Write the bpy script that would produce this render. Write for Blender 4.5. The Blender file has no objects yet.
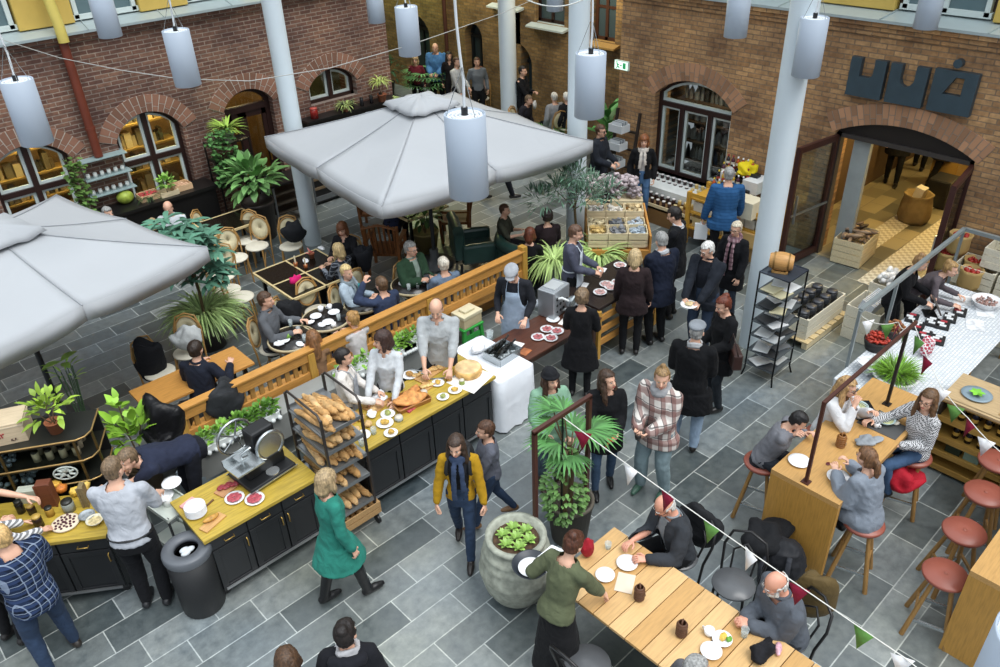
import bpy,bmesh,math,random
import numpy as np
from mathutils import Vector as V,Matrix,noise
PI=math.pi
R=math.radians
rnd=random.Random(7)
SC=bpy.context.scene
COL=SC.collection
H=6.6
FOCAL=797.804
YAW,PITCH,ROLL=R(47.967),R(32.3994),R(-2.23355)
_f=V((math.cos(PITCH)*math.cos(YAW),math.cos(PITCH)*math.sin(YAW),-math.sin(PITCH)))
_r=V((math.sin(YAW),-math.cos(YAW),0));_u=_r.cross(_f)
_c,_s=math.cos(ROLL),math.sin(ROLL)
CR,CU,CB=_c*_r+_s*_u,-_s*_r+_c*_u,-_f
def at(px,py,z=0.0):
 """world point at height z on the line of sight measured in the photograph (survey helper)"""
 d=CR*((px-500)/FOCAL)+CU*(-(py-333.5)/FOCAL)-CB
 return V((0,0,H))+d*((z-H)/d.z)
def setup_camera():
 cd=bpy.data.cameras.new('camera');co=bpy.data.objects.new('camera',cd)
 m=Matrix((CR,CU,CB)).transposed().to_4x4();m.translation=V((0,0,H))
 co.matrix_world=m
 cd.sensor_width=36;cd.lens=FOCAL*36/1000;cd.clip_end=200;cd.clip_start=.05
 COL.objects.link(co);SC.camera=co
def lin(c):
 if isinstance(c,str):
  c=[int(c[i:i+2],16)/255 for i in(0,2,4)]
 return tuple((x/12.92 if x<=.04045 else((x+.055)/1.055)**2.4)for x in c)+(1,)
_mats={}
class NT:
 def __init__(s,name):
  s.m=bpy.data.materials.new(name);s.m.use_nodes=True
  s.t=s.m.node_tree;s.n=s.t.nodes;s.b=s.n['Principled BSDF']
 def new(s,kind,**kw):
  n=s.n.new(kind)
  for k,v in kw.items():
   if k in n.inputs:n.inputs[k].default_value=v
   else:setattr(n,k,v)
  return n
 def link(s,a,b):s.t.links.new(a,b)
 def coord(s,scale=(1,1,1),out='Object',rot=(0,0,0)):
  c=s.new('ShaderNodeTexCoord');m=s.new('ShaderNodeMapping')
  m.inputs['Scale'].default_value=scale;m.inputs['Rotation'].default_value=rot
  s.link(c.outputs[out],m.inputs['Vector']);return m.outputs['Vector']
 def ramp(s,fac,stops):
  r=s.new('ShaderNodeValToRGB');e=r.color_ramp.elements
  while len(e)<len(stops):e.new(.5)
  for k,(p,c)in enumerate(stops):e[k].position=p;e[k].color=c
  s.link(fac,r.inputs['Fac']);return r.outputs['Color']
 def bump(s,h,strength=.3,dist=.01):
  b=s.new('ShaderNodeBump');b.inputs['Strength'].default_value=strength
  b.inputs['Distance'].default_value=dist
  s.link(h,b.inputs['Height']);s.link(b.outputs['Normal'],s.b.inputs['Normal'])
def shade(c,k):return tuple(min(1,max(0,x*k))for x in c[:3])+(1,)
def mat(col,rough=.6,metal=0,kind='plain',scale=1.0,var=.12,spec=None,key=None):
 k=key or(col,rough,metal,kind,scale,var)
 if k in _mats:return _mats[k]
 c=lin(col)
 t=NT(kind+'_'+(col if isinstance(col,str)else 'c'))
 b=t.b;b.inputs['Roughness'].default_value=rough;b.inputs['Metallic'].default_value=metal
 if spec is not None:b.inputs['Specular IOR Level'].default_value=spec
 if kind=='wood':
  v=t.coord((2*scale,22*scale,22*scale))
  n=t.new('ShaderNodeTexNoise',Scale=3.0,Detail=6.0);t.link(v,n.inputs['Vector'])
  t.link(t.ramp(n.outputs['Fac'],[(.25,shade(c,1-2.2*var)),(.55,c),(.8,shade(c,1+var))]),b.inputs['Base Color'])
  t.bump(n.outputs['Fac'],.12,.002)
 elif kind=='woody':
  v=t.coord((22*scale,2*scale,22*scale))
  n=t.new('ShaderNodeTexNoise',Scale=3.0,Detail=6.0);t.link(v,n.inputs['Vector'])
  t.link(t.ramp(n.outputs['Fac'],[(.25,shade(c,1-2.2*var)),(.55,c),(.8,shade(c,1+var))]),b.inputs['Base Color'])
  t.bump(n.outputs['Fac'],.12,.002)
 elif kind=='woodz':
  v=t.coord((22*scale,22*scale,2*scale))
  n=t.new('ShaderNodeTexNoise',Scale=3.0,Detail=6.0);t.link(v,n.inputs['Vector'])
  t.link(t.ramp(n.outputs['Fac'],[(.25,shade(c,1-2.2*var)),(.55,c),(.8,shade(c,1+var))]),b.inputs['Base Color'])
  t.bump(n.outputs['Fac'],.12,.002)
 elif kind=='fabric':
  v=t.coord()
  n=t.new('ShaderNodeTexNoise',Scale=9*scale,Detail=5.0);t.link(v,n.inputs['Vector'])
  t.link(t.ramp(n.outputs['Fac'],[(.3,shade(c,1-var)),(.7,shade(c,1+var))]),b.inputs['Base Color'])
  n2=t.new('ShaderNodeTexNoise',Scale=9*scale,Detail=2.0,Distortion=1.0);t.link(v,n2.inputs['Vector']);t.bump(n2.outputs['Fac'],.5,.03);b.inputs['Sheen Weight'].default_value=.02
  b.inputs['Specular IOR Level'].default_value=.2
 elif kind=='leaf':
  g=t.new('ShaderNodeNewGeometry')
  t.link(t.ramp(g.outputs['Random Per Island'],[(0,shade(c,.55)),(.5,c),(1,shade(c,1.5))]),b.inputs['Base Color'])
  b.inputs['Specular IOR Level'].default_value=.35
 elif kind=='island':
  g=t.new('ShaderNodeNewGeometry')
  t.link(t.ramp(g.outputs['Random Per Island'],[(0,shade(c,1-2*var)),(.5,c),(1,shade(c,1+1.5*var))]),b.inputs['Base Color'])
 elif kind=='hair':
  v=t.coord((1,1,.22))
  n=t.new('ShaderNodeTexNoise',Scale=60.0,Detail=3.0);t.link(v,n.inputs['Vector'])
  t.link(t.ramp(n.outputs['Fac'],[(.3,shade(c,.55)),(.5,c),(.72,shade(c,1.55))]),b.inputs['Base Color'])
  t.bump(n.outputs['Fac'],.6,.01)
 elif kind=='food':
  v=t.coord()
  n=t.new('ShaderNodeTexNoise',Scale=28*scale,Detail=4.0);t.link(v,n.inputs['Vector'])
  t.link(t.ramp(n.outputs['Fac'],[(.3,shade(c,.6)),(.5,c),(.7,shade(c,1.45))]),b.inputs['Base Color'])
  t.bump(n.outputs['Fac'],.5,.01)
 elif var and kind=='plain':
  v=t.coord()
  n=t.new('ShaderNodeTexNoise',Scale=5*scale,Detail=4.0);t.link(v,n.inputs['Vector'])
  t.link(t.ramp(n.outputs['Fac'],[(.3,shade(c,1-var*.6)),(.7,shade(c,1+var*.6))]),b.inputs['Base Color'])
 else:
  b.inputs['Base Color'].default_value=c
 _mats[k]=t.m
 return t.m
def plaid(base,lines,scale=12.0,key=None):
 """woven check: base colour crossed by bands; lines = [(frequency, phase, width, colour, axis), ...]"""
 k=('plaid',base,tuple(lines),scale)
 if k in _mats:return _mats[k]
 t=NT('plaid_cloth');b=t.b;b.inputs['Roughness'].default_value=.85
 b.inputs['Specular IOR Level'].default_value=.2
 c=t.new('ShaderNodeTexCoord');sp=t.new('ShaderNodeSeparateXYZ');t.link(c.outputs['Object'],sp.inputs[0])
 ad=t.new('ShaderNodeMath',operation='ADD');t.link(sp.outputs['X'],ad.inputs[0]);t.link(sp.outputs['Y'],ad.inputs[1])
 cur=t.new('ShaderNodeRGB');cur.outputs[0].default_value=lin(base);cur=cur.outputs[0]
 for fr,ph,w,colr,ax in lines:
  src=ad.outputs[0]if ax=='u' else sp.outputs['Z']
  m1=t.new('ShaderNodeMath',operation='MULTIPLY_ADD');t.link(src,m1.inputs[0]);m1.inputs[1].default_value=fr;m1.inputs[2].default_value=ph
  m2=t.new('ShaderNodeMath',operation='FRACT');t.link(m1.outputs[0],m2.inputs[0])
  m3=t.new('ShaderNodeMath',operation='LESS_THAN');t.link(m2.outputs[0],m3.inputs[0]);m3.inputs[1].default_value=w
  m4=t.new('ShaderNodeMath',operation='MULTIPLY');t.link(m3.outputs[0],m4.inputs[0]);m4.inputs[1].default_value=.72
  mx=t.new('ShaderNodeMix',data_type='RGBA');t.link(m4.outputs[0],mx.inputs['Factor'])
  t.link(cur,mx.inputs['A']);mx.inputs['B'].default_value=lin(colr);cur=mx.outputs['Result']
 t.link(cur,b.inputs['Base Color'])
 _mats[k]=t.m;return t.m
def checker(c1,c2,scale):
 k=('chk',c1,c2,scale)
 if k in _mats:return _mats[k]
 t=NT('checked_cloth');t.b.inputs['Roughness'].default_value=.85
 v=t.coord();n=t.new('ShaderNodeTexChecker',Color1=lin(c1),Color2=lin(c2),Scale=scale);t.link(v,n.inputs['Vector'])
 t.link(n.outputs['Color'],t.b.inputs['Base Color']);_mats[k]=t.m;return t.m
def emit(col,strength,key=None):
 k=('emit',col,strength)
 if k in _mats:return _mats[k]
 t=NT('lit');t.b.inputs['Base Color'].default_value=(0,0,0,1)
 t.b.inputs['Emission Color'].default_value=lin(col);t.b.inputs['Emission Strength'].default_value=strength
 _mats[k]=t.m;return t.m
def glass(col='ffffff',rough=.02,alpha=.25):
 k=('glass',col,rough,alpha)
 if k in _mats:return _mats[k]
 t=NT('glass');b=t.b;out=t.n['Material Output']
 tr=t.new('ShaderNodeBsdfTransparent',Color=lin(col));gl=t.new('ShaderNodeBsdfGlossy',Roughness=rough)
 lw=t.new('ShaderNodeLayerWeight',Blend=alpha)
 mx=t.new('ShaderNodeMixShader');t.link(lw.outputs['Fresnel'],mx.inputs[0])
 t.link(tr.outputs[0],mx.inputs[1]);t.link(gl.outputs[0],mx.inputs[2]);t.link(mx.outputs[0],out.inputs['Surface'])
 _mats[k]=t.m;return t.m
def clear_glass():
 if 'cg' in _mats:return _mats['cg']
 t=NT('clear_glass');b=t.b;out=t.n['Material Output'];b.inputs['Base Color'].default_value=lin('dfe6e8');b.inputs['Roughness'].default_value=.08
 tr=t.new('ShaderNodeBsdfTransparent',Color=lin('f4f8f8'));mx=t.new('ShaderNodeMixShader');mx.inputs[0].default_value=.3
 t.link(tr.outputs[0],mx.inputs[1]);t.link(b.outputs[0],mx.inputs[2]);t.link(mx.outputs[0],out.inputs['Surface'])
 _mats['cg']=t.m;return t.m
def brick(c1,c2,mortar,axis,key,bw=.25,bh=.078,dark=None):
 if key in _mats:return _mats[key]
 t=NT(key);b=t.b;b.inputs['Roughness'].default_value=.85
 c=t.new('ShaderNodeTexCoord');sp=t.new('ShaderNodeSeparateXYZ');t.link(c.outputs['Object'],sp.inputs[0])
 cb=t.new('ShaderNodeCombineXYZ');t.link(sp.outputs[axis],cb.inputs[0]);t.link(sp.outputs['Z'],cb.inputs[1])
 n=t.new('ShaderNodeTexBrick',Scale=1.0,Color1=lin(c1),Color2=lin(c2),Mortar=lin(mortar))
 n.inputs['Brick Width'].default_value=bw;n.inputs['Row Height'].default_value=bh
 n.inputs['Mortar Size'].default_value=.009;n.inputs['Mortar Smooth'].default_value=.3;n.inputs['Bias'].default_value=-.1
 t.link(cb.outputs[0],n.inputs['Vector'])
 ns=t.new('ShaderNodeTexNoise',Scale=1.3,Detail=7.0);t.link(cb.outputs[0],ns.inputs['Vector'])
 ns2=t.new('ShaderNodeTexNoise',Scale=14.0,Detail=3.0);t.link(cb.outputs[0],ns2.inputs['Vector'])
 f=t.ramp(ns.outputs['Fac'],[(.3,(.55,.52,.55,1)),(.5,(.95,.95,.95,1)),(.7,(1.25,1.2,1.1,1))])
 mx=t.new('ShaderNodeMix',data_type='RGBA',blend_type='MULTIPLY');mx.inputs['Factor'].default_value=1
 t.link(n.outputs['Color'],mx.inputs['A']);t.link(f,mx.inputs['B'])
 f2=t.ramp(ns2.outputs['Fac'],[(.3,(.7,.7,.7,1)),(.7,(1.3,1.3,1.3,1))])
 my=t.new('ShaderNodeMix',data_type='RGBA',blend_type='MULTIPLY');my.inputs['Factor'].default_value=.7
 t.link(mx.outputs['Result'],my.inputs['A']);t.link(f2,my.inputs['B'])
 t.link(my.outputs['Result'],b.inputs['Base Color'])
 inv=t.new('ShaderNodeMath',operation='SUBTRACT');inv.inputs[0].default_value=1;t.link(n.outputs['Fac'],inv.inputs[1])
 ad=t.new('ShaderNodeMath',operation='ADD');t.link(inv.outputs[0],ad.inputs[0]);t.link(ns2.outputs['Fac'],ad.inputs[1])
 t.bump(ad.outputs[0],.6,.012)
 _mats[key]=t.m;return t.m
class MB:
 def __init__(s):s.v=[];s.f=[];s.mi=[];s.sm=[];s.X=None;s.k=0
 def add(s,vs,fs,smooth=False):
  o=len(s.v)
  if s.X is not None:vs=[s.X@V(p)for p in vs]
  s.v.extend(tuple(p)for p in vs)
  for f in fs:
   s.f.append([i+o for i in f]);s.mi.append(s.k);s.sm.append(smooth)
  return s
 def box(s,c,d,rz=0,rx=0,ry=0,taper=1.0):
  x,y,z=d[0]/2,d[1]/2,d[2]/2;t=taper
  p=[(-x*t,-y*t,-z),(x*t,-y*t,-z),(x*t,y*t,-z),(-x*t,y*t,-z),(-x,-y,z),(x,-y,z),(x,y,z),(-x,y,z)]
  m=Matrix.Translation(V(c))@Matrix.Rotation(rz,4,'Z')@Matrix.Rotation(ry,4,'Y')@Matrix.Rotation(rx,4,'X')
  return s.add([m@V(q)for q in p],[(3,2,1,0),(4,5,6,7),(0,1,5,4),(1,2,6,5),(2,3,7,6),(3,0,4,7)])
 def span(s,a,b):
  return s.box([(a[i]+b[i])/2 for i in range(3)],[abs(b[i]-a[i])for i in range(3)])
 def bar(s,a,b,w,h=None,up=(0,0,1)):
  a,b=V(a),V(b);h=h or w;d=(b-a).normalized();u=V(up)
  if abs(d.dot(u))>.95:u=V((1,0,0))
  x=d.cross(u).normalized()*(w/2);y=x.cross(d).normalized()*(h/2)
  p=[a-x-y,a+x-y,a+x+y,a-x+y,b-x-y,b+x-y,b+x+y,b-x+y]
  return s.add(p,[(0,1,2,3),(7,6,5,4),(4,5,1,0),(5,6,2,1),(6,7,3,2),(7,4,0,3)])
 def loft(s,rings,cap=True,smooth=True):
  n=len(rings[0]);vs=[p for r in rings for p in r];fs=[]
  for i in range(len(rings)-1):
   for j in range(n):
    k=(j+1)%n;fs.append((i*n+j,i*n+k,(i+1)*n+k,(i+1)*n+j))
  s.add(vs,fs,smooth)
  if cap:
   s.add(rings[0],[tuple(range(n))[::-1]]);s.add(rings[-1],[tuple(range(n))])
  return s
 def tube(s,pts,r,n=8,closed=False,cap=True,flat=None):
  pts=[V(p)for p in pts];N=len(pts);rr=r if isinstance(r,(list,tuple))else[r]*N
  rings=[];x=None
  for i in range(N):
   if closed:d=pts[(i+1)%N]-pts[i-1]
   else:d=pts[min(i+1,N-1)]-pts[max(i-1,0)]
   d=d.normalized()if d.length>1e-9 else V((0,0,1))
   if x is None:
    u=V((0,0,1))if abs(d.z)<.9 else V((1,0,0));x=d.cross(u).normalized()
   else:
    x=(x-d*x.dot(d));x=x.normalized()if x.length>1e-6 else d.orthogonal().normalized()
   y=d.cross(x)
   rings.append([pts[i]+(x*math.cos(2*PI*j/n)+y*math.sin(2*PI*j/n)*(flat or 1))*rr[i]for j in range(n)])
  if closed:rings.append(rings[0]);return s.loft(rings,False)
  return s.loft(rings,cap)
 def cyl(s,c,r,h,n=20,r2=None):
  c=V(c);return s.tube([c,c+V((0,0,h))],[r,r if r2 is None else r2],n)
 def limb(s,pts,radii,n=10):
  """tube with domed ends, closed (for joining into one skin)"""
  pts=[V(p)for p in pts];P,Rr=[],[]
  d0=(pts[0]-pts[1]).normalized();d1=(pts[-1]-pts[-2]).normalized()
  for k in(80,50,25):P.append(pts[0]+d0*radii[0]*math.sin(R(k)));Rr.append(radii[0]*math.cos(R(k)))
  P+=pts;Rr+=list(radii)
  for k in(25,50,80):P.append(pts[-1]+d1*radii[-1]*math.sin(R(k)));Rr.append(radii[-1]*math.cos(R(k)))
  return s.tube(P,Rr,n)
 def ell(s,c,r,m=None,nu=14,nv=8):
  c=V(c);r=r if isinstance(r,(tuple,list))else(r,r,r)
  vs=[];fs=[]
  for i in range(1,nv):
   t=PI*i/nv
   for j in range(nu):
    p=2*PI*j/nu
    q=V((r[0]*math.sin(t)*math.cos(p),r[1]*math.sin(t)*math.sin(p),r[2]*math.cos(t)))
    vs.append(c+(m@q if m else q))
  a=V((0,0,r[2]));vs+=[c+(m@a if m else a),c-(m@a if m else a)];T,B=len(vs)-2,len(vs)-1
  for j in range(nu):
   k=(j+1)%nu;fs.append((T,j,k));fs.append((B,(nv-2)*nu+k,(nv-2)*nu+j))
   for i in range(nv-2):fs.append((i*nu+j,(i+1)*nu+j,(i+1)*nu+k,i*nu+k))
  return s.add(vs,fs,True)
 def lathe(s,prof,c=(0,0,0),n=24,wob=None):
  c=V(c);rings=[]
  for r,z in prof:
   rings.append([c+V((r*math.cos(2*PI*j/n)*(1+(wob(j)if wob else 0)),r*math.sin(2*PI*j/n)*(1+(wob(j)if wob else 0)),z))for j in range(n)])
  return s.loft(rings,False)
 def prism(s,poly,h,m=None):
  """polygon in xy, extruded from z=0 to z=h, then placed by matrix m"""
  n=len(poly);vs=[V((x,y,0))for x,y in poly]+[V((x,y,h))for x,y in poly]
  if m is not None:vs=[m@p for p in vs]
  fs=[tuple(range(n))[::-1],tuple(range(n,2*n))]+[(i,(i+1)%n,n+(i+1)%n,n+i)for i in range(n)]
  return s.add(vs,fs)
 def leaf(s,b,d,L,W,bend=.5,up=(0,0,1),seg=3,fold=.15):
  b=V(b);d=V(d).normalized();u=V(up);x=d.cross(u)
  x=x.normalized()if x.length>1e-4 else V((1,0,0));vs=[];p=b.copy();dd=d.copy()
  prof=[0.12,.8,1.0,.65,.0]if seg==4 else([.15,1,.75,0]if seg==3 else[.3,1,0])
  for i in range(seg+1):
   w=W*prof[i]/2;nn=x.cross(dd)
   vs+=[p-x*w+nn*w*fold,p+x*w+nn*w*fold]
   p=p+dd*(L/seg);dd=(dd-V((0,0,1))*bend/seg).normalized()
  fs=[(2*i,2*i+1,2*i+3,2*i+2)for i in range(seg)]
  return s.add(vs,fs,True)
 def build(s,name,m,parent=None,loc=None,rz=0,bevel=0,sharp=None):
  me=bpy.data.meshes.new(name);me.from_pydata(s.v,[],s.f)
  for q in(m if isinstance(m,(list,tuple))else[m]):me.materials.append(q)
  me.polygons.foreach_set('use_smooth',s.sm);me.polygons.foreach_set('material_index',s.mi)
  me.update()
  o=bpy.data.objects.new(name,me);COL.objects.link(o)
  if parent is not None:o.parent=parent
  if loc is not None:o.location=loc
  if rz:o.rotation_euler.z=rz
  if bevel:
   bm=o.modifiers.new('Bevel','BEVEL');bm.width=bevel;bm.segments=2;bm.limit_method='ANGLE';bm.angle_limit=R(40)
  return o
def tag(o,label,cat,group=None):
 o['label']=label;o['category']=cat
 if group:o['group']=group
 return o
def thing(name,label,cat,loc=(0,0,0),rz=0,group=None):
 o=bpy.data.objects.new(name,None);COL.objects.link(o);o.empty_display_size=.1
 o.location=loc;o.rotation_euler=(0,0,rz);return tag(o,label,cat,group)
def struct(o):
 if o.parent is None:o['kind']='structure'
 return o
KIDS={}
def dup(root,loc,rz=0,label=None,group=None,scale=None):
 def cp(o,par):
  c=o.copy();COL.objects.link(c)
  if par is not None:c.parent=par
  for k in[x for x in bpy.data.objects if x.parent==o]if o.name not in KIDS else KIDS[o.name]:cp(k,c)
  return c
 def memo(o):
  if o.name not in KIDS:
   KIDS[o.name]=list(o.children)
   for k in KIDS[o.name]:memo(k)
 memo(root)
 r=cp(root,None);r.location=loc;r.rotation_euler=(0,0,rz)
 if label:r['label']=label
 if group:r['group']=group
 if scale:r.scale=scale if isinstance(scale,(tuple,list))else(scale,)*3
 return r
class Proto:
 """first use moves the original, later uses copy it"""
 def __init__(s,root):s.r=root;s.used=False
 def put(s,loc,rz=0,label=None,group=None,scale=None):
  if s.used:return dup(s.r,loc,rz,label,group,scale)
  s.used=True;r=s.r;r.location=loc;r.rotation_euler=(0,0,rz)
  if label:r['label']=label
  if group:r['group']=group
  if scale:r.scale=scale if isinstance(scale,(tuple,list))else(scale,)*3
  return r
def setup_world():
 SC.view_settings.view_transform='Standard';SC.view_settings.look='None'
 SC.view_settings.gamma=1;SC.view_settings.exposure=EXPOSURE;SC.view_settings.use_curve_mapping=False
 w=bpy.data.worlds.new('overcast_sky');SC.world=w;w.use_nodes=True
 n=w.node_tree.nodes;l=w.node_tree.links;bg=n['Background']
 c=n.new('ShaderNodeTexCoord');s=n.new('ShaderNodeSeparateXYZ');l.new(c.outputs['Generated'],s.inputs[0])
 r=n.new('ShaderNodeValToRGB');e=r.color_ramp.elements
 e[0].position=0.0;e[0].color=(.16,.17,.19,1);e[1].position=.75;e[1].color=(.86,.94,1.0,1)
 k=e.new(.25);k.color=(.40,.43,.47,1)
 l.new(s.outputs['Z'],r.inputs['Fac']);l.new(r.outputs['Color'],bg.inputs['Color']);bg.inputs['Strength'].default_value=SKY
 su=bpy.data.lights.new('skylight_sun','SUN');su.energy=SUN;su.angle=R(35);su.color=(1,.98,.95)
 so=bpy.data.objects.new('skylight_sun',su);so.rotation_euler=V((.1,-.5,1)).to_track_quat('Z','Y').to_euler();COL.objects.link(so)
def lamp(name,loc,e,col=(1,.72,.35),r=.15,kind='POINT',rot=None,size=None):
 d=bpy.data.lights.new(name,kind);d.energy=e;d.color=col
 if kind=='AREA':d.shape='RECTANGLE';d.size,d.size_y=size
 else:d.shadow_soft_size=r
 o=bpy.data.objects.new(name,d);o.location=loc
 if rot:o.rotation_euler=rot
 COL.objects.link(o)
EXPOSURE,SKY,SUN=0.85,1.0,1.3
def slate():
 t=NT('slate_floor');b=t.b
 v=t.coord()
 n=t.new('ShaderNodeTexBrick',Scale=1.0,Color1=(.055,.068,.072,1),Color2=(.225,.24,.242,1),Mortar=(.42,.43,.42,1),offset=.5,squash=1.35,squash_frequency=3,offset_frequency=2)
 n.inputs['Brick Width'].default_value=.68;n.inputs['Row Height'].default_value=.345
 n.inputs['Mortar Size'].default_value=.006;n.inputs['Mortar Smooth'].default_value=.1;n.inputs['Bias'].default_value=-.05
 t.link(v,n.inputs['Vector'])
 ns=t.new('ShaderNodeTexNoise',Scale=.55,Detail=4.0);t.link(v,ns.inputs['Vector'])
 tint=t.ramp(ns.outputs['Fac'],[(.35,(.9,1.0,1.08,1)),(.55,(1.0,1.02,.98,1)),(.7,(1.05,1.05,.88,1))])
 mx=t.new('ShaderNodeMix',data_type='RGBA',blend_type='MULTIPLY');mx.inputs['Factor'].default_value=1
 t.link(n.outputs['Color'],mx.inputs['A']);t.link(tint,mx.inputs['B'])
 n2=t.new('ShaderNodeTexNoise',Scale=9.0,Detail=8.0,Roughness=.65);t.link(v,n2.inputs['Vector'])
 f2=t.ramp(n2.outputs['Fac'],[(.3,(.6,.63,.66,1)),(.7,(1.4,1.38,1.34,1))])
 my=t.new('ShaderNodeMix',data_type='RGBA',blend_type='MULTIPLY');my.inputs['Factor'].default_value=.8
 t.link(mx.outputs['Result'],my.inputs['A']);t.link(f2,my.inputs['B'])
 t.link(my.outputs['Result'],b.inputs['Base Color'])
 t.link(t.ramp(n2.outputs['Fac'],[(.3,(.28,)*3+(1,)),(.7,(.5,)*3+(1,))]),b.inputs['Roughness']);b.inputs['IOR'].default_value=1.85
 t.bump(n2.outputs['Fac'],.12,.01)
 return t.m
AX=Matrix(((0,0,1,0),(1,0,0,0),(0,1,0,0),(0,0,0,1)))
AY=Matrix(((1,0,0,0),(0,0,1,0),(0,1,0,0),(0,0,0,1)))
def arc(ua,ub,zs,rise,n=14):
 w=(ub-ua)/2;c=(ua+ub)/2;rad=(w*w+rise*rise)/(2*rise);zc=zs+rise-rad;a=math.asin(min(1,w/rad))
 return[(c+rad*math.sin(-a+2*a*i/n),zc+rad*math.cos(-a+2*a*i/n))for i in range(n+1)],(c,zc,rad,a)
def wall_mesh(u0,u1,z0,z1,ops,thick,face):
 mb=MB();m=face
 cur=u0
 def quad(a,b,c,d):
  if b-a>1e-4 and d-c>1e-4:mb.prism([(a,c),(b,c),(b,d),(a,d)],thick,m)
 for ua,ub,zb,zs,rise in sorted(ops):
  quad(cur,ua,z0,z1);quad(ua,ub,z0,zb)
  if rise:
   pts,_=arc(ua,ub,zs,rise)
   for p,q in zip(pts,pts[1:]):mb.prism([p,q,(q[0],z1),(p[0],z1)],thick,m)
  else:quad(ua,ub,zs,z1)
  cur=ub
 quad(cur,u1,z0,z1)
 return mb
def arch_ring(name,ua,ub,zs,rise,depth,face,m,n=None,mort='b9b1a6'):
 """one ring of upright bricks over an opening, a hair proud of the wall"""
 _,(c,zc,rad,a)=arc(ua,ub,zs,rise);L=2*a*rad;n=n or int(L/.085)
 mb=MB()
 a2=a+.06/rad
 for i in range(n):
  t0=-a2+2*a2*(i+.07)/n;t1=-a2+2*a2*(i+.93)/n
  splits=[(0,.48),(.52,1)]if i%2 else[(0,.28),(.32,1)]
  for q0,q1 in splits:
   r0,r1=rad+depth*q0,rad+depth*q1
   mb.prism([(c+r0*math.sin(t0),zc+r0*math.cos(t0)),(c+r0*math.sin(t1),zc+r0*math.cos(t1)),(c+r1*math.sin(t1),zc+r1*math.cos(t1)),(c+r1*math.sin(t0),zc+r1*math.cos(t0))],.03,face)
 mb.k=1
 for i in range(16):
  t0=-a2+2*a2*i/16;t1=-a2+2*a2*(i+1)/16;r1=rad+depth
  mb.prism([(c+rad*math.sin(t0),zc+rad*math.cos(t0)),(c+rad*math.sin(t1),zc+rad*math.cos(t1)),(c+r1*math.sin(t1),zc+r1*math.cos(t1)),(c+r1*math.sin(t0),zc+r1*math.cos(t0))],.024,face@Matrix.Translation((0,0,.006)))
 return struct(mb.build(name,[m,mat(mort,.9)]))
XR,YL,XB=12.65,14.8,14.6
M_DARKFRAME=mat('2a1613',.45,var=.1)
M_PALE=mat('c9d4d2',.55,var=.05)
M_GLASS=glass('f2f7f5',.02,.3)
M_WHITE=mat('e8e9ea',.5,var=.02)
def arched_window(n,ua,ub,zb,zs,rise,axis,plane,mull,transom,leafcol=M_PALE,sill=None,interior=None,single=False):
 """window_n: dark frame, mullions, pale inner casements and panes, set back in its opening.  axis 'y': wall faces -y"""
 def W(u,z,d):return(u,plane+d,z)if axis=='y' else(plane+d,u,z)
 A=AY if axis=='y' else AX
 def T(d):return Matrix.Translation((0,plane+d,0)if axis=='y' else(plane+d,0,0))@A
 root=bpy.data.objects.new('window_%d'%n,None);COL.objects.link(root);struct(root)
 mb=MB();pts,info=arc(ua,ub,zs,rise);c,zc,rad,a=info
 fw=.07
 inn,_=arc(ua+fw,ub-fw,zs,max(.05,rise-fw*.8))
 for i in range(len(pts)-1):mb.prism([pts[i],pts[i+1],inn[i+1],inn[i]],.1,T(.14))
 mb.prism([(ua,zb),(ua+fw,zb),(ua+fw,zs),(ua,zs)],.1,T(.14));mb.prism([(ub-fw,zb),(ub,zb),(ub,zs),(ub-fw,zs)],.1,T(.14))
 mb.prism([(ua,zb),(ub,zb),(ub,zb+fw),(ua,zb+fw)],.1,T(.14))
 def top_at(u):
  q=max(0,rad*rad-(u-c)**2);return zc+math.sqrt(q)
 if transom:mb.prism([(ua+fw,transom-.045),(ub-fw,transom-.045),(ub-fw,transom+.045),(ua+fw,transom+.045)],.11,T(.13))
 for u in mull:
  mt=top_at(u)-.04 if not(single and transom)else transom
  mb.prism([(u-.045,zb+.02),(u+.045,zb+.02),(u+.045,mt),(u-.045,mt)],.12,T(.125))
 mb.build('window_frame',M_DARKFRAME,root)
 us=[ua+fw]+[x for m in mull for x in(m-.045,m+.045)]+[ub-fw]
 rows=[(zb+fw,(transom-.045)if transom else None)]
 if transom:rows.append((transom+.045,None))
 for z0,z1 in rows:
  cols=list(zip(us[::2],us[1::2]))
  if single and z1 is None and transom:cols=[(us[0],us[-1])]
  for p,q in cols:
   w=.05
   if z1 is None:
    k=8;uu=[p+(q-p)*i/k for i in range(k+1)];tp=[(u,top_at(u)-fw*.85)for u in uu]
    poly=[(p,z0)]+[(q,z0)]+tp[::-1]
    innr=[(p+w,z0+w),(q-w,z0+w)]+[(p+w+(q-p-2*w)*(k-i)/k,max(z0+w,top_at(p+w+(q-p-2*w)*(k-i)/k)-fw*.85-w))for i in range(k+1)]
   else:
    poly=[(p,z0),(q,z0),(q,z1),(p,z1)];innr=[(p+w,z0+w),(q-w,z0+w),(q-w,z1-w),(p+w,z1-w)]
   f=MB()
   for i in range(len(poly)):
    j=(i+1)%len(poly);f.prism([poly[i],poly[j],innr[j],innr[i]],.05,T(.18))
   co=f.build('casement',leafcol,root)
   g=MB();g.prism(innr,.008,T(.2));g.build('pane',M_GLASS,co)
 if sill:
  s=MB();s.prism([(ua-.08,zb-.06),(ub+.08,zb-.06),(ub+.08,zb),(ua-.08,zb)],.3,T(-.1));s.build('window_sill',sill,root)
 return root
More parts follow.
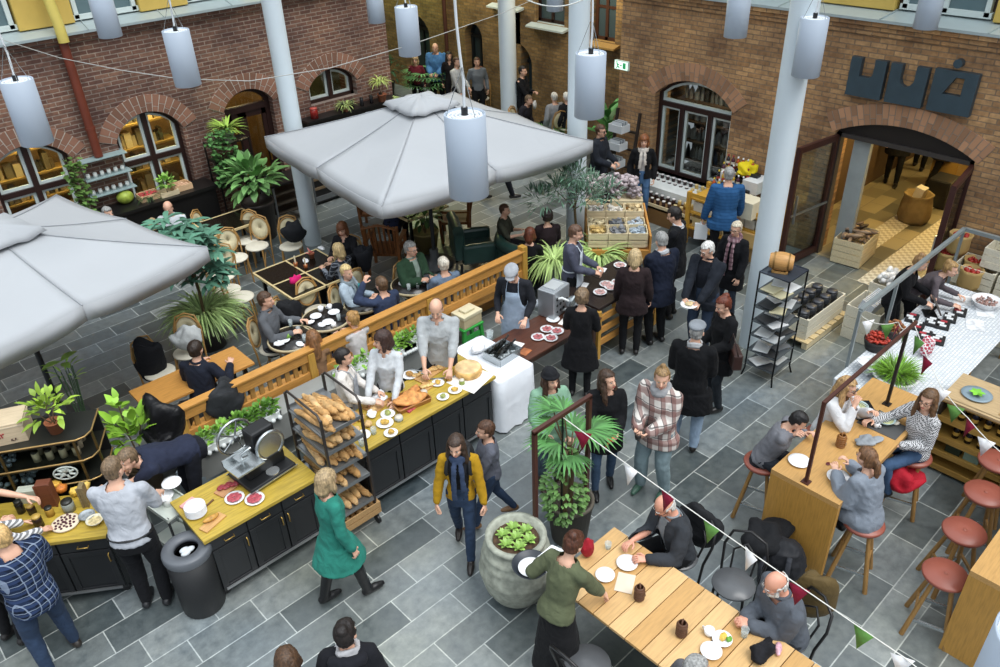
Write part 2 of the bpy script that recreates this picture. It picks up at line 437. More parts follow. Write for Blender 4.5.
def build_setting():
 f=MB();f.span((-8,-8,-.2),(XB,24,0));struct(f.build('floor',slate()))
 rb=brick('64453b','82604f','948579','X','brick_red',.24,.071)
 tb=brick('98734f','bd966a','85705a','Y','brick_tan')
 bb=brick('7a5f3c','97794f','6d5f4a','Y','brick_back')
 ops=[(2.3,3.55,.65,2.08,.34),(4.37,5.58,.65,2.12,.38),(6.45,7.48,0,2.2,.28),(8.33,9.48,1.84,2.2,.3),(.2,1.4,.65,2.1,.36)]
 struct(wall_mesh(-8,10.4,0,4.0,ops,.45,Matrix.Translation((0,YL,0))@AY).build('wall_left',rb))
 opsR=[(3.5,5.65,0,2.24,.27),(7.6,9.3,.62,2.18,.36)]
 struct(wall_mesh(-8,10.2,0,4.0,opsR,.5,Matrix.Translation((XR,0,0))@AX).build('wall_right',tb))
 opsB=[(18.7,19.9,0,1.75,.42),(16.45,17.15,0,1.85,.38),(14.6,15.6,0,1.5,.45),(13.5,14.45,2.55,4.0,0),(15.0,15.85,2.85,4.0,0),(11.95,12.62,2.38,4.0,0)]
 struct(wall_mesh(10.2,24,0,10,opsB,.4,Matrix.Translation((XB,0,0))@AX).build('wall_back',bb))
 m=MB();m.span((XR+.5,10.0,0),(XB,10.2,10));struct(m.build('wall_return',tb))
 m=MB();m.span((9.95,YL+.45,0),(10.4,24,10));struct(m.build('wall_passage',rb))
 m=MB();m.span((9.95,24,0),(XB+.4,24.3,10));struct(m.build('wall_far',rb))
 k=1
 ar=mat('86604e',.85,kind='island',var=.16);at_=mat('a57c5e',.85,kind='island',var=.18)
 for o in ops:
  arch_ring('trim_%d'%k,o[0],o[1],o[3],o[4],.3,Matrix.Translation((0,YL-.02,0))@AY,ar);k+=1
 for o in opsR:
  arch_ring('trim_%d'%k,o[0],o[1],o[3],o[4],.32,Matrix.Translation((XR-.02,0,0))@AX,at_,mort='8d8174');k+=1
 led=mat('a9b6b8',.4,.3,var=.05);yel=mat('c7a955',.6,var=.08);upf=mat('3a2a24',.5);upg=mat('5f7378',.15,.0,var=.05)
 m=MB();m.prism([(-.16,4.02),(.55,4.14),(.55,3.98),(-.16,3.98)],18.4,Matrix.Translation((-8,YL,0))@Matrix(((0,0,1,0),(1,0,0,0),(0,1,0,0),(0,0,0,1))))
 for i in range(10):m.bar((-2+1.28*i,YL-.165,4.025),(-2.0+1.28*i+.06,YL+.3,4.11),.012,.02)
 struct(m.build('trim_%d'%k,led));k+=1
 m=MB();m.span((-8,YL-.06,3.86),(10.4,YL,3.98));m.span((-8,YL-.11,3.92),(10.4,YL-.06,3.98));struct(m.build('trim_%d'%k,rb));k+=1
 m=MB();m.prism([(-.16,4.02),(.55,4.14),(.55,3.98),(-.16,3.98)],-18.2,Matrix.Translation((XR,10.2,0))@Matrix(((1,0,0,0),(0,0,1,0),(0,1,0,0),(0,0,0,1))))
 for y in(9.6,8.6,6.9,5.25,3.75):m.bar((XR-.165,y,4.03),(XR+.3,y-.06,4.11),.012,.02)
 struct(m.build('trim_%d'%k,led));k+=1
 m=MB();m.span((XR-.07,-8,3.84),(XR,10.2,3.98));m.span((XR-.12,-8,3.91),(XR-.07,10.2,3.98));m.span((XR-.04,-8,3.77),(XR,10.2,3.84))
 struct(m.build('trim_%d'%k,tb));k+=1
 m=MB();m.span((-8,YL+.35,4.08),(10.4,YL+.5,8.5));struct(m.build('wall_left_upper',upf))
 m=MB();m.span((XR+.35,-8,4.08),(XR+.5,10.2,8.5));struct(m.build('wall_right_upper',upf))
 for a in(-.4,1.52,3.48,5.44,7.4,9.36):
  m=MB();m.span((a,YL+.18,4.1),(a+.86,YL+.36,6.2));struct(m.build('trim_%d'%k,yel,bevel=.01));k+=1
 for a,b in((.4,2.1),(2.6,3.85),(5.22,6.8),(8.6,10.1)):
  m=MB();m.span((XR+.18,a,4.1),(XR+.36,b,6.2));struct(m.build('trim_%d'%k,yel,bevel=.01));k+=1
 wn=20
 def upper(axis,a,b):
  nonlocal wn
  root=bpy.data.objects.new('window_%d'%wn,None);COL.objects.link(root);struct(root);wn+=1
  g=MB();fr=MB()
  if axis=='y':
   g.span((a+.1,YL+.3,4.2),(b-.1,YL+.33,6.1))
   for u in(a+.07,(a+b)/2,b-.07):fr.span((u-.035,YL+.25,4.14),(u+.035,YL+.35,6.2))
   fr.span((a,YL+.25,4.12),(b,YL+.35,4.2))
  else:
   g.span((XR+.3,a+.1,4.2),(XR+.33,b-.1,6.1))
   for u in(a+.07,(a+b)/2,b-.07):fr.span((XR+.25,u-.035,4.14),(XR+.35,u+.035,6.2))
   fr.span((XR+.25,a,4.12),(XR+.35,b,4.2))
  fr.build('window_frame',M_PALE,root);g.build('pane',upg,root)
 for a in(.46,2.38,4.34,6.3,8.26):upper('y',a,a+1.1)
 for a,b in((3.9,5.17),(6.85,8.55),(2.1,2.6)):upper('x',a,b)
 arched_window(1,*ops[0],'y',YL,[2.93],1.62)
 arched_window(2,*ops[1],'y',YL,[4.98],1.62)
 arched_window(3,*ops[3],'y',YL,[8.92],None)
 arched_window(5,*ops[4],'y',YL,[.8],1.62)
 arched_window(4,7.6,9.3,.62,2.18,.36,'x',XR,[8.12,8.75],1.98,single=True,sill=mat('d5d8d6',.6))
 warm=mat('6b5130',.8,var=.3);shelfm=mat('a98a4c',.6,kind='wood')
 m=MB();m.span((0,YL+2.2,0),(8.1,YL+2.3,3.2));m.span((0,YL+.5,3.1),(8.1,YL+2.3,3.2));m.span((0,YL+.45,-.1),(8.1,YL+2.3,0))
 m.span((-.1,YL+.45,0),(0,YL+2.3,3.2));m.span((8.1,YL+.45,0),(8.2,YL+2.3,3.2));struct(m.build('wall_shop_left',warm))
 m=MB();m.span((8.2,YL+1.4,1),(10.2,YL+1.5,3.2));m.span((8.2,YL+.45,3.1),(10.0,YL+1.5,3.2));struct(m.build('wall_shop_rear',mat('5b5a3c',.8,var=.3)))
 m=MB();m.span((XR+2.4,6.6,0),(XR+2.5,9.95,3.2));m.span((XR+.5,6.6,3.1),(XR+2.5,9.95,3.2));m.span((XR+.5,6.5,0),(XR+2.5,6.6,3.2));m.span((XR+.5,6.6,-.1),(XR+2.5,9.95,0))
 struct(m.build('wall_shop_right',mat('33302c',.8,var=.3)))
 for(x0,x1)in((2.2,3.7),(4.2,5.75)):
  t=thing('display_shelf','lit display shelf of goods behind the %s left wall window'%('partly hidden leftmost' if x0<3 else 'second'),'shelf',(x0,YL+.9,0))
  b=MB()
  for z in(.7,1.15,1.6,2.05):b.span((0,0,z),(x1-x0,.35,z+.035))
  b.build('board',shelfm,t)
  g=MB();g_m=mat('b5a47c',.6,kind='island',var=.5)
  for z in(.735,1.185,1.635,2.085):
   u=.03
   while u<x1-x0-.2:
    w=rnd.uniform(.04,.16);h=rnd.uniform(.12,.33)
    g.box((u+w/2,.15,z+h/2),(w*.9,rnd.uniform(.1,.25),h),rx=rnd.uniform(-.1,.1));u+=w+rnd.uniform(0,.03)
  o=g.build('goods',g_m,t);o['kind']='stuff'
 t=thing('display_shelf','dark shelf of kitchen goods behind the wide right wall window','shelf',(XR+1.0,7.4,0))
 b=MB()
 for z in(.6,1.0,1.4,1.8,2.2):b.span((0,0,z),(.35,2.1,z+.03))
 b.build('board',mat('4a3a2c',.6),t)
 g=MB()
 for z in(.63,1.03,1.43,1.83):
  u=.03
  while u<1.95:
   w=rnd.uniform(.05,.16);g.lathe([(w/2,0),(w/2*1.05,rnd.uniform(.1,.2)),(w/5,rnd.uniform(.21,.26)),(0,.27)],(.17,u+w/2,z),8);u+=w+.02
 o=g.build('goods',mat('8a8f94',.4,kind='island',var=.45),t);o['kind']='stuff'
 for x,e in((1.0,28),(3.0,50),(5.0,50),(7.0,40)):lamp('shop_lamp',(x,YL+.7,2.75),e,(1,.78,.36))
 lamp('shop_lamp',(8.9,YL+.8,2.8),10,(1,.8,.45));lamp('shop_lamp',(XR+.75,8.4,2.8),24,(1,.85,.6))
 d=bpy.data.objects.new('door_1',None);COL.objects.link(d);struct(d)
 b=MB();T=Matrix.Translation((0,YL+.15,0))@AY;pts,(c,zc,rad,a)=arc(6.45,7.48,2.2,.28);inn,_=arc(6.55,7.38,2.2,.2)
 for i in range(len(pts)-1):b.prism([pts[i],pts[i+1],inn[i+1],inn[i]],.1,T)
 b.span((6.45,YL+.15,0),(6.55,YL+.25,2.2));b.span((7.38,YL+.15,0),(7.48,YL+.25,2.2));b.span((6.5,YL+.14,2.02),(7.42,YL+.26,2.14))
 b.build('door_frame',M_DARKFRAME,d)
 b=MB()
 for a0,a1 in((6.55,6.86),(6.86,7.38)):
  b.span((a0,YL+.17,.1),(a0+.09,YL+.22,2.02));b.span((a1-.09,YL+.17,.1),(a1,YL+.22,2.02));b.span((a0,YL+.17,.03),(a1,YL+.22,.5));b.span((a0,YL+.17,1.9),(a1,YL+.22,2.02))
 b.build('door_leaf',M_DARKFRAME,d)
 b=MB();b.span((6.6,YL+.19,.5),(6.82,YL+.2,1.92));b.span((6.92,YL+.19,.5),(7.32,YL+.2,1.92));b.prism([(6.55,2.14),(7.38,2.14)]+inn[::-1],.01,Matrix.Translation((0,YL+.2,0))@AY);b.build('pane',M_GLASS,d)
 b=MB();b.bar((7.3,YL+.12,.95),(7.3,YL+.12,1.2),.025);b.build('door_handle',mat('c9a24a',.3,.9),d)
 dk=mat('2c3b40',.5,var=.1)
 for n,(ua,ub,zs,ri)in enumerate(((18.7,19.9,1.75,.42),(16.45,17.15,1.85,.38),(14.6,15.6,1.5,.45))):
  d=bpy.data.objects.new('door_%d'%(n+3),None);COL.objects.link(d);struct(d)
  pts,_=arc(ua,ub,zs,ri);b=MB()
  b.prism([(ua,0),(ub,0)]+pts[::-1],.06,Matrix.Translation((XB+.3,0,0))@AX);b.build('door_leaf',dk,d)
  fr=MB();inn,_=arc(ua+.07,ub-.07,zs,ri-.06)
  for i in range(len(pts)-1):fr.prism([pts[i],pts[i+1],inn[i+1],inn[i]],.1,Matrix.Translation((XB+.22,0,0))@AX)
  fr.span((XB+.22,ua,0),(XB+.32,ua+.07,zs));fr.span((XB+.22,ub-.07,0),(XB+.32,ub,zs));fr.span((XB+.24,ua,zs-.04),(XB+.3,ub,zs+.04));fr.span((XB+.24,(ua+ub)/2-.03,0),(XB+.3,(ua+ub)/2+.03,zs))
  fr.build('door_frame',mat('1b2226',.5),d)
  h=MB();h.bar((XB+.27,(ua+ub)/2-.07,.95),(XB+.27,(ua+ub)/2-.07,1.15),.02);h.build('door_handle',mat('8a8a80',.4,.8),d)
 wn=30
 for ua,ub,zb,fm in((13.5,14.45,2.55,M_DARKFRAME),(15.0,15.85,2.85,M_DARKFRAME),(11.95,12.62,2.38,mat('4a2c1c',.5))):
  root=bpy.data.objects.new('window_%d'%wn,None);COL.objects.link(root);struct(root);wn+=1
  b=MB()
  for u in(ua+.04,(ua+ub)/2,ub-.04):b.span((XB+.1,u-.04,zb),(XB+.18,u+.04,4.0))
  b.span((XB+.1,ua,zb),(XB+.18,ub,zb+.09));b.span((XB+.11,ua,zb+.7),(XB+.17,ub,zb+.76));b.build('window_frame',fm,root)
  b=MB();b.span((XB+.13,ua,zb+.05),(XB+.15,ub,4.0));b.build('pane',mat('46565a',.12,var=.05),root)
  b=MB();b.prism([(-.22,zb-.06),(.12,zb+.02),(.12,zb-.05),(-.22,zb-.1)],ub-ua+.3,Matrix.Translation((XB,ua-.15,0))@Matrix(((1,0,0,0),(0,0,1,0),(0,1,0,0),(0,0,0,1))))
  b.build('window_sill',mat('b9c3c0',.5)if zb>2.5 else mat('b08a4e',.6,kind='wood'),root)
 m=MB();m.cyl((XB-.08,17.85,0),.06,4.6,10);o=m.build('drainpipe',mat('4a2a20',.5),None);tag(o,'thin dark red drainpipe on the far back wall between two arches','pipe')
 t=thing('drainpipe','fat drainpipe on the left wall, yellow above and rust red below','pipe',(3.97,YL-.13,0))
 m=MB();m.tube([(0,0,1.98),(0,0,3.92)],.075,12);m.tube([(0,0,2.45),(0,0,2.5)],.085,12);m.build('lower_pipe',mat('6e3322',.5,var=.2),t)
 m=MB();m.tube([(0,-.06,3.9),(0,-.05,4.2),(0,.08,4.6),(0,.1,6.2)],.085,12);o=m.build('upper_pipe',mat('c9b75e',.5),t);o['label']='yellow upper length of pipe'
 lamp('passage_fill',(13.6,19.5,4.0),75,(.75,1,.35),.2);lamp('passage_fill',(13.4,16.2,4.2),55,(1,.86,.5),.2);lamp('passage_fill',(13.6,12.2,4.0),45,(1,.86,.55),.2)  # added lights lift the dark passage; only the green one follows a visible glow
 pf=NT('lobby_floor');v=pf.coord();n=pf.new('ShaderNodeTexBrick',Scale=1.0,Color1=(.10,.095,.07,1),Color2=(.42,.36,.22,1),Mortar=(.2,.19,.15,1),offset=.5)
 n.inputs['Brick Width'].default_value=.5;n.inputs['Row Height'].default_value=.33;n.inputs['Mortar Size'].default_value=.006;pf.link(v,n.inputs['Vector']);pf.link(n.outputs['Color'],pf.b.inputs['Base Color']);pf.b.inputs['Roughness'].default_value=.35
 m=MB();m.span((XB,1.8,-.2),(22,7.5,0));m.span((XR+.02,2.4,-.1),(XB,6.55,.004));struct(m.build('floor_lobby',pf.m))
 lw=mat('5a4630',.8,var=.15)
 m=MB();m.span((XR+.5,6.4,0),(22,6.5,2.9));struct(m.build('wall_lobby_left',lw))
 m=MB();m.span((XR+.5,1.9,0),(22,2.0,2.9));struct(m.build('wall_lobby_right',lw))
 m=MB();m.span((22,1.9,0),(22.1,6.5,2.9));struct(m.build('wall_lobby_end',lw))
 m=MB();m.span((XR+.5,1.9,2.9),(22.1,6.5,3.0));struct(m.build('ceiling',mat('8a7a60',.8)))
 for x,e in((14.2,60),(16.2,80),(18.6,80)):lamp('lobby_lamp',(x,4.4,2.75),e,(1,.74,.30),.2)
 d=bpy.data.objects.new('door_2',None);COL.objects.link(d);struct(d)
 b=MB();pts,_=arc(3.5,5.65,2.24,.27);b.prism([(3.5,2.2),(5.65,2.2)]+pts[::-1],.1,Matrix.Translation((XR+.1,0,0))@AX);b.build('fanlight_board',mat('1c1512',.5),d)
 b=MB();b.span((XR+.06,3.5,2.13),(XR+.2,5.65,2.2));b.span((XR+.06,5.57,0),(XR+.2,5.65,2.2));b.span((XR+.06,3.5,0),(XR+.2,3.58,2.2));b.build('door_frame',mat('4b4644',.4,.4),d)
 b=MB();b.span((XR+.2,5.12,0),(XR+.3,5.4,2.15));b.build('side_panel',mat('9aa0a0',.5),d)
 for y,s in((5.62,1),(3.53,-1)):
  tip=V((11.68,y+.13*s,0));hin=V((XR+.04,y,0));q=MB();dv=(tip-hin).normalized()
  def pt(k,z):return hin+(tip-hin)*k+V((0,0,z))
  q.bar(pt(.03,.05),pt(.03,2.15),.07,.06,up=dv);q.bar(pt(.97,.05),pt(.97,2.15),.08,.06,up=dv)
  q.bar(pt(0,.1),pt(1,.1),.06,.12);q.bar(pt(0,2.12),pt(1,2.12),.06,.1)
  lf=q.build('door_leaf',mat('3a1d19',.4),d)
  g=MB();g.bar(pt(.05,1.1),pt(.95,1.1),.012,1.9);g.build('pane',glass('eef4f2',.02,.12),lf)
  h=MB();h.bar(pt(.9,.85)+V((0,-.06*s,0)),pt(.9,1.35)+V((0,-.06*s,0)),.03);h.bar(pt(.03,1.0)+V((0,-.05*s,0)),pt(.97,1.0)+V((0,-.05*s,0)),.025,.03)
  h.build('door_handle',mat('aab0b2',.3,.9),lf)
 rm=NT('runner_cloth');v=rm.coord((14,14,1));n=rm.new('ShaderNodeTexChecker',Color1=lin('d9d4c4'),Color2=lin('b8b09c'),Scale=1.0);rm.link(v,n.inputs['Vector']);rm.link(n.outputs['Color'],rm.b.inputs['Base Color']);rm.b.inputs['Roughness'].default_value=.9
 for i,(y,w,l,x0)in enumerate(((5.1,.38,'pale patterned runner along the left of the lobby floor',12.9),(4.35,.5,'pale zigzag runner down the middle of the lobby floor',12.2),(3.75,.3,'narrow pale runner along the right of the lobby floor',11.9))):
  m=MB();m.span((x0,y-w/2,.004),(20,y+w/2,.014));tag(m.build('floor_runner',rm.m),l,'rug')
 cm=mat('cfdbe2',.42,var=.03)
 for(x,y,r_,l)in((6.7,12.66,.16,'tall round white column beside the dark square café table'),(9.94,8.87,.17,'tall round white column behind the olive tree in the middle'),(9.35,4.83,.17,'tall round white column beside the black metal rack on the right'),(13.3,14.1,.2,'tall round white column standing furthest back')):
  m=MB();m.tube([(0,0,0),(0,0,9)],r_,32);tag(m.build('column',cm,None,(x,y,0)),l,'column')
def remesh(mb,voxel,smooth=2,fold=0.0,fscale=9.0,seed=0):
 me=bpy.data.meshes.new('tmp');me.from_pydata(mb.v,[],mb.f);me.update()
 o=bpy.data.objects.new('tmp',me);COL.objects.link(o)
 m=o.modifiers.new('r','REMESH');m.mode='VOXEL';m.voxel_size=voxel;m.use_smooth_shade=True
 if smooth:
  q=o.modifiers.new('s','SMOOTH');q.factor=.5;q.iterations=smooth
 dg=bpy.context.evaluated_depsgraph_get()
 r=bpy.data.meshes.new_from_object(o.evaluated_get(dg))
 bpy.data.objects.remove(o);bpy.data.meshes.remove(me)
 n=len(r.vertices);co=np.empty(n*3,dtype=np.float32);r.vertices.foreach_get('co',co);co=co.reshape(-1,3)
 ft=[list(p.vertices)for p in r.polygons]
 if fold:
  nr=np.empty(n*3,dtype=np.float32);r.vertices.foreach_get('normal',nr);nr=nr.reshape(-1,3)
  off=V((seed*3.1,seed*1.7,0))
  d=np.array([.8*noise.noise(V((c[0]*fscale,c[1]*fscale,c[2]*fscale*.75))+off)+.9*(.45-abs(noise.noise(V((c[0]*fscale*1.5,c[1]*fscale*1.5,c[2]*fscale*1.3+c[0]*5))+off))*1.6)for c in co.tolist()],dtype=np.float32)
  co=co+nr*(d[:,None]*fold)
 bpy.data.meshes.remove(r)
 return co,ft
def cut(co,ft,keep):
 """keep faces whose every corner passes keep(co)->bool array"""
 k=keep(co);f2=[f for f in ft if all(k[i]for i in f)]
 used=sorted({i for f in f2 for i in f});mp={u:i for i,u in enumerate(used)}
 return co[used],[[mp[i]for i in f]for f in f2]
def mesh_obj(name,co,ft,m,parent,extra=None,solid=0):
 me=bpy.data.meshes.new(name)
 vs=[tuple(c)for c in(co.tolist()if len(co)else[])];fs=[list(f)for f in ft];mi=[0]*len(fs)
 if extra is not None:
  o=len(vs);vs+=extra.v;fs+=[[i+o for i in f]for f in extra.f];mi+=extra.mi
 me.from_pydata(vs,[],fs)
 for q in(m if isinstance(m,(list,tuple))else[m]):me.materials.append(q)
 me.polygons.foreach_set('use_smooth',[True]*len(fs));me.polygons.foreach_set('material_index',mi);me.update()
 ob=bpy.data.objects.new(name,me);ob.parent=parent;PENDING.append(ob)
 if solid:
  s=ob.modifiers.new('Solidify','SOLIDIFY');s.thickness=solid;s.offset=-1
 return ob
PENDING=[]
def ik(a,b,l1,l2,pole):
 d=b-a;L=d.length
 if L>(l1+l2)*.999:b=a+d*((l1+l2)*.999/L);d=b-a;L=d.length
 if L<abs(l1-l2)*1.05+.02:L=abs(l1-l2)*1.05+.02
 u=d.normalized();p=pole-u*pole.dot(u)
 p=p.normalized()if p.length>1e-5 else u.orthogonal().normalized()
 c=max(-1,min(1,(l1*l1+L*L-l2*l2)/(2*l1*L)))
 return a+u*(l1*c)+p*(l1*math.sqrt(1-c*c)),b
SKIN={'pale':'d9ab92','mid':'c99478','rosy':'d59a82'}
HAIRC={'brown':'4a3020','dark':'1b1412','black':'120f10','blond':'b08a52','fair':'c3a06a','red':'9a4a22','grey':'8f8f8d','white':'c9c8c4','ash':'6e5a44','auburn':'5a2c1a'}
LIPS=mat('a85a50',.5,var=0);EYEW=mat('b9aca4',.3,var=0);EYED=mat('20160f',.2,var=0)
def person(label,head,face,h=1.72,fem=False,build=1.0,sit=None,lean=0,side=0,twist=0,hy=0,hp=0,hr=0,hands=(None,None),poles=(None,None),curl=(.7,.7),feet=(None,None),hair=('short','brown'),skin='pale',top=None,inner=None,legs=None,shoes='1c1a1a',boots=0,extras=(),group=None,vox=.012,kneel=None,seed=None,z0=0.0,zhead=None,at_xy=None):
 """one figure.  head = pixel of the head's centre in the photograph; face = clock angle seen from above the picture (0 away, 90 right, 180 towards us)"""
 sd=seed if seed is not None else int(abs(head[0])*7+head[1])if head else 1
 rg=random.Random(sd);s=h/1.75
 X,Y,Z=V((1,0,0)),V((0,1,0)),V((0,0,1))
 pz=.95*s if sit is None else sit+.085
 if kneel is not None:pz=kneel
 Pv=V((0,0,pz))
 rot=Matrix.Rotation(R(-lean),3,'X');rs=Matrix.Rotation(R(side),3,'Y')
 M1=(rs@rot);u=M1@Z;tw=Matrix.Rotation(R(twist),3,u)
 rx=tw@(M1@X);fy=tw@(M1@Y)
 bw=build*(.93 if fem else 1.0)
 sh=(.162 if fem else.186)*s*(.5+.5*build)
 Sp=lambda d,f=0.0,r=0.0:Pv+u*(d*s)+fy*f*s+rx*r*s
 curve=lambda d:-.018+.03*math.sin(max(0,d-.1)*6)
 neck=Sp(.535,.0);pivot=Sp(.575,.012)
 Mh=Matrix.Rotation(R(-hy),3,'Z')@Matrix.Rotation(R(-lean*.45-hp),3,'X')@Matrix.Rotation(R(hr),3,'Y')
 hs=s*(.98 if h>1.5 else 1.12)if h<1.6 else.985*s
 C=pivot+Mh@V((0,.025,.105))*hs
 Hd=lambda x,y,z:C+Mh@V((x,y,z))*hs
 S=[Sp(.462,0,-sh/s),Sp(.462,0,sh/s)]
 Hj=[Pv+V((-.09*s*bw,0,-.02)),Pv+V((.09*s*bw,0,-.02))]
 E,W=[],[]
 for i in(0,1):
  sg=-1 if i==0 else 1;t=hands[i]
  if t is None:t=S[i]+V((.07*sg,.05,-.51*s))
  else:t=V(t)
  po=V(poles[i])if poles[i]is not None else V((.34*sg,-.75,-.5))
  e,w=ik(S[i],t,.285*s,.262*s,po);E.append(e);W.append(w)
 K,A=[],[]
 for i in(0,1):
  sg=-1 if i==0 else 1;t=feet[i]
  if t is None:t=(.1*sg,0,0)if sit is None else(.12*sg,.44,0)
  t=V(t)+V((0,0,.085*s));k,a=ik(Hj[i],t,.435*s,.425*s,V((.12*sg,1,.5 if sit is not None else.05)));K.append(k);A.append(a)
 heading=YAW
 if at_xy is not None:loc=V((at_xy[0],at_xy[1],z0));b0=math.atan2(loc.y,loc.x)
 else:
  g=at(head[0],head[1],z0+(zhead if zhead else C.z));b0=math.atan2(g.y,g.x)
 rz=b0-R(face)-PI/2
 mr=Matrix.Rotation(rz,3,'Z')
 if at_xy is None:loc=g-mr@V((C.x,C.y,0));loc.z=z0
 root=bpy.data.objects.new('person',None);root.location=loc;root.rotation_euler=(0,0,rz);tag(root,label,'person',group);PENDING.append(root)
 hcol=HAIRC.get(hair[1],hair[1]);HM=mat(hcol,.55,kind='hair');SK=mat(SKIN.get(skin,skin),.5,var=.06,kind='plain',scale=3)
 b=MB()
 def torso(mb,inf,lo,hi,wide=1.0,flare=0.0,shoulders=True):
  prof=[(-.16,.135,.1,0),(-.06,.158,.118,-.012),(.02,.155,.115,-.01),(.12,.138 if not fem else.122,.1,0),(.24,.152 if not fem else.132,.112,.006),(.34,.162 if not fem else.14,.118 if not fem else.128,.01),(.43,.152 if not fem else.13,.1,0),(.50,.1,.075,0),(.545,.062,.06,.004)]
  if fem:prof[1]=(-.06,.17,.122,-.015);prof[2]=(.02,.162,.116,-.012)
  rings=[]
  for d,ax,ay,f in prof:
   if d<lo-.001 or d>hi+.001:continue
   q=max(0,(.1-d))*flare
   ax=(ax*bw*wide+inf+q)*s;ay=(ay*bw*(.75+.25*build)*wide*(1.06 if build>1.1 and d<.3 else 1)+inf+q)*s
   c=Pv+u*(d*s)+fy*f*s if d>.05 or sit is None else Pv+u*(d*s)
   tt=min(1,max(0,d/.4));RX=(M1@X).lerp(rx,tt);FY=(M1@Y).lerp(fy,tt)
   rings.append([c+RX*ax*math.copysign(abs(math.cos(2*PI*j/20))**.85,math.cos(2*PI*j/20))+FY*ay*math.copysign(abs(math.sin(2*PI*j/20))**.9,math.sin(2*PI*j/20))for j in range(20)])
  mb.loft(rings)
  if shoulders and hi>.44:
   for i in(0,1):mb.limb([Sp(.462,0,(-1,1)[i]*.06),S[i]+(Sp(0)-Sp(.01))*.5],[(.06+inf*.7)*s,(.046+inf*.7)*s])
 torso(b,-.012,-.16,.545)
 b.limb([neck-u*.03*s,Hd(0,-.02,-.06)],[.054*s*(.9 if fem else 1.06),.05*s*(.9 if fem else 1.06)])
 b.ell(Hd(0,-.014,.03),(.076*hs,.096*hs,.088*hs),Mh);b.ell(Hd(0,.02,-.04),(.06*hs,.068*hs,.078*hs),Mh);b.ell(Hd(0,.05,-.092),(.03*hs,.028*hs,.026*hs),Mh)
 b.limb([Hd(0,.088,.004),Hd(0,.106,-.034)],[.009*hs,.015*hs],8);b.ell(Hd(0,.062,.018),(.052*hs,.024*hs,.014*hs),Mh)
 for sg in(-1,1):b.ell(Hd(.077*sg,-.008,-.02),(.011*hs,.02*hs,.032*hs),Mh);b.ell(Hd(.036*sg,.058,-.032),(.022*hs,.02*hs,.02*hs),Mh)
 hm=MB()
 for i in(0,1):
  sg=-1 if i==0 else 1
  b.limb([S[i],S[i].lerp(E[i],.5),E[i]],[.05*s*bw,.045*s*bw,.036*s*bw]);b.limb([E[i],E[i].lerp(W[i],.35),W[i]],[.037*s*bw,.037*s*bw,.025*s])
  b.limb([Hj[i],Hj[i].lerp(K[i],.5),K[i]],[.08*s*bw,.068*s*bw,.05*s*bw]);b.limb([K[i],K[i].lerp(A[i],.35),A[i]],[.05*s*bw,.052*s*bw,.034*s])
  d=(W[i]-E[i]).normalized();cu=curl[i]
  n=V((-sg,0,-.35));
  if hands[i]is not None:n=V((-.35*sg,.1,-1))if cu<.95 else V((-sg*.8,.25,.35))
  n=(n-d*n.dot(d)).normalized();wv=d.cross(n).normalized()
  if wv.dot(Y*.6+Z*.8 if hands[i]is None else V((-sg,0,.3)))<0:wv=-wv
  L=.19*s
  rings=[]
  for t,ww,th in((-.05,.5,.6),(.1,.8,.8),(.3,1.0,.9),(.48,.98,.75),(.54,.8,.5)):
   c=W[i]+d*L*t;rings.append([c+wv*(.042*s*ww*math.cos(2*PI*j/10))+n*(.016*s*th*math.sin(2*PI*j/10))for j in range(10)])
  b.loft(rings)
  for q in range(4):
   o=(.031-.0205*q)*s;ln=(.072,.08,.076,.06)[q]*s
   p0=W[i]+d*L*.47+wv*o;a1=cu*(.55+.08*q);a2=cu*1.15
   d1=d*math.cos(a1)+n*math.sin(a1);d2=d*math.cos(a1+a2)+n*math.sin(a1+a2);d3=d*math.cos(a1+1.7*a2)+n*math.sin(a1+1.7*a2)
   p1=p0+d1*ln*.45;p2=p1+d2*ln*.32;p3=p2+d3*ln*.23
   hm.limb([p0,p1,p2,p3],[.0095*s,.009*s,.0085*s,.0072*s],6)
  t0=W[i]+d*L*.16+wv*.03*s;t1=t0+(d*.6+wv*.7+n*.35).normalized()*.04*s;t2=t1+(d*.85+wv*.15+n*.5).normalized()*.032*s
  hm.limb([t0,t1,t2],[.0125*s,.011*s,.0085*s],6)
  fd=V((0,1,0))if sit is None else V((.1*sg,1,0));
  b.limb([A[i]+V((0,-.03*s,-.045*s)),A[i]+fd*.09*s+V((0,0,-.055*s)),A[i]+fd*.15*s+V((0,0,-.062*s))],[.034*s,.036*s,.024*s])
 co,ft=remesh(b,vox,2)
 for sg in(-1,1):
  hm.k=1;hm.ell(Hd(.031*sg,.0765,-.002),(.012*hs,.009*hs,.0065*hs),Mh,8,6)
  hm.k=2;hm.ell(Hd(.031*sg,.084,-.002),(.0066*hs,.004*hs,.0064*hs),Mh,8,6)
  hm.k=4;hm.tube([Hd(.014*sg,.092,.017),Hd(.032*sg,.09,.022),Hd(.05*sg,.074,.016)],[.003*hs,.0042*hs,.002*hs],6)
 hm.k=3;hm.ell(Hd(0,.083,-.067),(.023*hs,.009*hs,.0075*hs),Mh,10,6);hm.k=0
 mesh_obj('body',co,ft,[SK,EYEW,EYED,LIPS,HM],root,hm)
 st=hair[0]
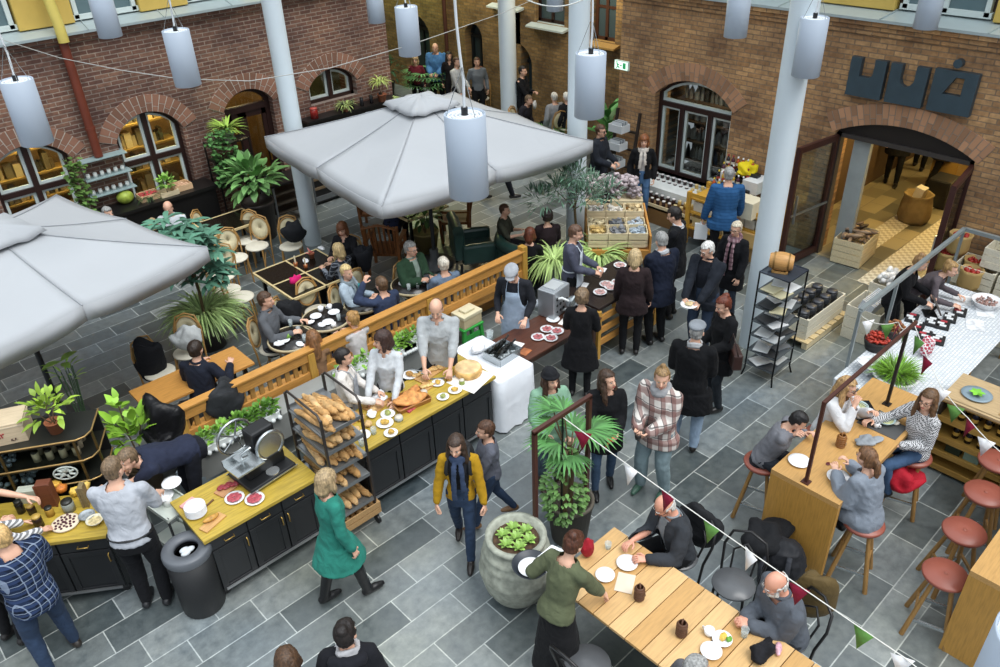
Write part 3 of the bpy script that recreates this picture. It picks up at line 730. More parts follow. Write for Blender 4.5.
 if st!='bald':
  q=MB();k={'short':.011,'long':.016,'bob':.02,'bun':.012,'pony':.012,'curly':.024,'balding':.009,'topknot':.011,'crop':.006}[st]
  q.ell(Hd(0,-.016,.03),((.076+k)*hs,(.096+k)*hs,(.09+k)*hs),Mh,20,12);q.ell(Hd(0,-.03,-.03),((.068+k)*hs,(.07+k)*hs,(.07+k)*hs),Mh)
  zl=-.065
  if st=='long':
   zl=-.6
   for sg in(-1,1):q.limb([Hd(.06*sg,-.02,.03),Hd(.082*sg,.0,-.08),Hd(.09*sg,.015,-.2),Hd(.085*sg,.02,-.3)],[.04*hs,.036*hs,.036*hs,.02*hs])
   q.limb([Hd(0,-.07,.02),Hd(0,-.085,-.1),Hd(0,-.09,-.24),Hd(0,-.085,-.33)],[.07*hs,.075*hs,.075*hs,.04*hs])
  elif st=='bob':
   zl=-.2
   for sg in(-1,1):q.limb([Hd(.055*sg,-.01,.03),Hd(.083*sg,.0,-.06),Hd(.072*sg,.012,-.125)],[.042*hs,.036*hs,.02*hs])
   q.limb([Hd(0,-.06,.02),Hd(0,-.075,-.08),Hd(0,-.06,-.13)],[.075*hs,.078*hs,.05*hs])
  elif st=='bun':q.ell(Hd(.01,-.07,.105),(.05*hs,.045*hs,.042*hs),Mh)
  elif st=='topknot':q.ell(Hd(0,-.03,.14),(.032*hs,.03*hs,.036*hs),Mh)
  elif st=='pony':
   zl=-.6;q.limb([Hd(0,-.1,.04),Hd(0,-.145,.0),Hd(0,-.15,-.1),Hd(.01,-.13,-.24)],[.024*hs,.032*hs,.036*hs,.012*hs])
  hc,hf=remesh(q,max(.009,vox*.85),1,{'curly':.016,'long':.008,'bob':.006}.get(st,.0055),22 if st!='curly' else 16,sd)
  Mi=Mh.transposed();Cc=np.array(C);Ma=np.array(Mi)/hs
  hl={'short':.062,'crop':.06,'long':.068,'bob':.03,'bun':.072,'pony':.07,'curly':.05,'balding':.035,'topknot':.075}[st]
  side_y=.03 if st not in('long','bob')else.045
  def keep(c):
   l=(c-Cc)@Ma.T;x,y,z=l[:,0],l[:,1],l[:,2]
   facem=(y>side_y-.25*np.clip(z-.0,0,.1))&(z<hl)&(np.abs(x)<.075+(.0 if st in('long','bob')else.05))
   low=z<zl
   if st in('short','crop','balding','curly'):low=low|((z<-.035)&(y>-.02))
   ear=np.zeros_like(low)
   if st not in('long','bob','curly'):ear=(z<.0)&(y>-.03)&(np.abs(x)>.05)
   bald=np.zeros_like(low)
   if st=='balding':bald=(z>.035)&(y>-.1)&(np.abs(x)<.085)|(z>.07)
   return~(facem|low|ear|bald)
  hc,hf=cut(hc,hf,keep)
  mesh_obj('hair',hc,hf,HM,root,None,.008)
 def sleeve(mb,i,frac,inf,cuff=0.0):
  mb.limb([S[i],S[i].lerp(E[i],.5),E[i]],[(.045*bw+inf*.85)*s,(.048*bw+inf)*s,(.041*bw+inf)*s])
  if frac>.5:
   t=(frac-.5)*2;mb.limb([E[i],E[i].lerp(W[i],.4*t),E[i].lerp(W[i],t)],[(.043*bw+inf)*s,(.041*bw+inf)*s,(.03*bw+inf+cuff)*s])
 def garment(name,m,hem,slv=.97,inf=.012,fold=.009,opening=0,lab=None,flare=0.0,collar=0,neckcut=.52,vn=0,wide=1.0,shawl=False):
  mb=MB();torso(mb,inf,max(-.16,-hem)if hem<.16 else-.16,.545,wide)
  if hem>.16 and sit is None:
   c0=Pv-Z*.1*s;n=5;rings=[]
   for t in range(n+1):
    z=-.08-(hem-.08)*t/n;kc=Hj[0].lerp(A[0],min(1,-z/.9));kd=Hj[1].lerp(A[1],min(1,-z/.9));c=V(((kc.x+kd.x)/2,(kc.y+kd.y)/2,pz+z*s))
    ex=.5*abs(kc.x-kd.x);ey=.5*abs(kc.y-kd.y)
    rings.append([c+X*(.1*bw+.02+ex+inf+flare*t/n*.1)*s*math.cos(2*PI*j/18)+Y*(.135*bw+inf+ey+flare*t/n*.1)*s*math.sin(2*PI*j/18)for j in range(18)])
   mb.loft(rings)
  elif hem>.16:
   for i in(0,1):mb.limb([Hj[i],Hj[i].lerp(K[i],min(.8,hem*1.2))],[(.1*bw+inf)*s,(.085*bw+inf)*s])
  if slv>0:
   for i in(0,1):sleeve(mb,i,slv,inf)
  if shawl:
   for i in(0,1):mb.limb([S[i],E[i].lerp(Pv,.15),E[i].lerp(Pv+u*.1,.5)],[.075*s,.1*s,.11*s])
  gc,gf=remesh(mb,.015 if vox<.014 else.018,2,fold,8,sd+len(name))
  pa,ua,fa,ra=np.array(Pv),np.array(u),np.array(fy),np.array(rx)
  def keep(c):
   l=c-pa;d=l@ua/s;f=l@fa/s;r=l@ra/s
   ok=np.ones(len(c),bool)
   ok&=~((d>neckcut)&(np.abs(r)<.075))
   if vn:ok&=~((f>0)&(d>.52-vn)&(np.abs(r)<(d-(.52-vn))*.32+.005)&(np.abs(r)<.1))
   if opening:ok&=~((f>.02)&(np.abs(r)<opening*(.5+.5*np.clip((d+.25)/.6,0,1)))&(d<.56))
   return ok
  gc,gf=cut(gc,gf,keep)
  o=mesh_obj(name,gc,gf,m,root,None,.006)
  if lab:o['label']=lab
  if collar:
   cb=MB();ring=[neck+u*(.0+.012*math.cos(a))*s+rx*(.07*math.sin(a))*s+fy*(.066*math.cos(a)+.004)*s for a in[2*PI*j/16 for j in range(16)]]
   if opening or vn:ring=[p for j,p in enumerate(ring)if j not in(0,1,15)]
   cb.tube(ring,collar*s,8,closed=not(opening or vn));cb_o=mesh_obj('collar',np.zeros((0,3)),[],m,o,cb)
  return o
 if legs:
  kind,lm=legs[0],legs[1];mb=MB();inf=legs[2]if len(legs)>2 else.012
  if kind=='skirt':
   ln=inf;rings=[]
   for t in range(7):
    z=.1-(ln+.1)*t/6;rings.append([V((Pv.x,Pv.y,pz+z*s))+X*(.145+.05*t/6*ln/.4)*s*math.cos(2*PI*j/24)*(1+.03*math.sin(j*2.1)*t/6)+Y*(.115+.07*t/6*ln/.4)*s*math.sin(2*PI*j/24)*(1+.05*math.sin(j*1.7)*t/6)for j in range(24)])
   mb.loft(rings)
  else:
   torso(mb,inf*.6,-.16,.12,1.0,0,False)
   for i in(0,1):
    mb.limb([Hj[i]+V((0,0,.02)),Hj[i].lerp(K[i],.5),K[i]],[(.09*bw+inf*.5)*s,(.072*bw+inf)*s,(.055*bw+inf)*s])
    mb.limb([K[i],K[i].lerp(A[i],.4),A[i]+V((0,0,.0))],[(.055*bw+inf)*s,(.052*bw+inf)*s,(.04+inf*.9)*s])
  gc,gf=remesh(mb,.016 if vox<.014 else.02,2,.006 if kind!='skirt' else.008,9,sd+3)
  mesh_obj('skirt' if kind=='skirt' else 'trousers',gc,gf,lm,root)
 if inner:garment(inner[0],inner[1],inner[2]if len(inner)>2 else.02,**(dict(slv=.4,inf=.006,fold=.003,collar=.012)))
 if top:garment(top[0],top[1],**top[2])
 SM=mat(shoes,.4,var=.1)if isinstance(shoes,str)else shoes
 for i in(0,1):
  sg=-1 if i==0 else 1
  q=MB();fd=V((0,1,0))if sit is None else V((.1*sg,1,0)).normalized()
  q.limb([A[i]+V((0,-.035*s,-.04*s)),A[i]+fd*.09*s+V((0,0,-.048*s)),A[i]+fd*.165*s+V((0,0,-.056*s))],[.043*s,.045*s,.03*s],12)
  if boots:q.limb([A[i]-V((0,.01,.03)),A[i].lerp(K[i],boots)],[.05*s,.066*s],12)
  else:q.limb([A[i]-V((0,.01,.03)),A[i]+V((0,0,.015))],[.043*s,.043*s],12)
  q2,f2=remesh(q,.013,1)
  q2[:,2]=np.maximum(q2[:,2],A[i].z-.083*s)
  mesh_obj('boot' if boots else 'shoe',q2,f2,SM,root)
 for ex in extras:
  n=ex[0]
  if n=='scarf':
   q=MB();m=ex[1];t=ex[2]if len(ex)>2 else.032
   ring=[neck+u*(-.028+.012*math.cos(a*2+.4))*s-fy*0+u*(-.018*math.cos(a))*s+rx*(.078*math.sin(a))*s+fy*(.08*math.cos(a)+.012)*s for a in[2*PI*j/18 for j in range(18)]]
   q.tube(ring,t*s,10,closed=True);ring2=[p+u*.03*s+fy*.008*math.sin(j)for j,p in enumerate(ring)];q.tube(ring2,t*.8*s,10,closed=True)
   if len(ex)>3:
    for sg in(-1,1):q.tube([Sp(.52,.085,.03*sg),Sp(.42,.15,.04*sg),Sp(.3,.165,.045*sg),Sp(.52-ex[3]*(1 if sg>0 else.78),.16,.055*sg)],[.028*s,.03*s,.032*s,.034*s],8,flat=.5)
   c_,f_=remesh(q,.012,1,.006,14,sd);mesh_obj('scarf',c_,f_,m,root)
  elif n=='beanie' or n=='flat_cap' or n=='cap':
   q=MB()
   if n=='flat_cap':
    q.ell(Hd(0,-.01,.085),(.1*hs,.118*hs,.046*hs),Mh,20,12);q.ell(Hd(0,.1,.066),(.07*hs,.05*hs,.012*hs),Mh)
   else:
    q.ell(Hd(0,-.02,.055),(.09*hs,.11*hs,.1*hs),Mh,20,12);q.tube([Hd(.09*math.sin(a),-.018+.11*math.cos(a),.045+.012*math.cos(a))for a in[2*PI*j/20 for j in range(20)]],.016*hs,8,closed=True)
    if n=='cap':q.ell(Hd(0,-.1,.11),(.05,.05,.04),Mh)
   c_,f_=remesh(q,.01,1,.002);Mi=np.array(Mh.transposed())/hs;Cc=np.array(C)
   if n!='flat_cap':c_,f_=cut(c_,f_,lambda c:((c-Cc)@Mi.T)[:,2]>(.025 if n=='beanie' else.035))
   mesh_obj(n,c_,f_,ex[1],root,None,.006)
  elif n=='glasses':
   q=MB()
   for sg in(-1,1):
    q.tube([Hd(.033*sg+.024*math.cos(a),.098,-.004+.019*math.sin(a))for a in[2*PI*j/14 for j in range(14)]],.0028*hs,5,closed=True);q.tube([Hd(.056*sg,.097,.002),Hd(.08*sg,.05,.004),Hd(.083*sg,-.01,0)],.0026*hs,5)
   q.tube([Hd(-.009,.1,0),Hd(.009,.1,0)],.0026*hs,5);o=mesh_obj('glasses',np.zeros((0,3)),[],mat(ex[1]if len(ex)>1 else '1a1614',.3),root,q)
   if len(ex)>2:
    q=MB()
    for sg in(-1,1):q.ell(Hd(.033*sg,.097,-.004),(.023*hs,.003,.018*hs),Mh,12,6)
    mesh_obj('lens',np.zeros((0,3)),[],mat('14181a',.1),o,q)
  elif n=='beard':
   q=MB();q.ell(Hd(0,.038,-.082),(.056*hs,.056*hs,.048*hs),Mh);q.ell(Hd(0,.082,-.052),(.034*hs,.014*hs,.009*hs),Mh)
   for sg in(-1,1):q.limb([Hd(.066*sg,.01,-.02),Hd(.055*sg,.03,-.07)],[.013*hs,.022*hs])
   c_,f_=remesh(q,.01,1,.006,40,sd);Mi=np.array(Mh.transposed())/hs;Cc=np.array(C)
   c_,f_=cut(c_,f_,lambda c:~((np.abs(((c-Cc)@Mi.T)[:,0])<.02)&(np.abs(((c-Cc)@Mi.T)[:,2]+.068)<.008)))
   mesh_obj('beard',c_,f_,mat(HAIRC.get(ex[1],ex[1]),.6,kind='hair'),root)
  elif n=='apron':
   q=MB();m=ex[1];rows=[]
   lo=ex[2]if len(ex)>2 else.55
   for d,wd in((.4,.09),(.3,.1),(.2,.12),(.12,.17),(.0,.19),(-.15,.2),(-.3,.2),(-lo,.2)):
    row=[]
    for j in range(9):
     a=(-1+2*j/8);r=a*wd;base=Sp(d,0)if d>-.02 else Pv+Z*d*s
     ff=(.142*bw+.012)*math.sqrt(max(.0,1-(a*wd/.235)**2))+(.02 if d<.1 else 0)
     if sit is not None and d<0:base=Pv+fy*(-d)*s+Z*.09*s;ff=0
     row.append(base+(rx if d>-.02 else X)*r*s+(fy if d>-.02 else Y)*ff*s)
    rows.append(row)
   vs=[p for r_ in rows for p in r_];fs=[(i*9+j,i*9+j+1,(i+1)*9+j+1,(i+1)*9+j)for i in range(len(rows)-1)for j in range(8)]
   q.add(vs,fs,True);o=mesh_obj('apron',np.zeros((0,3)),[],m,root,q,.006)
   for sg in(-1,1):q=MB();q.tube([Sp(.4,.15*bw,.085*sg),Sp(.5,.09,.075*sg),Sp(.53,.0,.07*sg),Sp(.5,-.08,.03*sg)],.011*s,6,flat=.4);mesh_obj('strap',np.zeros((0,3)),[],m,o,q)
   q=MB();q.tube([Sp(.11,(.135*bw)*math.cos(a),(.165*bw)*math.sin(a))for a in[R(60)+R(240)*j/12 for j in range(13)]],.01,6)
   mesh_obj('strap',np.zeros((0,3)),[],m,o,q)
  elif n=='waist_apron':
   q=MB();m=ex[1];rows=[]
   for d in(.1,0,-.15,-.3,-.45,-ex[2]):
    rows.append([Pv+Z*d*s+X*math.sin(a)*(.19+.02*(-d))*s*bw+Y*math.cos(a)*(.15+.06*(-d))*s*bw for a in[R(-130)+R(260)*j/12 for j in range(13)]])
   vs=[p for r_ in rows for p in r_];fs=[(i*13+j,i*13+j+1,(i+1)*13+j+1,(i+1)*13+j)for i in range(len(rows)-1)for j in range(12)]
   q.add(vs,fs,True);mesh_obj('apron',np.zeros((0,3)),[],m,root,q,.006)
  elif n=='belt':
   q=MB();rr=[Sp(ex[2]if len(ex)>2 else.07,(.13*bw)*math.cos(a)-.008,(.168*bw)*math.sin(a))for a in[2*PI*j/20 for j in range(20)]]
   q.tube(rr,.02*s,8,closed=True,flat=.5);mesh_obj('belt',np.zeros((0,3)),[],mat(ex[1],.4),root,q)
  elif n=='hood':
   q=MB();q.tube([neck+u*(-.01-.05*abs(math.sin(a/2)))*s+rx*(.11*math.sin(a))*s-fy*(.02+.11*(1-abs(a)/PI))*s for a in[-2.4+4.8*j/12 for j in range(13)]],[.03*s]+[.05*s]*11+[.03*s],10)
   c_,f_=remesh(q,.014,2,.008,12,sd);mesh_obj('hood',c_,f_,ex[1],root)
 return root,lambda i,d=.09:(mr@(W[i]+(W[i]-E[i]).normalized()*d))+loc,mr,loc
def finish_people():
 for o in PENDING:COL.objects.link(o)
 PENDING.clear()
SEATS,HANDS={},{}
def F(c,v=.12):return mat(c,.9,kind='fabric',var=v)
def Tp(name,m,hem=.1,**k):return(name,F(m)if isinstance(m,str)else m,dict(hem=hem,**k))
def TR(c,w=.012):return('t',F(c),w)
DENIM,PALEJ,BLACKT=TR('2c3b52'),TR('8b9fb5',.018),TR('151619')
def P_(key,label,head,face,**k):
 r,hand,mr,loc=person(label,head,face,**k);SEATS[key]=(loc,r.rotation_euler.z);HANDS[key]=hand;return r
def build_people():
 tab=lambda z,y=.34,x=.1:((-x,y,z),(x,y,z))
 P_('chef','person in a grey-white T-shirt and black trousers, back to us, at the service trolley',(114,468),25,h=1.86,hands=((-.2,.42,1.08),(.2,.42,1.1)),hair=('crop','ash'),hy=25,lean=8,build=1.1,top=Tp('t_shirt','adb1b9',.12,slv=.5,inf=.016),legs=TR('15161a',.016),shoes='202124',extras=(('belt','141416',.02),))
 P_('waiter','person in a navy short-sleeved shirt bending low over the counter with head down',(127,460),255,h=1.82,lean=72,hp=-25,hy=-20,hands=((.15,.85,.95),(.35,.45,.9)),hair=('short','ash'),top=Tp('shirt','262b3d',.1,slv=.45,inf=.02),legs=TR('1a1c24'),extras=())
 P_('check','person in a dark blue checked shirt and jeans at the bottom left, seen from behind',(0,536),350,h=1.8,hands=((-.2,.35,1.15),(.2,.36,1.1)),hair=('crop','fair'),build=1.12,top=Tp('checked_shirt',plaid('1d2a44',[(13,0,.45,'0c1220','u'),(13,.2,.4,'34456a','z'),(13,.6,.12,'8f9db4','u'),(13,.7,.12,'8f9db4','z')]),.16,inf=.026),legs=DENIM,shoes='2a2420',feet=((-.16,-.05,0),(.16,.1,0)))
 P_('reach','person mostly outside the left edge, one bare arm reaching over the jars',(-34,476),100,h=1.75,lean=15,hands=((.05,.58,1.16),(.2,.3,1.1)),curl=(.5,.6),hair=('short','brown'),top=Tp('t_shirt','3a3d44',.1,slv=.45),legs=BLACKT)
 P_('stripe','person hidden by the checked shirt, a striped sleeve and open palm over the counter',(-22,512),60,h=1.66,fem=True,lean=20,hands=((-.05,.58,1.02),(.2,.55,1.0)),curl=(.2,.2),hair=('bob','brown'),top=Tp('striped_top',plaid('e2e2e4',[(28,0,.5,'1c1e26','z')]),.1),legs=BLACKT)
 P_('teal','woman in a teal tunic and tall black boots walking away beside the bread rack',(327,480),70,h=1.7,fem=True,hair=('bob','a08a68'),hy=-15,feet=((-.09,-.2,0),(.1,.2,0)),hands=((-.22,.12,.86),(.24,.06,.86)),top=Tp('tunic','2c7a6c',.36,inf=.02,flare=.6,fold=.01),legs=TR('1d2026',.004),shoes='121214',boots=.85)
 P_('front_l','brown-haired person at the very bottom edge, only the top of the head showing',(287,660),5,h=1.66,fem=True,hair=('bob','4a3422'),top=Tp('jacket','33333a',.14,inf=.026),legs=BLACKT)
 P_('front_r','dark-haired person in a black hooded jacket at the bottom edge',(346,632),12,h=1.72,fem=True,hair=('bun','dark'),hy=20,top=Tp('jacket','1a1b20',.2,inf=.035,fold=.01),legs=BLACKT,extras=(('hood',F('1d1e24')),('scarf',F('a9a9ac'),.03)))
 P_('yellow','woman in a mustard cardigan, navy scarf and jeans walking towards us',(456,446),188,h=1.66,fem=True,hair=('long','3a2a20'),hp=10,hy=10,feet=((-.07,.16,0),(.09,-.28,.04)),hands=((-.24,.12,.84),(.24,.1,.84)),top=Tp('cardigan','ad851f',.1,inf=.016,opening=.11),inner=('jumper',F('1e1f24'),.06),legs=DENIM,shoes='241f1e',extras=(('scarf',F('36435c'),.03,.5),))
 P_('child','child in a grey jumper and jeans walking left behind the mustard cardigan',(485,430),262,h=1.42,hair=('short','brown'),hands=((-.16,.22,.75),(.18,.16,.72)),feet=((-.07,.2,0),(.08,-.26,.05)),top=Tp('jumper','5c5f6a',.1,inf=.02),legs=DENIM,shoes='7a5a3c')
 P_('baker','balding baker in a pale grey rolled-sleeve shirt cutting bread at the counter',(436,309),190,h=1.86,hair=('balding','ash'),hp=18,hands=((-.16,.42,1.02),(.14,.46,1.0)),curl=(.9,.6),build=1.08,top=Tp('shirt','a9adaf',.16,slv=.72,inf=.014,collar=.018,vn=.05),legs=TR('2a2c30'))
 P_('shirtw','woman in a white collarless shirt with a dark bob behind the bread counter',(382,340),205,h=1.72,fem=True,hair=('bob','3a2620'),hy=50,hands=((-.18,.34,.98),(.14,.36,1.0)),top=Tp('shirt','c6cace',.16,inf=.013,vn=.06),legs=TR('2a2c30'))
 P_('short','short dark-haired woman in white with a grey apron between rack and white shirt',(344,357),105,h=1.66,fem=True,hair=('short','dark'),hy=-10,hands=((-.08,.34,1.0),(.16,.34,1.02)),top=Tp('shirt','d8d2cc',.1,inf=.016),legs=TR('3a3c40'),extras=(('apron',F('8f9298'),.5),))
 P_('butcher','person in a grey flat cap and pale blue apron looking down by the fence end',(512,274),195,h=1.78,hp=30,lean=10,hair=('crop','dark'),hands=((-.2,.3,1.0),(.2,.26,1.02)),top=Tp('shirt','24262c',.1,slv=.9),legs=TR('2a2c34'),extras=(('flat_cap',F('9a9da2')),('apron',F('9fb0c4'),.6)))
 P_('seller','seller in a grey-blue jacket turned right behind the steel slicing machine',(576,233),98,h=1.76,hair=('short','5a4030'),hp=10,hands=((-.05,.36,1.1),(.12,.34,1.08)),top=Tp('jacket','4a4d5c',.14,inf=.02),legs=BLACKT,extras=(('apron',F('c4cdd6'),.5),))
 P_('greyhair','person in a black coat with mottled grey hair, back to us, at the dark table',(582,297),5,h=1.64,fem=True,hair=('curly','ash'),hands=((-.12,.3,1.05),(.14,.3,1.05)),top=Tp('coat','141417',.42,inf=.026,flare=.5),legs=BLACKT)
 P_('blondback','fair bobbed woman in a dark brown jumper seen from behind at the black-topped table',(635,257),0,h=1.68,fem=True,hair=('bob','b59e76'),hands=((-.22,.14,.86),(.24,.12,.86)),top=Tp('jumper','2a2022',.2,inf=.024),legs=BLACKT,build=1.1)
 P_('navy','grey-haired man in a navy coat, turned left beside the fair bobbed woman',(661,240),325,h=1.8,hair=('short','grey'),hp=12,hands=((-.1,.2,.95),(.22,.12,.85)),top=Tp('coat','1a2030',.26,inf=.03),legs=BLACKT,build=1.1,extras=(('scarf',F('b9bcc0'),.022),))
 P_('suit','tall dark-haired man in a black suit jacket looking down to the left',(674,215),285,h=1.86,hair=('short','dark'),hp=22,hands=((-.1,.26,.98),(.2,.12,.9)),top=Tp('jacket','17181c',.22,inf=.024,opening=.03),inner=('shirt',F('c9ccd2'),.05),legs=BLACKT,shoes='141414')
 P_('plateman','white-haired man in an open dark jacket and jeans holding a white plate',(707,250),205,h=1.78,hair=('short','white'),hp=14,hy=18,hands=((-.1,.36,1.0),(.12,.36,1.0)),top=Tp('jacket','20242c',.2,inf=.022,opening=.08),inner=('jumper',F('171a22'),.05),legs=TR('2f3b4e'),build=1.12,extras=(('glasses',),))
 P_('scarf','grey-blonde woman in a black coat and big mauve checked scarf',(736,229),205,h=1.66,fem=True,hair=('short','c2b8a4'),hands=((-.2,.16,.86),(.22,.12,.84)),top=Tp('coat','16171b',.34,inf=.03),legs=TR('2a3340'),extras=(('scarf',plaid('8a6a72',[(14,0,.4,'b49aa0','u'),(14,.2,.4,'5a444c','z')]),.04,.62),('glasses',)))
 P_('puffer','grey-haired man in a bright blue quilted jacket seen from behind',(729,174),352,h=1.84,hair=('crop','grey'),hands=((-.34,.1,.8),(.28,.2,.95)),top=Tp('quilted_jacket',plaid('2c5784',[(18,0,.2,'1f446e','z')]),.2,inf=.028,fold=.008),legs=TR('17181c'),shoes='141414',build=1.08)
 P_('redhair','ginger-haired woman in a black jacket, pale scarf and jeans by the wide window',(644,141),180,h=1.72,fem=True,hair=('bob','7d4a26'),top=Tp('jacket','17181b',.12,inf=.024,opening=.05),inner=('jumper',F('c9c6c4'),.06),legs=TR('4a6a90'),extras=(('scarf',F('c9c2ba'),.034,.35),))
 P_('shades','man in sunglasses and a dark jacket half hidden by the middle column',(601,131),120,h=1.8,hair=('short','brown'),hands=((-.1,.32,1.1),(.12,.32,1.1)),top=Tp('jacket','22262e',.2,inf=.03,collar=.02),legs=TR('2a2d34'),extras=(('glasses','141414',1),))
 P_('redblack','red-haired woman in a black coat with a brown shoulder bag by the right column',(723,305),235,h=1.72,fem=True,hair=('bun','5f2a17'),hp=18,hands=((-.14,.3,1.05),(.14,.2,1.0)),top=Tp('coat','121316',.3,inf=.03),legs=TR('23282e'),shoes='141414')
 P_('cap','person in a grey cap and long black coat with pale jeans, seen from behind',(697,331),12,h=1.78,hair=('crop','grey'),hands=((-.14,.28,1.1),(.12,.3,1.15)),top=Tp('coat','101114',.34,inf=.032,flare=.3),legs=PALEJ,shoes='17130f',feet=((-.13,0,0),(.14,-.06,0)),build=1.08,extras=(('flat_cap',F('7d8288')),('scarf',F('a4a6a8'),.024)))
 P_('plaid','young man with a top knot, grey snood and big brown-checked shirt jacket',(662,378),205,h=1.76,hair=('topknot','866a45'),hp=4,hy=-25,hands=((-.07,.34,1.12),(.08,.34,1.12)),curl=(1,1),top=Tp('shirt_jacket',plaid('ccc6c0',[(7,0,.42,'7a5550','u'),(7,.2,.42,'7a5550','z'),(7,.62,.07,'2a2a30','u'),(7,.72,.07,'2a2a30','z')]),.2,inf=.04,fold=.009),legs=('t',F('7f9298'),.03),shoes='3a5a4c',feet=((-.14,-.02,0),(.14,.04,0)),extras=(('scarf',F('8f9093'),.046),))
 P_('longcoat','long-haired woman in a short black coat holding an orange napkin, looking right',(608,380),170,h=1.66,fem=True,hair=('long','3c2a1e'),hy=-40,hp=-8,hands=((-.08,.33,1.06),(.1,.33,1.08)),curl=(.95,.95),top=Tp('coat','131417',.3,inf=.032),legs=TR('3c5068'),shoes='121214',feet=((-.1,-.1,0),(.1,.12,0)))
 P_('mint','woman in a dark beanie and mint green jacket behind the fan palm',(551,379),165,h=1.68,fem=True,hair=('long','3a2418'),hy=-20,hands=((-.16,.3,.98),(.14,.32,1.05)),top=Tp('jacket','7fa48c',.3,inf=.034,fold=.01),legs=TR('4a5a66'),shoes='3a2a22',boots=.3,extras=(('beanie',F('1d1e22')),))
 P_('server','server in an olive shirt and long black apron holding a tray beside the plank table',(574,543),38,h=1.7,fem=True,lean=14,hair=('bun','4a2818'),hp=15,hands=((-.4,.16,.96),(.2,.42,.86)),curl=(.6,.5),top=Tp('shirt','5a6048',.12,slv=.8,inf=.026,fold=.009),legs=('skirt',F('1a1a1c'),.72),shoes='1a1a1a')
 P_('redcap','seated bald man with glasses in a dark grey cardigan, both hands round a plate',(664,506),238,h=1.78,sit=.46,lean=12,hair=('balding','white'),skin='rosy',hp=25,hands=((-.22,.46,.8),(.02,.5,.82)),top=Tp('cardigan','34373c',.12,inf=.024,opening=.06),inner=('shirt',F('8a8f94'),.06),legs=BLACKT,build=1.08,extras=(('glasses',),))
 P_('beard','seated bald man with white beard and glasses in a grey sweater, hands folded',(775,584),232,h=1.78,sit=.46,lean=14,hair=('balding','white'),skin='rosy',hp=14,hands=((-.06,.4,.8),(.04,.4,.8)),curl=(.9,.9),top=Tp('sweater','555a62',.14,inf=.03,collar=.018),legs=TR('2a2c30'),build=1.14,extras=(('beard','white'),('glasses','7a7a7a')))
 P_('greytop','grey-haired diner at the bottom edge, only the crown of the head showing',(697,668),60,h=1.7,sit=.46,hair=('short','grey'),top=Tp('sweater','5a5a5e',.12),legs=BLACKT)
 st=dict(sit=.76)
 foot=((-.12,.3,.32),(.12,.3,.32))
 P_('blondgirl','long fair-haired girl in a white jacket, chin on her hand, at the high table',(848,387),110,h=1.66,fem=True,lean=10,hair=('long','a8865a'),hands=((-.1,.38,1.22),(.04,.26,1.3)),poles=(None,(.5,.3,-1)),feet=foot,top=Tp('jacket','c9c9cb',.12,inf=.026,fold=.01),legs=DENIM,extras=(('glasses',),),**st)
 P_('boy','dark-haired boy in a grey sweatshirt bent over his plate at the high table',(799,421),92,h=1.58,lean=22,hp=20,hair=('short','black'),hands=((-.2,.34,1.12),(.06,.24,1.25)),feet=foot,top=Tp('sweatshirt','6f7076',.12,inf=.022),legs=TR('2a2d34'),**st)
 P_('checked','long-haired girl with glasses in a black and white checked blouse smiling at us',(928,400),225,h=1.68,fem=True,hair=('long','5a4028'),hy=-25,hands=((-.1,.28,1.02),(.22,.42,1.14)),feet=foot,top=Tp('blouse',checker('d8d8da','1a1a1e',84),.14,inf=.026),legs=TR('3f5674'),extras=(('glasses',),),**st)
 P_('wrap','girl with a ponytail wrapped in a grey shawl, seen from behind at the high table',(866,457),300,h=1.64,fem=True,lean=12,hair=('pony','6a4a30'),hands=((-.1,.34,1.16),(.1,.34,1.18)),feet=foot,top=Tp('shawl','7d8590',.3,inf=.04,shawl=True,fold=.012),legs=TR('202328'),shoes='141414',**st)
 P_('keeper','stall keeper in black with tied hair standing behind the steel rail',(921,263),100,h=1.66,fem=True,lean=16,hp=18,hair=('bun','8a6a44'),hands=((-.2,.4,1.0),(.1,.42,1.0)),top=Tp('top','131316',.14,inf=.02,vn=.05),legs=BLACKT)
 P_('leaner','person in a mauve-grey top leaning over the stall cloth beside the keeper',(951,269),95,h=1.6,fem=True,lean=42,hp=-10,hair=('bun','9a7a4c'),hands=((-.2,.55,.9),(.15,.55,.9)),top=Tp('jumper','5a5256',.1),legs=BLACKT)
 for k,(x,y,f,l,c)in enumerate(((*A_(890,184)[:2],180,'nearer dark-clothed visitor in the lit lobby, head hidden by the door arch','17171a'),(*A_(918,168)[:2],10,'dark-clothed visitor further down the lobby on the right','1c1a1a'),(17.0,5.3,90,'dark-clothed visitor in the left depth of the lobby','221e1c'))):
  P_('lob%d'%k,l,None,f,at_xy=(x,y),h=1.78,vox=.016,hair=('short','brown'),seed=k+3,feet=((-.1,.1,0),(.1,-.15,0)),top=Tp('coat',c,.3,inf=.03),legs=BLACKT)
 S_=dict(sit=.46);Bn=dict(sit=.45)
 P_('sweater','young man in a grey roll-neck sweater seated at the café table by the grass pot',(266,300),112,h=1.8,hair=('short','4a3424'),hands=((-.2,.38,.8),(.16,.36,.8)),top=Tp('sweater','5b5e63',.1,inf=.018,collar=.018),legs=TR('22242a'),vox=.013,**S_)
 P_('girlback','long brown-haired girl on the fence bench with her back to us',(313,338),355,h=1.5,fem=True,hair=('long','7a5434'),hands=tab(.8),top=Tp('jumper','8a6a50',.1),legs=DENIM,vox=.014,**Bn)
 P_('bunw','woman in a white top with a fair messy bun on the fence bench',(352,319),330,h=1.66,fem=True,hair=('bun','a07a48'),hy=-20,hands=tab(.8),top=Tp('blouse','c9c4c4',.1),legs=DENIM,vox=.014,**Bn)
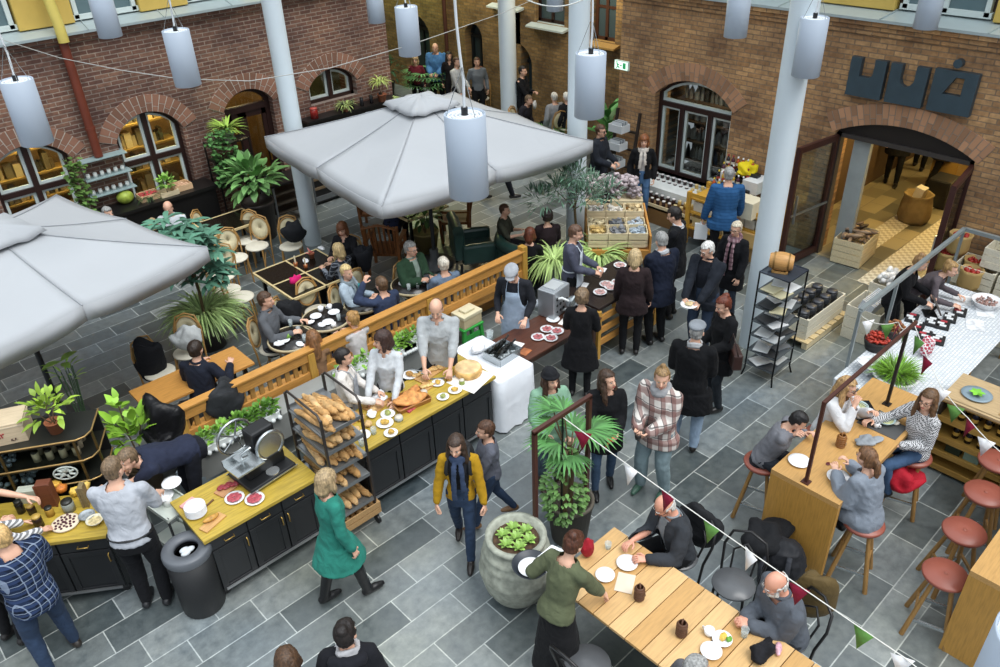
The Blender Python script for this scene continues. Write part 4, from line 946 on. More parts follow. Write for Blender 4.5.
 P_('bluescarf','fair short-haired woman in pale blue with a grey scarf looking up',(347,272),118,h=1.68,fem=True,hair=('short','c8b07c'),hy=20,hands=tab(.8),top=Tp('cardigan','a9b9c6',.12,inf=.022),legs=TR('3a3f48'),vox=.013,extras=(('scarf',F('7f8a90'),.03,.4),),**S_)
 P_('navyback','man in a navy jumper on the fence bench, hand to his head, seen from behind',(381,284),325,h=1.76,hair=('short','5a4430'),hands=((-.14,.26,1.2),(.16,.34,.8)),poles=((-.6,.4,-.8),None),top=Tp('jumper','333d55',.1,inf=.02),legs=TR('2a2d34'),vox=.013,**Bn)
 P_('greenman','grey-haired man in a dark green jacket and tie seated under the parasol edge',(411,249),140,h=1.8,hair=('short','grey'),hy=-10,hands=((-.06,.36,.86),(.14,.34,.86)),top=Tp('jacket','2c4432',.14,inf=.03,opening=.04),inner=('shirt',F('8a9a90'),.05),legs=TR('2a2c2e'),build=1.1,vox=.013,extras=(('glasses',),),**S_)
 P_('greyblue','white-haired person in a grey-blue jumper on the fence bench, back to us',(443,264),335,h=1.72,hair=('short','c2bcae'),hands=tab(.8),top=Tp('jumper','66768a',.1,inf=.022),legs=TR('2a2c2e'),vox=.013,**Bn)
 P_('brownw','brown-haired woman in a black top at the right of the four-part table',(342,229),205,h=1.68,fem=True,hair=('bob','6a4026'),hp=12,hands=((-.12,.36,.82),(.14,.36,.82)),top=Tp('top','1e1e22',.1,vn=.08),legs=BLACKT,vox=.013,**S_)
 P_('plaidw','fair-haired woman in a dark plaid shirt seen from behind at the four-part table',(338,250),320,h=1.64,fem=True,hair=('bob','b39c70'),hands=tab(.8),top=Tp('plaid_shirt',plaid('2a2e36',[(12,0,.2,'8a909a','u'),(12,.3,.2,'8a909a','z')]),.1),legs=BLACKT,vox=.013,**S_)
 P_('benchman','dark-haired man in a navy jumper at the bench table, seen from behind',(196,349),35,h=1.78,lean=8,hair=('short','2a1e16'),hands=((-.16,.36,.82),(.26,.36,.84)),top=Tp('jumper','1e222e',.12,inf=.02,collar=.014),legs=TR('3a3f4a'),vox=.013,**Bn)
 P_('whiteshirt','balding man in a white shirt behind the whorl-leaved tree',(168,208),195,h=1.76,hair=('balding','brown'),hp=16,hands=tab(.82),top=Tp('shirt','c5ccd2',.1,collar=.014),legs=BLACKT,vox=.015,**S_)
 P_('blondkid','fair-haired child facing the white shirt at the wall bench, seen from behind',(153,224),20,h=1.3,hair=('bob','a08a68'),hands=tab(.75),top=Tp('jumper','8a7a6a',.1),legs=DENIM,vox=.015,**S_)
 P_('edgehead','pink-faced person peeping over the back edge of the left parasol',(108,213),150,h=1.68,hair=('short','grey'),top=Tp('jumper','a08a88',.1),legs=BLACKT,vox=.015,**S_)
 P_('underpar','person in navy under the parasol, head hidden by its edge',(389,188),15,h=1.76,hair=('short','dark'),hands=tab(.82),top=Tp('jumper','20263c',.1),legs=BLACKT,vox=.015,**S_)
 P_('camo','short-haired boy in a camouflage top in the green armchair',(505,210),108,h=1.55,hair=('short','4a3020'),hands=((-.06,.3,.76),(.12,.34,.74)),top=Tp('camouflage_top',mat('3a3c30',.9,kind='food',scale=.35),.1,slv=.6),legs=TR('2a2a2e'),vox=.015,sit=.43)
 P_('redback','auburn-haired person in black on the green sofa, seen from behind',(530,234),12,h=1.62,fem=True,hair=('bob','auburn'),hands=tab(.75),top=Tp('top','17171a',.1,vn=.1),legs=BLACKT,vox=.015,sit=.43)
 P_('sofadark','dark-haired person in a dark coat on the right end of the green sofa',(547,216),350,h=1.66,fem=True,hair=('curly','2a1e1e'),hands=tab(.75),top=Tp('coat','2c2226',.12,inf=.035),legs=BLACKT,vox=.015,sit=.43)
 P_('walker','dark-trousered person walking behind the big lamp, head hidden by the parasol',None,75,at_xy=tuple(A_(498,200))[:2],h=1.78,vox=.016,hair=('short','brown'),feet=((-.1,-.3,0),(.1,.3,0)),top=Tp('jacket','24262c',.14,inf=.025),legs=TR('1d1f26'))
 B_=dict(vox=.016)
 P_('blueman','balding man in a bright blue shirt standing at the passage arch',(435,48),195,h=1.84,hair=('balding','ash'),hp=16,hands=((-.1,.3,1.1),(.12,.3,1.1)),top=Tp('shirt','4a78a8',.16,inf=.035),legs=BLACKT,build=1.15,**B_)
 P_('maroonkid','fair child in a maroon top before the blue-shirted man',(415,60),190,h=1.5,hair=('bob','a8906a'),top=Tp('top','6a2430',.14),legs=BLACKT,**B_)
 P_('archw','dark-haired woman in black between the arches of the far passage',(449,56),180,h=1.66,fem=True,hair=('long','dark'),top=Tp('top','1e1c1e',.12,vn=.08),legs=BLACKT,**B_)
 P_('whitew','person in a white long-sleeved top left of the furthest column',(457,62),130,h=1.74,hair=('short','brown'),hands=((-.1,.3,1.0),(.15,.2,.9)),top=Tp('top','b9b9b6',.16),legs=TR('2a2d34'),**B_)
 P_('redscarf','person with a red and white scarf seated just left of the furthest column',(480,71),200,h=1.66,fem=True,hair=('bob','6a4028'),hands=tab(.85),top=Tp('top','8a7a76',.1),legs=BLACKT,extras=(('scarf',plaid('b02a34',[(14,0,.5,'d8cfcc','u')]),.036,.4),),sit=.46,**B_)
 P_('colfar','brown-haired person in grey just behind the red scarf by the furthest column',(477,62),170,h=1.7,hair=('short','brown'),top=Tp('jumper','6a7076',.1),legs=BLACKT,**B_)
 P_('waiter2','dark-haired waiter in black with a white cloth right of the furthest column',(523,71),120,h=1.8,hair=('short','dark'),hands=((-.06,.3,1.2),(.1,.34,1.0)),top=Tp('shirt','17171a',.16),legs=BLACKT,extras=(('apron',F('1d1d20'),.6),),**B_)
 P_('whitea','white-haired diner in a grey coat far behind the parasol corner, left of two',(554,97),330,h=1.66,hair=('short','c9c6be'),top=Tp('coat','8a8c90',.12,inf=.03),legs=BLACKT,sit=.46,**B_)
 P_('whiteb','white-haired diner in black far behind the parasol corner, right of two',(566,97),320,h=1.66,hair=('short','d4d2cc'),top=Tp('coat','1d1e22',.12,inf=.03),legs=BLACKT,sit=.46,**B_)
 P_('darkdiner','dark-clothed diner bent over a far table right of the waiter',(529,100),120,h=1.66,hair=('short','ash'),lean=20,top=Tp('coat','232228',.12,inf=.025),legs=BLACKT,sit=.46,**B_)
A_=at
WOOD=mat('c08a45',.5,kind='wood');WOODY=mat('c08a45',.5,kind='woody');OAK=mat('b98f55',.45,kind='wood',var=.1);OAKY=mat('bd945a',.45,kind='woody',var=.1)
OAKZ=mat('b5873f',.45,kind='woodz',var=.12);CRATE=mat('d8c8a4',.7,kind='wood',var=.12);CRATEW=mat('d8d2bf',.7,kind='wood',var=.08)
BLK=mat('17181a',.45,var=.15);BLKM=mat('1a1b1c',.35,.6,var=.05);STEEL=mat('b5babc',.25,.9,var=.03);RUST=mat('4b2a22',.45,.2,var=.12)
PLATE=mat('e9eaec',.25,var=.0);CLOTHW=mat('dfe3ea',.8,kind='fabric',var=.05,scale=.4);BRASS=mat('bd9a52',.35,.8,var=0);DARKWOOD=mat('3f2a20',.4,kind='wood',var=.2)
MUSTARD=mat('b59a3c',.4,kind='wood',var=.16);LEAF=lambda c,:mat(c,.45,kind='leaf')
def umbrella(label,cx,cy,side,rz,ze,za,pole=True):
 t=thing('parasol',label,'umbrella',(cx,cy,0),rz);h=side/2
 cloth=mat('a5a8ac',.75,kind='fabric',var=.02,scale=.15);m=MB();N=32
 for q in range(8):
  r0=Matrix.Rotation(PI/2*(q//2),3,'Z');sg=1 if q%2 else-1;n=12;vs=[];fs=[]
  for i in range(n+1):
   for j in range(n+1):
    r=i/n;e=j/n;vs.append(r0@V((h*r,sg*h*r*e,za-(za-ze)*r-.05*r*r*math.sin(PI*e)-.03*math.sin(PI*r))))
  for i in range(n):
   for j in range(n):f=(i*(n+1)+j,(i+1)*(n+1)+j,(i+1)*(n+1)+j+1,i*(n+1)+j+1);fs.append(f if sg>0 else f[::-1])
  m.add(vs,fs,True);A_,C_=[],[]
  for j in range(n+1):e=j/n;w=math.sin(PI*e);z=ze-.05*w;p=V((h,sg*h*e,0));A_.append(r0@V((p.x,p.y,z)));C_.append(r0@V((p.x+(.02*math.sin(3*PI*e)-.035*w),p.y,z-.19-.05*w)))
  m.add(A_+C_,[(j,j+1,n+2+j,n+1+j)for j in range(n)],True)
 o=m.build('canopy',cloth,t);sd=o.modifiers.new('Solidify','SOLIDIFY');sd.thickness=.006
 seam=mat('94989d',.8)
 for p,q in((1,1),(1,0),(1,-1),(0,-1),(-1,-1),(-1,0),(-1,1),(0,1)):
  MB().tube([(h*p*k/8,h*q*k/8,za-(za-ze)*k/8-.03*math.sin(PI*k/8)+.004)for k in range(1,9)],.008,5).build('seam',seam,t)
 m=MB();k=.45;rings=[]
 for r in(0.02,.5,.9,1.0):
  rings.append([(k*r*(math.cos(q)/max(abs(math.cos(q)),abs(math.sin(q)))),k*r*(math.sin(q)/max(abs(math.cos(q)),abs(math.sin(q)))),za+.07-.14*r-(.05 if r==1 else 0)+.014*r*math.cos(8*q)+.01*r*math.sin(13*q))for q in[2*PI*j/56 for j in range(56)]])
 m.loft(rings,False);o=m.build('vent_cap',cloth,t);sd=o.modifiers.new('Solidify','SOLIDIFY');sd.thickness=.008
 wd=mat('3a3c3e',.4,.4)
 for p,q in((1,1),(1,0),(1,-1),(0,-1),(-1,-1),(-1,0),(-1,1),(0,1)):
  b=MB();b.bar((0,0,za-.12),(h*p*.985,h*q*.985,ze-.05),.025,.035);b.bar((.0,0,za-.7),(h*p*.5,h*q*.5,(za+ze)/2-.11),.018);b.build('rib',wd,t)
 m=MB();m.cyl((0,0,.06),.035,za-.05,14);m.build('pole',wd,t)
 m=MB();m.lathe([(0,0),(.34,0),(.34,.05),(.08,.1),(.08,.3),(.04,.3)],(0,0,0),24);m.build('base',mat('55585a',.6),t)
def pendant(px,py,w,label):
 d=.32;c=V((0,0,H))+(CR*((px-500)/FOCAL)+CU*(-(py-333.5)/FOCAL)-CB)*(FOCAL*d/w)
 hh=.66;t=thing('pendant_lamp',label,'lamp',(c.x,c.y,c.z-hh/2),0,'white cylinder pendant lamps')
 g=mat('a9b5c4',.45,var=.02);m=MB();r=d/2
 m.lathe([(r-.012,.03),(r-.006,0),(r,.004),(r,hh-.004),(r-.006,hh),(r-.012,hh-.03)],(0,0,0),40);m.lathe([(r-.012,hh-.03),(r-.012,.03),(0,.03)],(0,0,0),40);m.build('shade',g,t)
 m=MB();
 for q in(.03,.06,.09,.12):m.lathe([(q,hh-.02),(q+.014,hh-.02),(q+.014,hh-.012),(q,hh-.012),(q,hh-.02)],(0,0,0),28)
 m.lathe([(0,hh-.03),(r-.012,hh-.03)],(0,0,0),28);m.build('top_grille',mat('dfe4e8',.5),t)
 m=MB();m.cyl((0,0,hh-.03),.026,.075,14);m.build('socket',BLK,t)
 for k in range(3):
  a=2*PI*k/3+.4;m=MB();m.tube([(math.cos(a)*(r-.02),math.sin(a)*(r-.02),hh-.01),(0,0,hh+.34)],.003,5);m.build('wire',STEEL,t)
 m=MB();m.tube([(.02*math.sin(k*.55+px)*(1 if k>0 else 0),.02*math.cos(k*.7+py)*(1 if k>0 else 0),hh+.04+k*.2)for k in range(26)],.011,7);m.build('cable',mat('d5dade',.5),t)
def crate(name,label,loc,size,rz=0,slats=3,m=None,group=None,cat='crate',foot=False):
 m=m or CRATE;L,W_,Hh=size;t=thing(name,label,cat,loc,rz,group);b=MB();sh=Hh/slats
 for k in range(slats):
  z0,z1=k*sh+.004,(k+1)*sh-.008
  for s in(-1,1):
   b.box((0,s*(W_/2-.006),(z0+z1)/2),(L,.012,z1-z0));b.box((s*(L/2-.006),0,(z0+z1)/2),(.012,W_-.024,z1-z0))
 b.build('slats',m,t);b=MB()
 for sx in(-1,1):
  for sy in(-1,1):b.box((sx*(L/2-.025),sy*(W_/2-.025),Hh/2),(.026,.026,Hh-.01))
 b.build('corner_posts',m,t);b=MB();b.box((0,0,.008),(L-.03,W_-.03,.012));b.build('bottom_board',m,t)
 return t
def counter(label,L,D,h,cells,loc,rz=0,top=None,kick=True):
 """black panelled counter, front at local y=0 facing -y, from x=0 to L"""
 t=thing('counter',label,'counter',loc,rz);blk=mat('1b1d20',.42,var=.12)
 b=MB();b.span((.03,.03,.1),(L-.03,D-.02,h-.04));b.build('cabinet_body',blk,t)
 b=MB();b.span((-.02,-.025,h-.042),(L+.02,D+.02,h));b.build('worktop',top or MUSTARD,t,bevel=.004)
 w=(L-.06)/len(cells)
 for i,kind in enumerate(cells):
  x0=.03+i*w+.008;x1=.03+(i+1)*w-.008;zt=h-.06;zd=zt-.15
  b=MB();b.span((x0,.008,zd+.01),(x1,.03,zt));dr=b.build('drawer',blk,t,bevel=.003)
  c=(x0+x1)/2;b=MB();b.tube([(c-.05,.01,zd+.075),(c-.05,-.022,zd+.075),(c+.05,-.022,zd+.075),(c+.05,.01,zd+.075)],.006,6)
  if kind!='n':b.build('handle',BRASS,dr)
  b=MB();b.span((x0,.012,.13),(x1,.03,zd));e=.06
  b.span((x0,.0,.13),(x0+e,.014,zd));b.span((x1-e,.0,.13),(x1,.014,zd));b.span((x0+e,.0,.13),(x1-e,.014,.13+e));b.span((x0+e,.0,zd-e),(x1-e,.014,zd))
  do=b.build('door',blk,t,bevel=.003)
  if kind in 'lr':
   hx=x0+.03 if kind=='l' else x1-.03;b=MB();b.tube([(hx,.005,zd-.16),(hx,-.022,zd-.15),(hx,-.022,zd-.06),(hx,.005,zd-.05)],.006,6);b.build('handle',BRASS,do)
 if kick:b=MB();b.bar((.06,-.012,.155),(L-.06,-.012,.155),.014,.03);b.build('kick_rail',mat('9a9c9e',.3,.8),t)
 for x in(.08,L-.08):
  for y in(.09,D-.09):b=MB();b.tube([(x,y-.014,.05),(x,y+.014,.05)],.05,16);b.box((x,y,.09),(.04,.05,.05));b.build('caster',BLK,t)
 return t
def bistro_chair():
 t=thing('cafe_chair','cane chair','chair');cane=mat('d2c7a4',.7,var=.1,scale=6);fr=mat('a8814a',.5,kind='wood')
 b=MB();b.lathe([(0,.44),(.19,.44),(.205,.452),(.205,.465),(.19,.475),(0,.478)],(0,0,0),26);b.build('seat',mat('d8d3c2',.7),t)
 b=MB();rings=[]
 bx=lambda a,k:(.165*k*math.sin(a),-.205-.05*(.5+.5*math.cos(a)),.70+.2*k*math.cos(a))
 for k in(1.0,.6,.02):rings.append([bx(2*PI*j/24,k)for j in range(24)])
 b.loft(rings,False);o=b.build('back_panel',cane,t);s=o.modifiers.new('Solidify','SOLIDIFY');s.thickness=.012
 b=MB();b.tube([bx(2*PI*j/24,1.0)for j in range(24)],.014,8,closed=True)
 b.tube([(-.17,-.17,.02),(-.18,-.19,.45),(-.19,-.23,.72),(-.13,-.26,.9),(0,-.27,.94),(.13,-.26,.9),(.19,-.23,.72),(.18,-.19,.45),(.17,-.17,.02)],.014,8);b.build('back_frame',fr,t)
 for s in(-1,1):b=MB();b.tube([(.15*s,.13,.45),(.165*s,.16,.2),(.17*s,.17,0)],.014,8);b.build('leg',fr,t)
 for s in(-1,1):b=MB();b.tube([(.16*s,-.15,.15),(.16*s,-.05,.36),(.16*s,.05,.36),(.165*s,.15,.15)],.008,6);b.build('hoop',fr,t)
 return Proto(t)
def bent_chair():
 t=thing('bentwood_chair','black chair','chair');fr=mat('1d1c1d',.3,var=.05)
 b=MB();b.lathe([(0,.44),(.19,.44),(.205,.455),(.2,.468),(.0,.462)],(0,0,0),26);b.build('seat',mat('5b5d60',.3,var=.1),t)
 b=MB();b.tube([(-.17,-.15,0),(-.19,-.18,.45),(-.21,-.24,.68),(-.16,-.29,.83),(0,-.31,.88),(.16,-.29,.83),(.21,-.24,.68),(.19,-.18,.45),(.17,-.15,0)],.014,8)
 b.tube([(-.1,-.17,.46),(-.11,-.23,.66),(0,-.26,.76),(.11,-.23,.66),(.1,-.17,.46)],.011,8);b.build('back_hoop',fr,t)
 for s in(-1,1):b=MB();b.tube([(.14*s,.13,.45),(.17*s,.17,0)],.014,8);b.build('leg',fr,t)
 return Proto(t)
def bar_stool():
 t=thing('bar_stool','stool','stool');wd=mat('9a7440',.5,kind='woodz')
 b=MB();b.lathe([(0,.7),(.16,.7),(.19,.715),(.2,.74),(.19,.757),(.05,.762),(0,.76)],(0,0,0),32);se=b.build('seat',mat('8c4c3e',.4,var=.08),t)
 b=MB();b.ell((0,0,.763),(.018,.018,.006));b.build('button',mat('8b4d3e',.4),se)
 for k in range(4):
  a=PI/4+k*PI/2;b=MB();b.tube([(math.cos(a)*.1,math.sin(a)*.1,.71),(math.cos(a)*.26,math.sin(a)*.26,0)],[.02,.024],10);b.build('leg',wd,t)
 for k,z in((0,.3),(1,.2),(2,.3),(3,.2)):
  a,c=PI/4+k*PI/2,PI/4+(k+1)*PI/2;r=.26-.16*z/.71;b=MB();b.bar((math.cos(a)*r,math.sin(a)*r,z),(math.cos(c)*r,math.sin(c)*r,z),.022,.03)
  b.build('stretcher',wd if k%2==0 else STEEL,t)
 return Proto(t)
def round_table(label,x,y,r=.35,h=.74,group=None):
 t=thing('cafe_table',label,'table',(x,y,0),0,group)
 b=MB();b.lathe([(0,h-.03),(r-.01,h-.03),(r-.01,h),(0,h)],(0,0,0),36);b.build('tabletop',mat('1d1a1a',.25,var=.05),t)
 b=MB();b.lathe([(r-.012,h-.034),(r+.008,h-.034),(r+.008,h+.003),(r-.012,h+.003),(r-.012,h-.034)],(0,0,0),36);b.build('edge_band',mat('bcae8c',.4),t)
 b=MB();b.cyl((0,0,.04),.03,h-.07,12);b.build('pedestal',BLKM,t)
 b=MB()
 for k in range(4):a=k*PI/2+.4;b.bar((0,0,.06),(.26*math.cos(a),.26*math.sin(a),.02),.05,.025)
 b.build('foot',BLKM,t)
 return t
def square_table(label,x,y,L,W_,rz=0,h=.74,cells=(1,1)):
 t=thing('cafe_table',label,'table',(x,y,0),rz)
 b=MB();b.box((0,0,h-.015),(L,W_,.03));b.build('tabletop',mat('17130f',.22,var=.05),t);tr=mat('cdb98a',.45)
 b=MB()
 for i in range(cells[0]+1):b.box((-L/2+L*i/cells[0],0,h-.014),(.03,W_+.03,.036))
 for i in range(cells[1]+1):b.box((0,-W_/2+W_*i/cells[1],h-.014),(L+.03,.03,.0365))
 b.build('edge_band',tr,t)
 for sx in(-1,1):
  for sy in(-1,1):b=MB();b.bar((sx*(L/2-.1),sy*(W_/2-.1),0),(sx*(L/2-.1),sy*(W_/2-.1),h-.03),.045);b.build('leg',BLKM,t)
 return t
def plate(r=.11,mt=None,name='plate'):
 t=MB();t.lathe([(0,.004),(r*.62,.004),(r*.7,.008),(r,.02),(r,.024),(r*.68,.013),(r*.6,.01),(0,.01)],(0,0,0),26)
 return t
_pl={}
def put_plate(label,p,r=.11,mt=None,group=None,name='plate',cat='plate'):
 k=(round(r,3),mt.name if mt else '')
 if k not in _pl:_pl[k]=plate(r).build(name,mt or PLATE);o=_pl[k]
 else:o=_pl[k].copy();COL.objects.link(o);o.name=name
 o.location=p;return tag(o,label,cat,group)
def blob(name,label,cat,p,size,m,group=None,rz=0,bumpy=.25,seed=0,n=(12,7)):
 b=MB();b.ell((0,0,size[2]),size,None,*n);v=[]
 for q in b.v:k=1+bumpy*noise.noise(V(q)*1.7/max(size)+V((seed*1.37,seed*.7,p[0])));v.append((q[0]*k,q[1]*k,max(0,q[2]*k)))
 b.v=v;o=b.build(name,m,None,p,rz);return tag(o,label,cat,group)
def bottle_mb(r=.036,h=.3):return MB().lathe([(0,0),(r,0),(r,h*.58),(r*.9,h*.66),(r*.36,h*.76),(r*.34,h*.97),(r*.42,h*.97),(r*.42,h),(0,h)],(0,0,0),14)
def bottle(label,p,col,capc='8a6a2a',r=.036,h=.3,group=None,lab='d8cfa8'):
 t=thing('bottle',label,'bottle',p,0,group);bottle_mb(r,h).build('glass_body',mat(col,.15,var=0),t)
 MB().lathe([(r*.48,h*.86),(r*.48,h*1.005),(0,h*1.005)],(0,0,0),12).build('cap',mat(capc,.4,.3,var=0),t)
 if lab:MB().lathe([(r*1.02,h*.2),(r*1.02,h*.42)],(0,0,0),14).build('paper_label',mat(lab,.6,var=0),t)
 return t
def jar(label,p,r=.04,h=.1,col='7a4a2a',lid='d0c8b8',group=None,name='jar',cat='jar'):
 t=thing(name,label,cat,p,0,group);MB().lathe([(0,0),(r,0),(r,h*.85),(r*.85,h*.92),(0,h*.92)],(0,0,0),14).build('body',mat(col,.25,var=.1),t)
 MB().lathe([(0,h*.9),(r*.92,h*.9),(r*.92,h*1.08),(0,h*1.08)],(0,0,0),14).build('lid',mat(lid,.4,var=0),t);return t
def glass_cup(label,p,r=.035,h=.09,group=None):
 return tag(MB().lathe([(0,0),(r*.8,0),(r,h),(r*.92,h),(r*.72,.008),(0,.008)],(0,0,0),14).build('drinking_glass',clear_glass(),None,p),label,'glass',group)
def mug(label,p,r=.04,h=.08,m=None,group=None):
 t=thing('cup',label,'cup',p,rnd.uniform(0,6),group);MB().lathe([(0,0),(r*.8,0),(r,h*.4),(r,h),(r*.9,h),(r*.88,.015),(0,.015)],(0,0,0),16).build('bowl',m or PLATE,t)
 MB().tube([(r*.95,0,h*.8),(r*1.5,0,h*.75),(r*1.5,0,h*.35),(r*.95,0,h*.25)],.006,6).build('handle',m or PLATE,t);return t
def pot(t,r,h,m,name='pot',r2=None):
 r2=r2 or r*.78;MB().lathe([(0,0),(r2,0),(r,h*.92),(r*1.05,h*.92),(r*1.05,h),(r*.92,h),(r*.9,h*.9),(0,h*.88)],(0,0,0),24).build(name,m,t)
def leaf_ball(b,c,rad,n,L,W_,up=.3,bend=.7,rg=rnd,seg=3):
 for _ in range(n):
  z=rg.uniform(-.7,1);a=rg.uniform(0,2*PI);q=math.sqrt(max(0,1-z*z));k=rg.uniform(.35,1)
  d=V((q*math.cos(a),q*math.sin(a),z));p=V(c)+V((d.x*rad[0]*k,d.y*rad[1]*k,d.z*rad[2]*k))
  dd=(d+V((rg.uniform(-.5,.5),rg.uniform(-.5,.5),up+rg.uniform(-.4,.4)))).normalized()
  b.leaf(p,dd,L*rg.uniform(.6,1.2),W_*rg.uniform(.7,1.2),bend*rg.uniform(.4,1.4),seg=seg)
def whorls(b,c,rad,n,L,W_,rg=rnd,k=7):
 """rosettes of leaves, as on a rubber plant or schefflera"""
 for _ in range(n):
  z=rg.uniform(-.4,1);a=rg.uniform(0,2*PI);q=math.sqrt(max(0,1-z*z));p=V(c)+V((q*math.cos(a)*rad[0],q*math.sin(a)*rad[1],z*rad[2]))*rg.uniform(.5,1)
  for j in range(k):a2=2*PI*j/k+rg.uniform(-.3,.3);b.leaf(p,(math.cos(a2),math.sin(a2),rg.uniform(.0,.7)),L*rg.uniform(.7,1.1),W_,1.0,seg=4)
def grass_ball(b,c,n,L,W_,rg=rnd,spread=.1,up=(.4,1.6),bend=2.2):
 for _ in range(n):
  a=rg.uniform(0,2*PI);b.leaf(V(c)+V((math.cos(a),math.sin(a),0))*rg.uniform(0,spread),(math.cos(a),math.sin(a),rg.uniform(*up)),L*rg.uniform(.6,1.15),W_,bend*rg.uniform(.7,1.2),seg=4,fold=.3)
def stems(b,p0,tips,r=.008):
 for q in tips:b.tube([p0,V(p0).lerp(V(q),.5)+V((rnd.uniform(-.03,.03),rnd.uniform(-.03,.03),0)),q],[r,r*.8,r*.5],5)
def plant(name,label,loc,potspec,build_leaves,leafm,stemm=None,group=None,rz=0,leaf_label=None):
 t=thing(name,label,'plant',loc,rz,group)
 if potspec:pot(t,*potspec)
 st=MB();lf=MB();build_leaves(lf,st)
 if st.v:st.build('stem',stemm or mat('5a4a30',.7),t)
 o=lf.build('foliage',leafm,t)
 if leaf_label:o['label']=leaf_label
 return t
def text_mesh(name,s,size,m,parent,loc,rot,ext=.004):
 cu=bpy.data.curves.new('t','FONT');cu.body=s;cu.size=size;cu.extrude=ext;cu.align_x='CENTER';cu.align_y='CENTER'
 o=bpy.data.objects.new('t',cu);COL.objects.link(o);dg=bpy.context.evaluated_depsgraph_get()
 me=bpy.data.meshes.new_from_object(o.evaluated_get(dg));bpy.data.objects.remove(o);bpy.data.curves.remove(cu)
 me.materials.clear();me.materials.append(m);q=bpy.data.objects.new(name,me);COL.objects.link(q);q.parent=parent;q.location=loc;q.rotation_euler=rot;return q
def bunting(label,pts,flags,sag=.05):
 """string through pts; flags = [(segment, fraction, colour), ...]"""
 t=thing('bunting',label,'bunting',pts[0]);o=V(pts[0]);P=[V(p)-o for p in pts];path=[]
 for a,b in zip(P,P[1:]):
  for k in range(8):f=k/8;path.append(a.lerp(b,f)-V((0,0,sag*4*f*(1-f))))
 path.append(P[-1]);MB().tube(path,.005,5).build('string',mat('d9d8d2',.7,var=0),t)
 for sgm,f,col in flags:
  a,b=P[sgm],P[sgm+1];p=a.lerp(b,f)-V((0,0,sag*4*f*(1-f)));d=(b-a);d.z=0;d.normalize();w=.085
  tw=Matrix.Rotation(rnd.uniform(-.5,.5),3,'Z');d=tw@d;n=d.cross(V((0,0,1)))
  m=MB();m.add([p-d*w-V((0,0,.004)),p+d*w,p+d*w*.05+n*.03-V((0,0,.2)),p-d*w*.4+n*.015-V((0,0,.1)),p+d*w*.5+n*.02-V((0,0,.1))],[(0,1,4,3),(3,4,2)],True)
  q=m.build('pennant',mat(col,.8,kind='fabric'),t);q['label']={'7d1a33':'dark red','e8e8ea':'white','5d8a45':'green'}.get(col,'coloured')+' pennant';s=q.modifiers.new('Solidify','SOLIDIFY');s.thickness=.003
def A(px,py,z=0.0):return at(px,py,z)
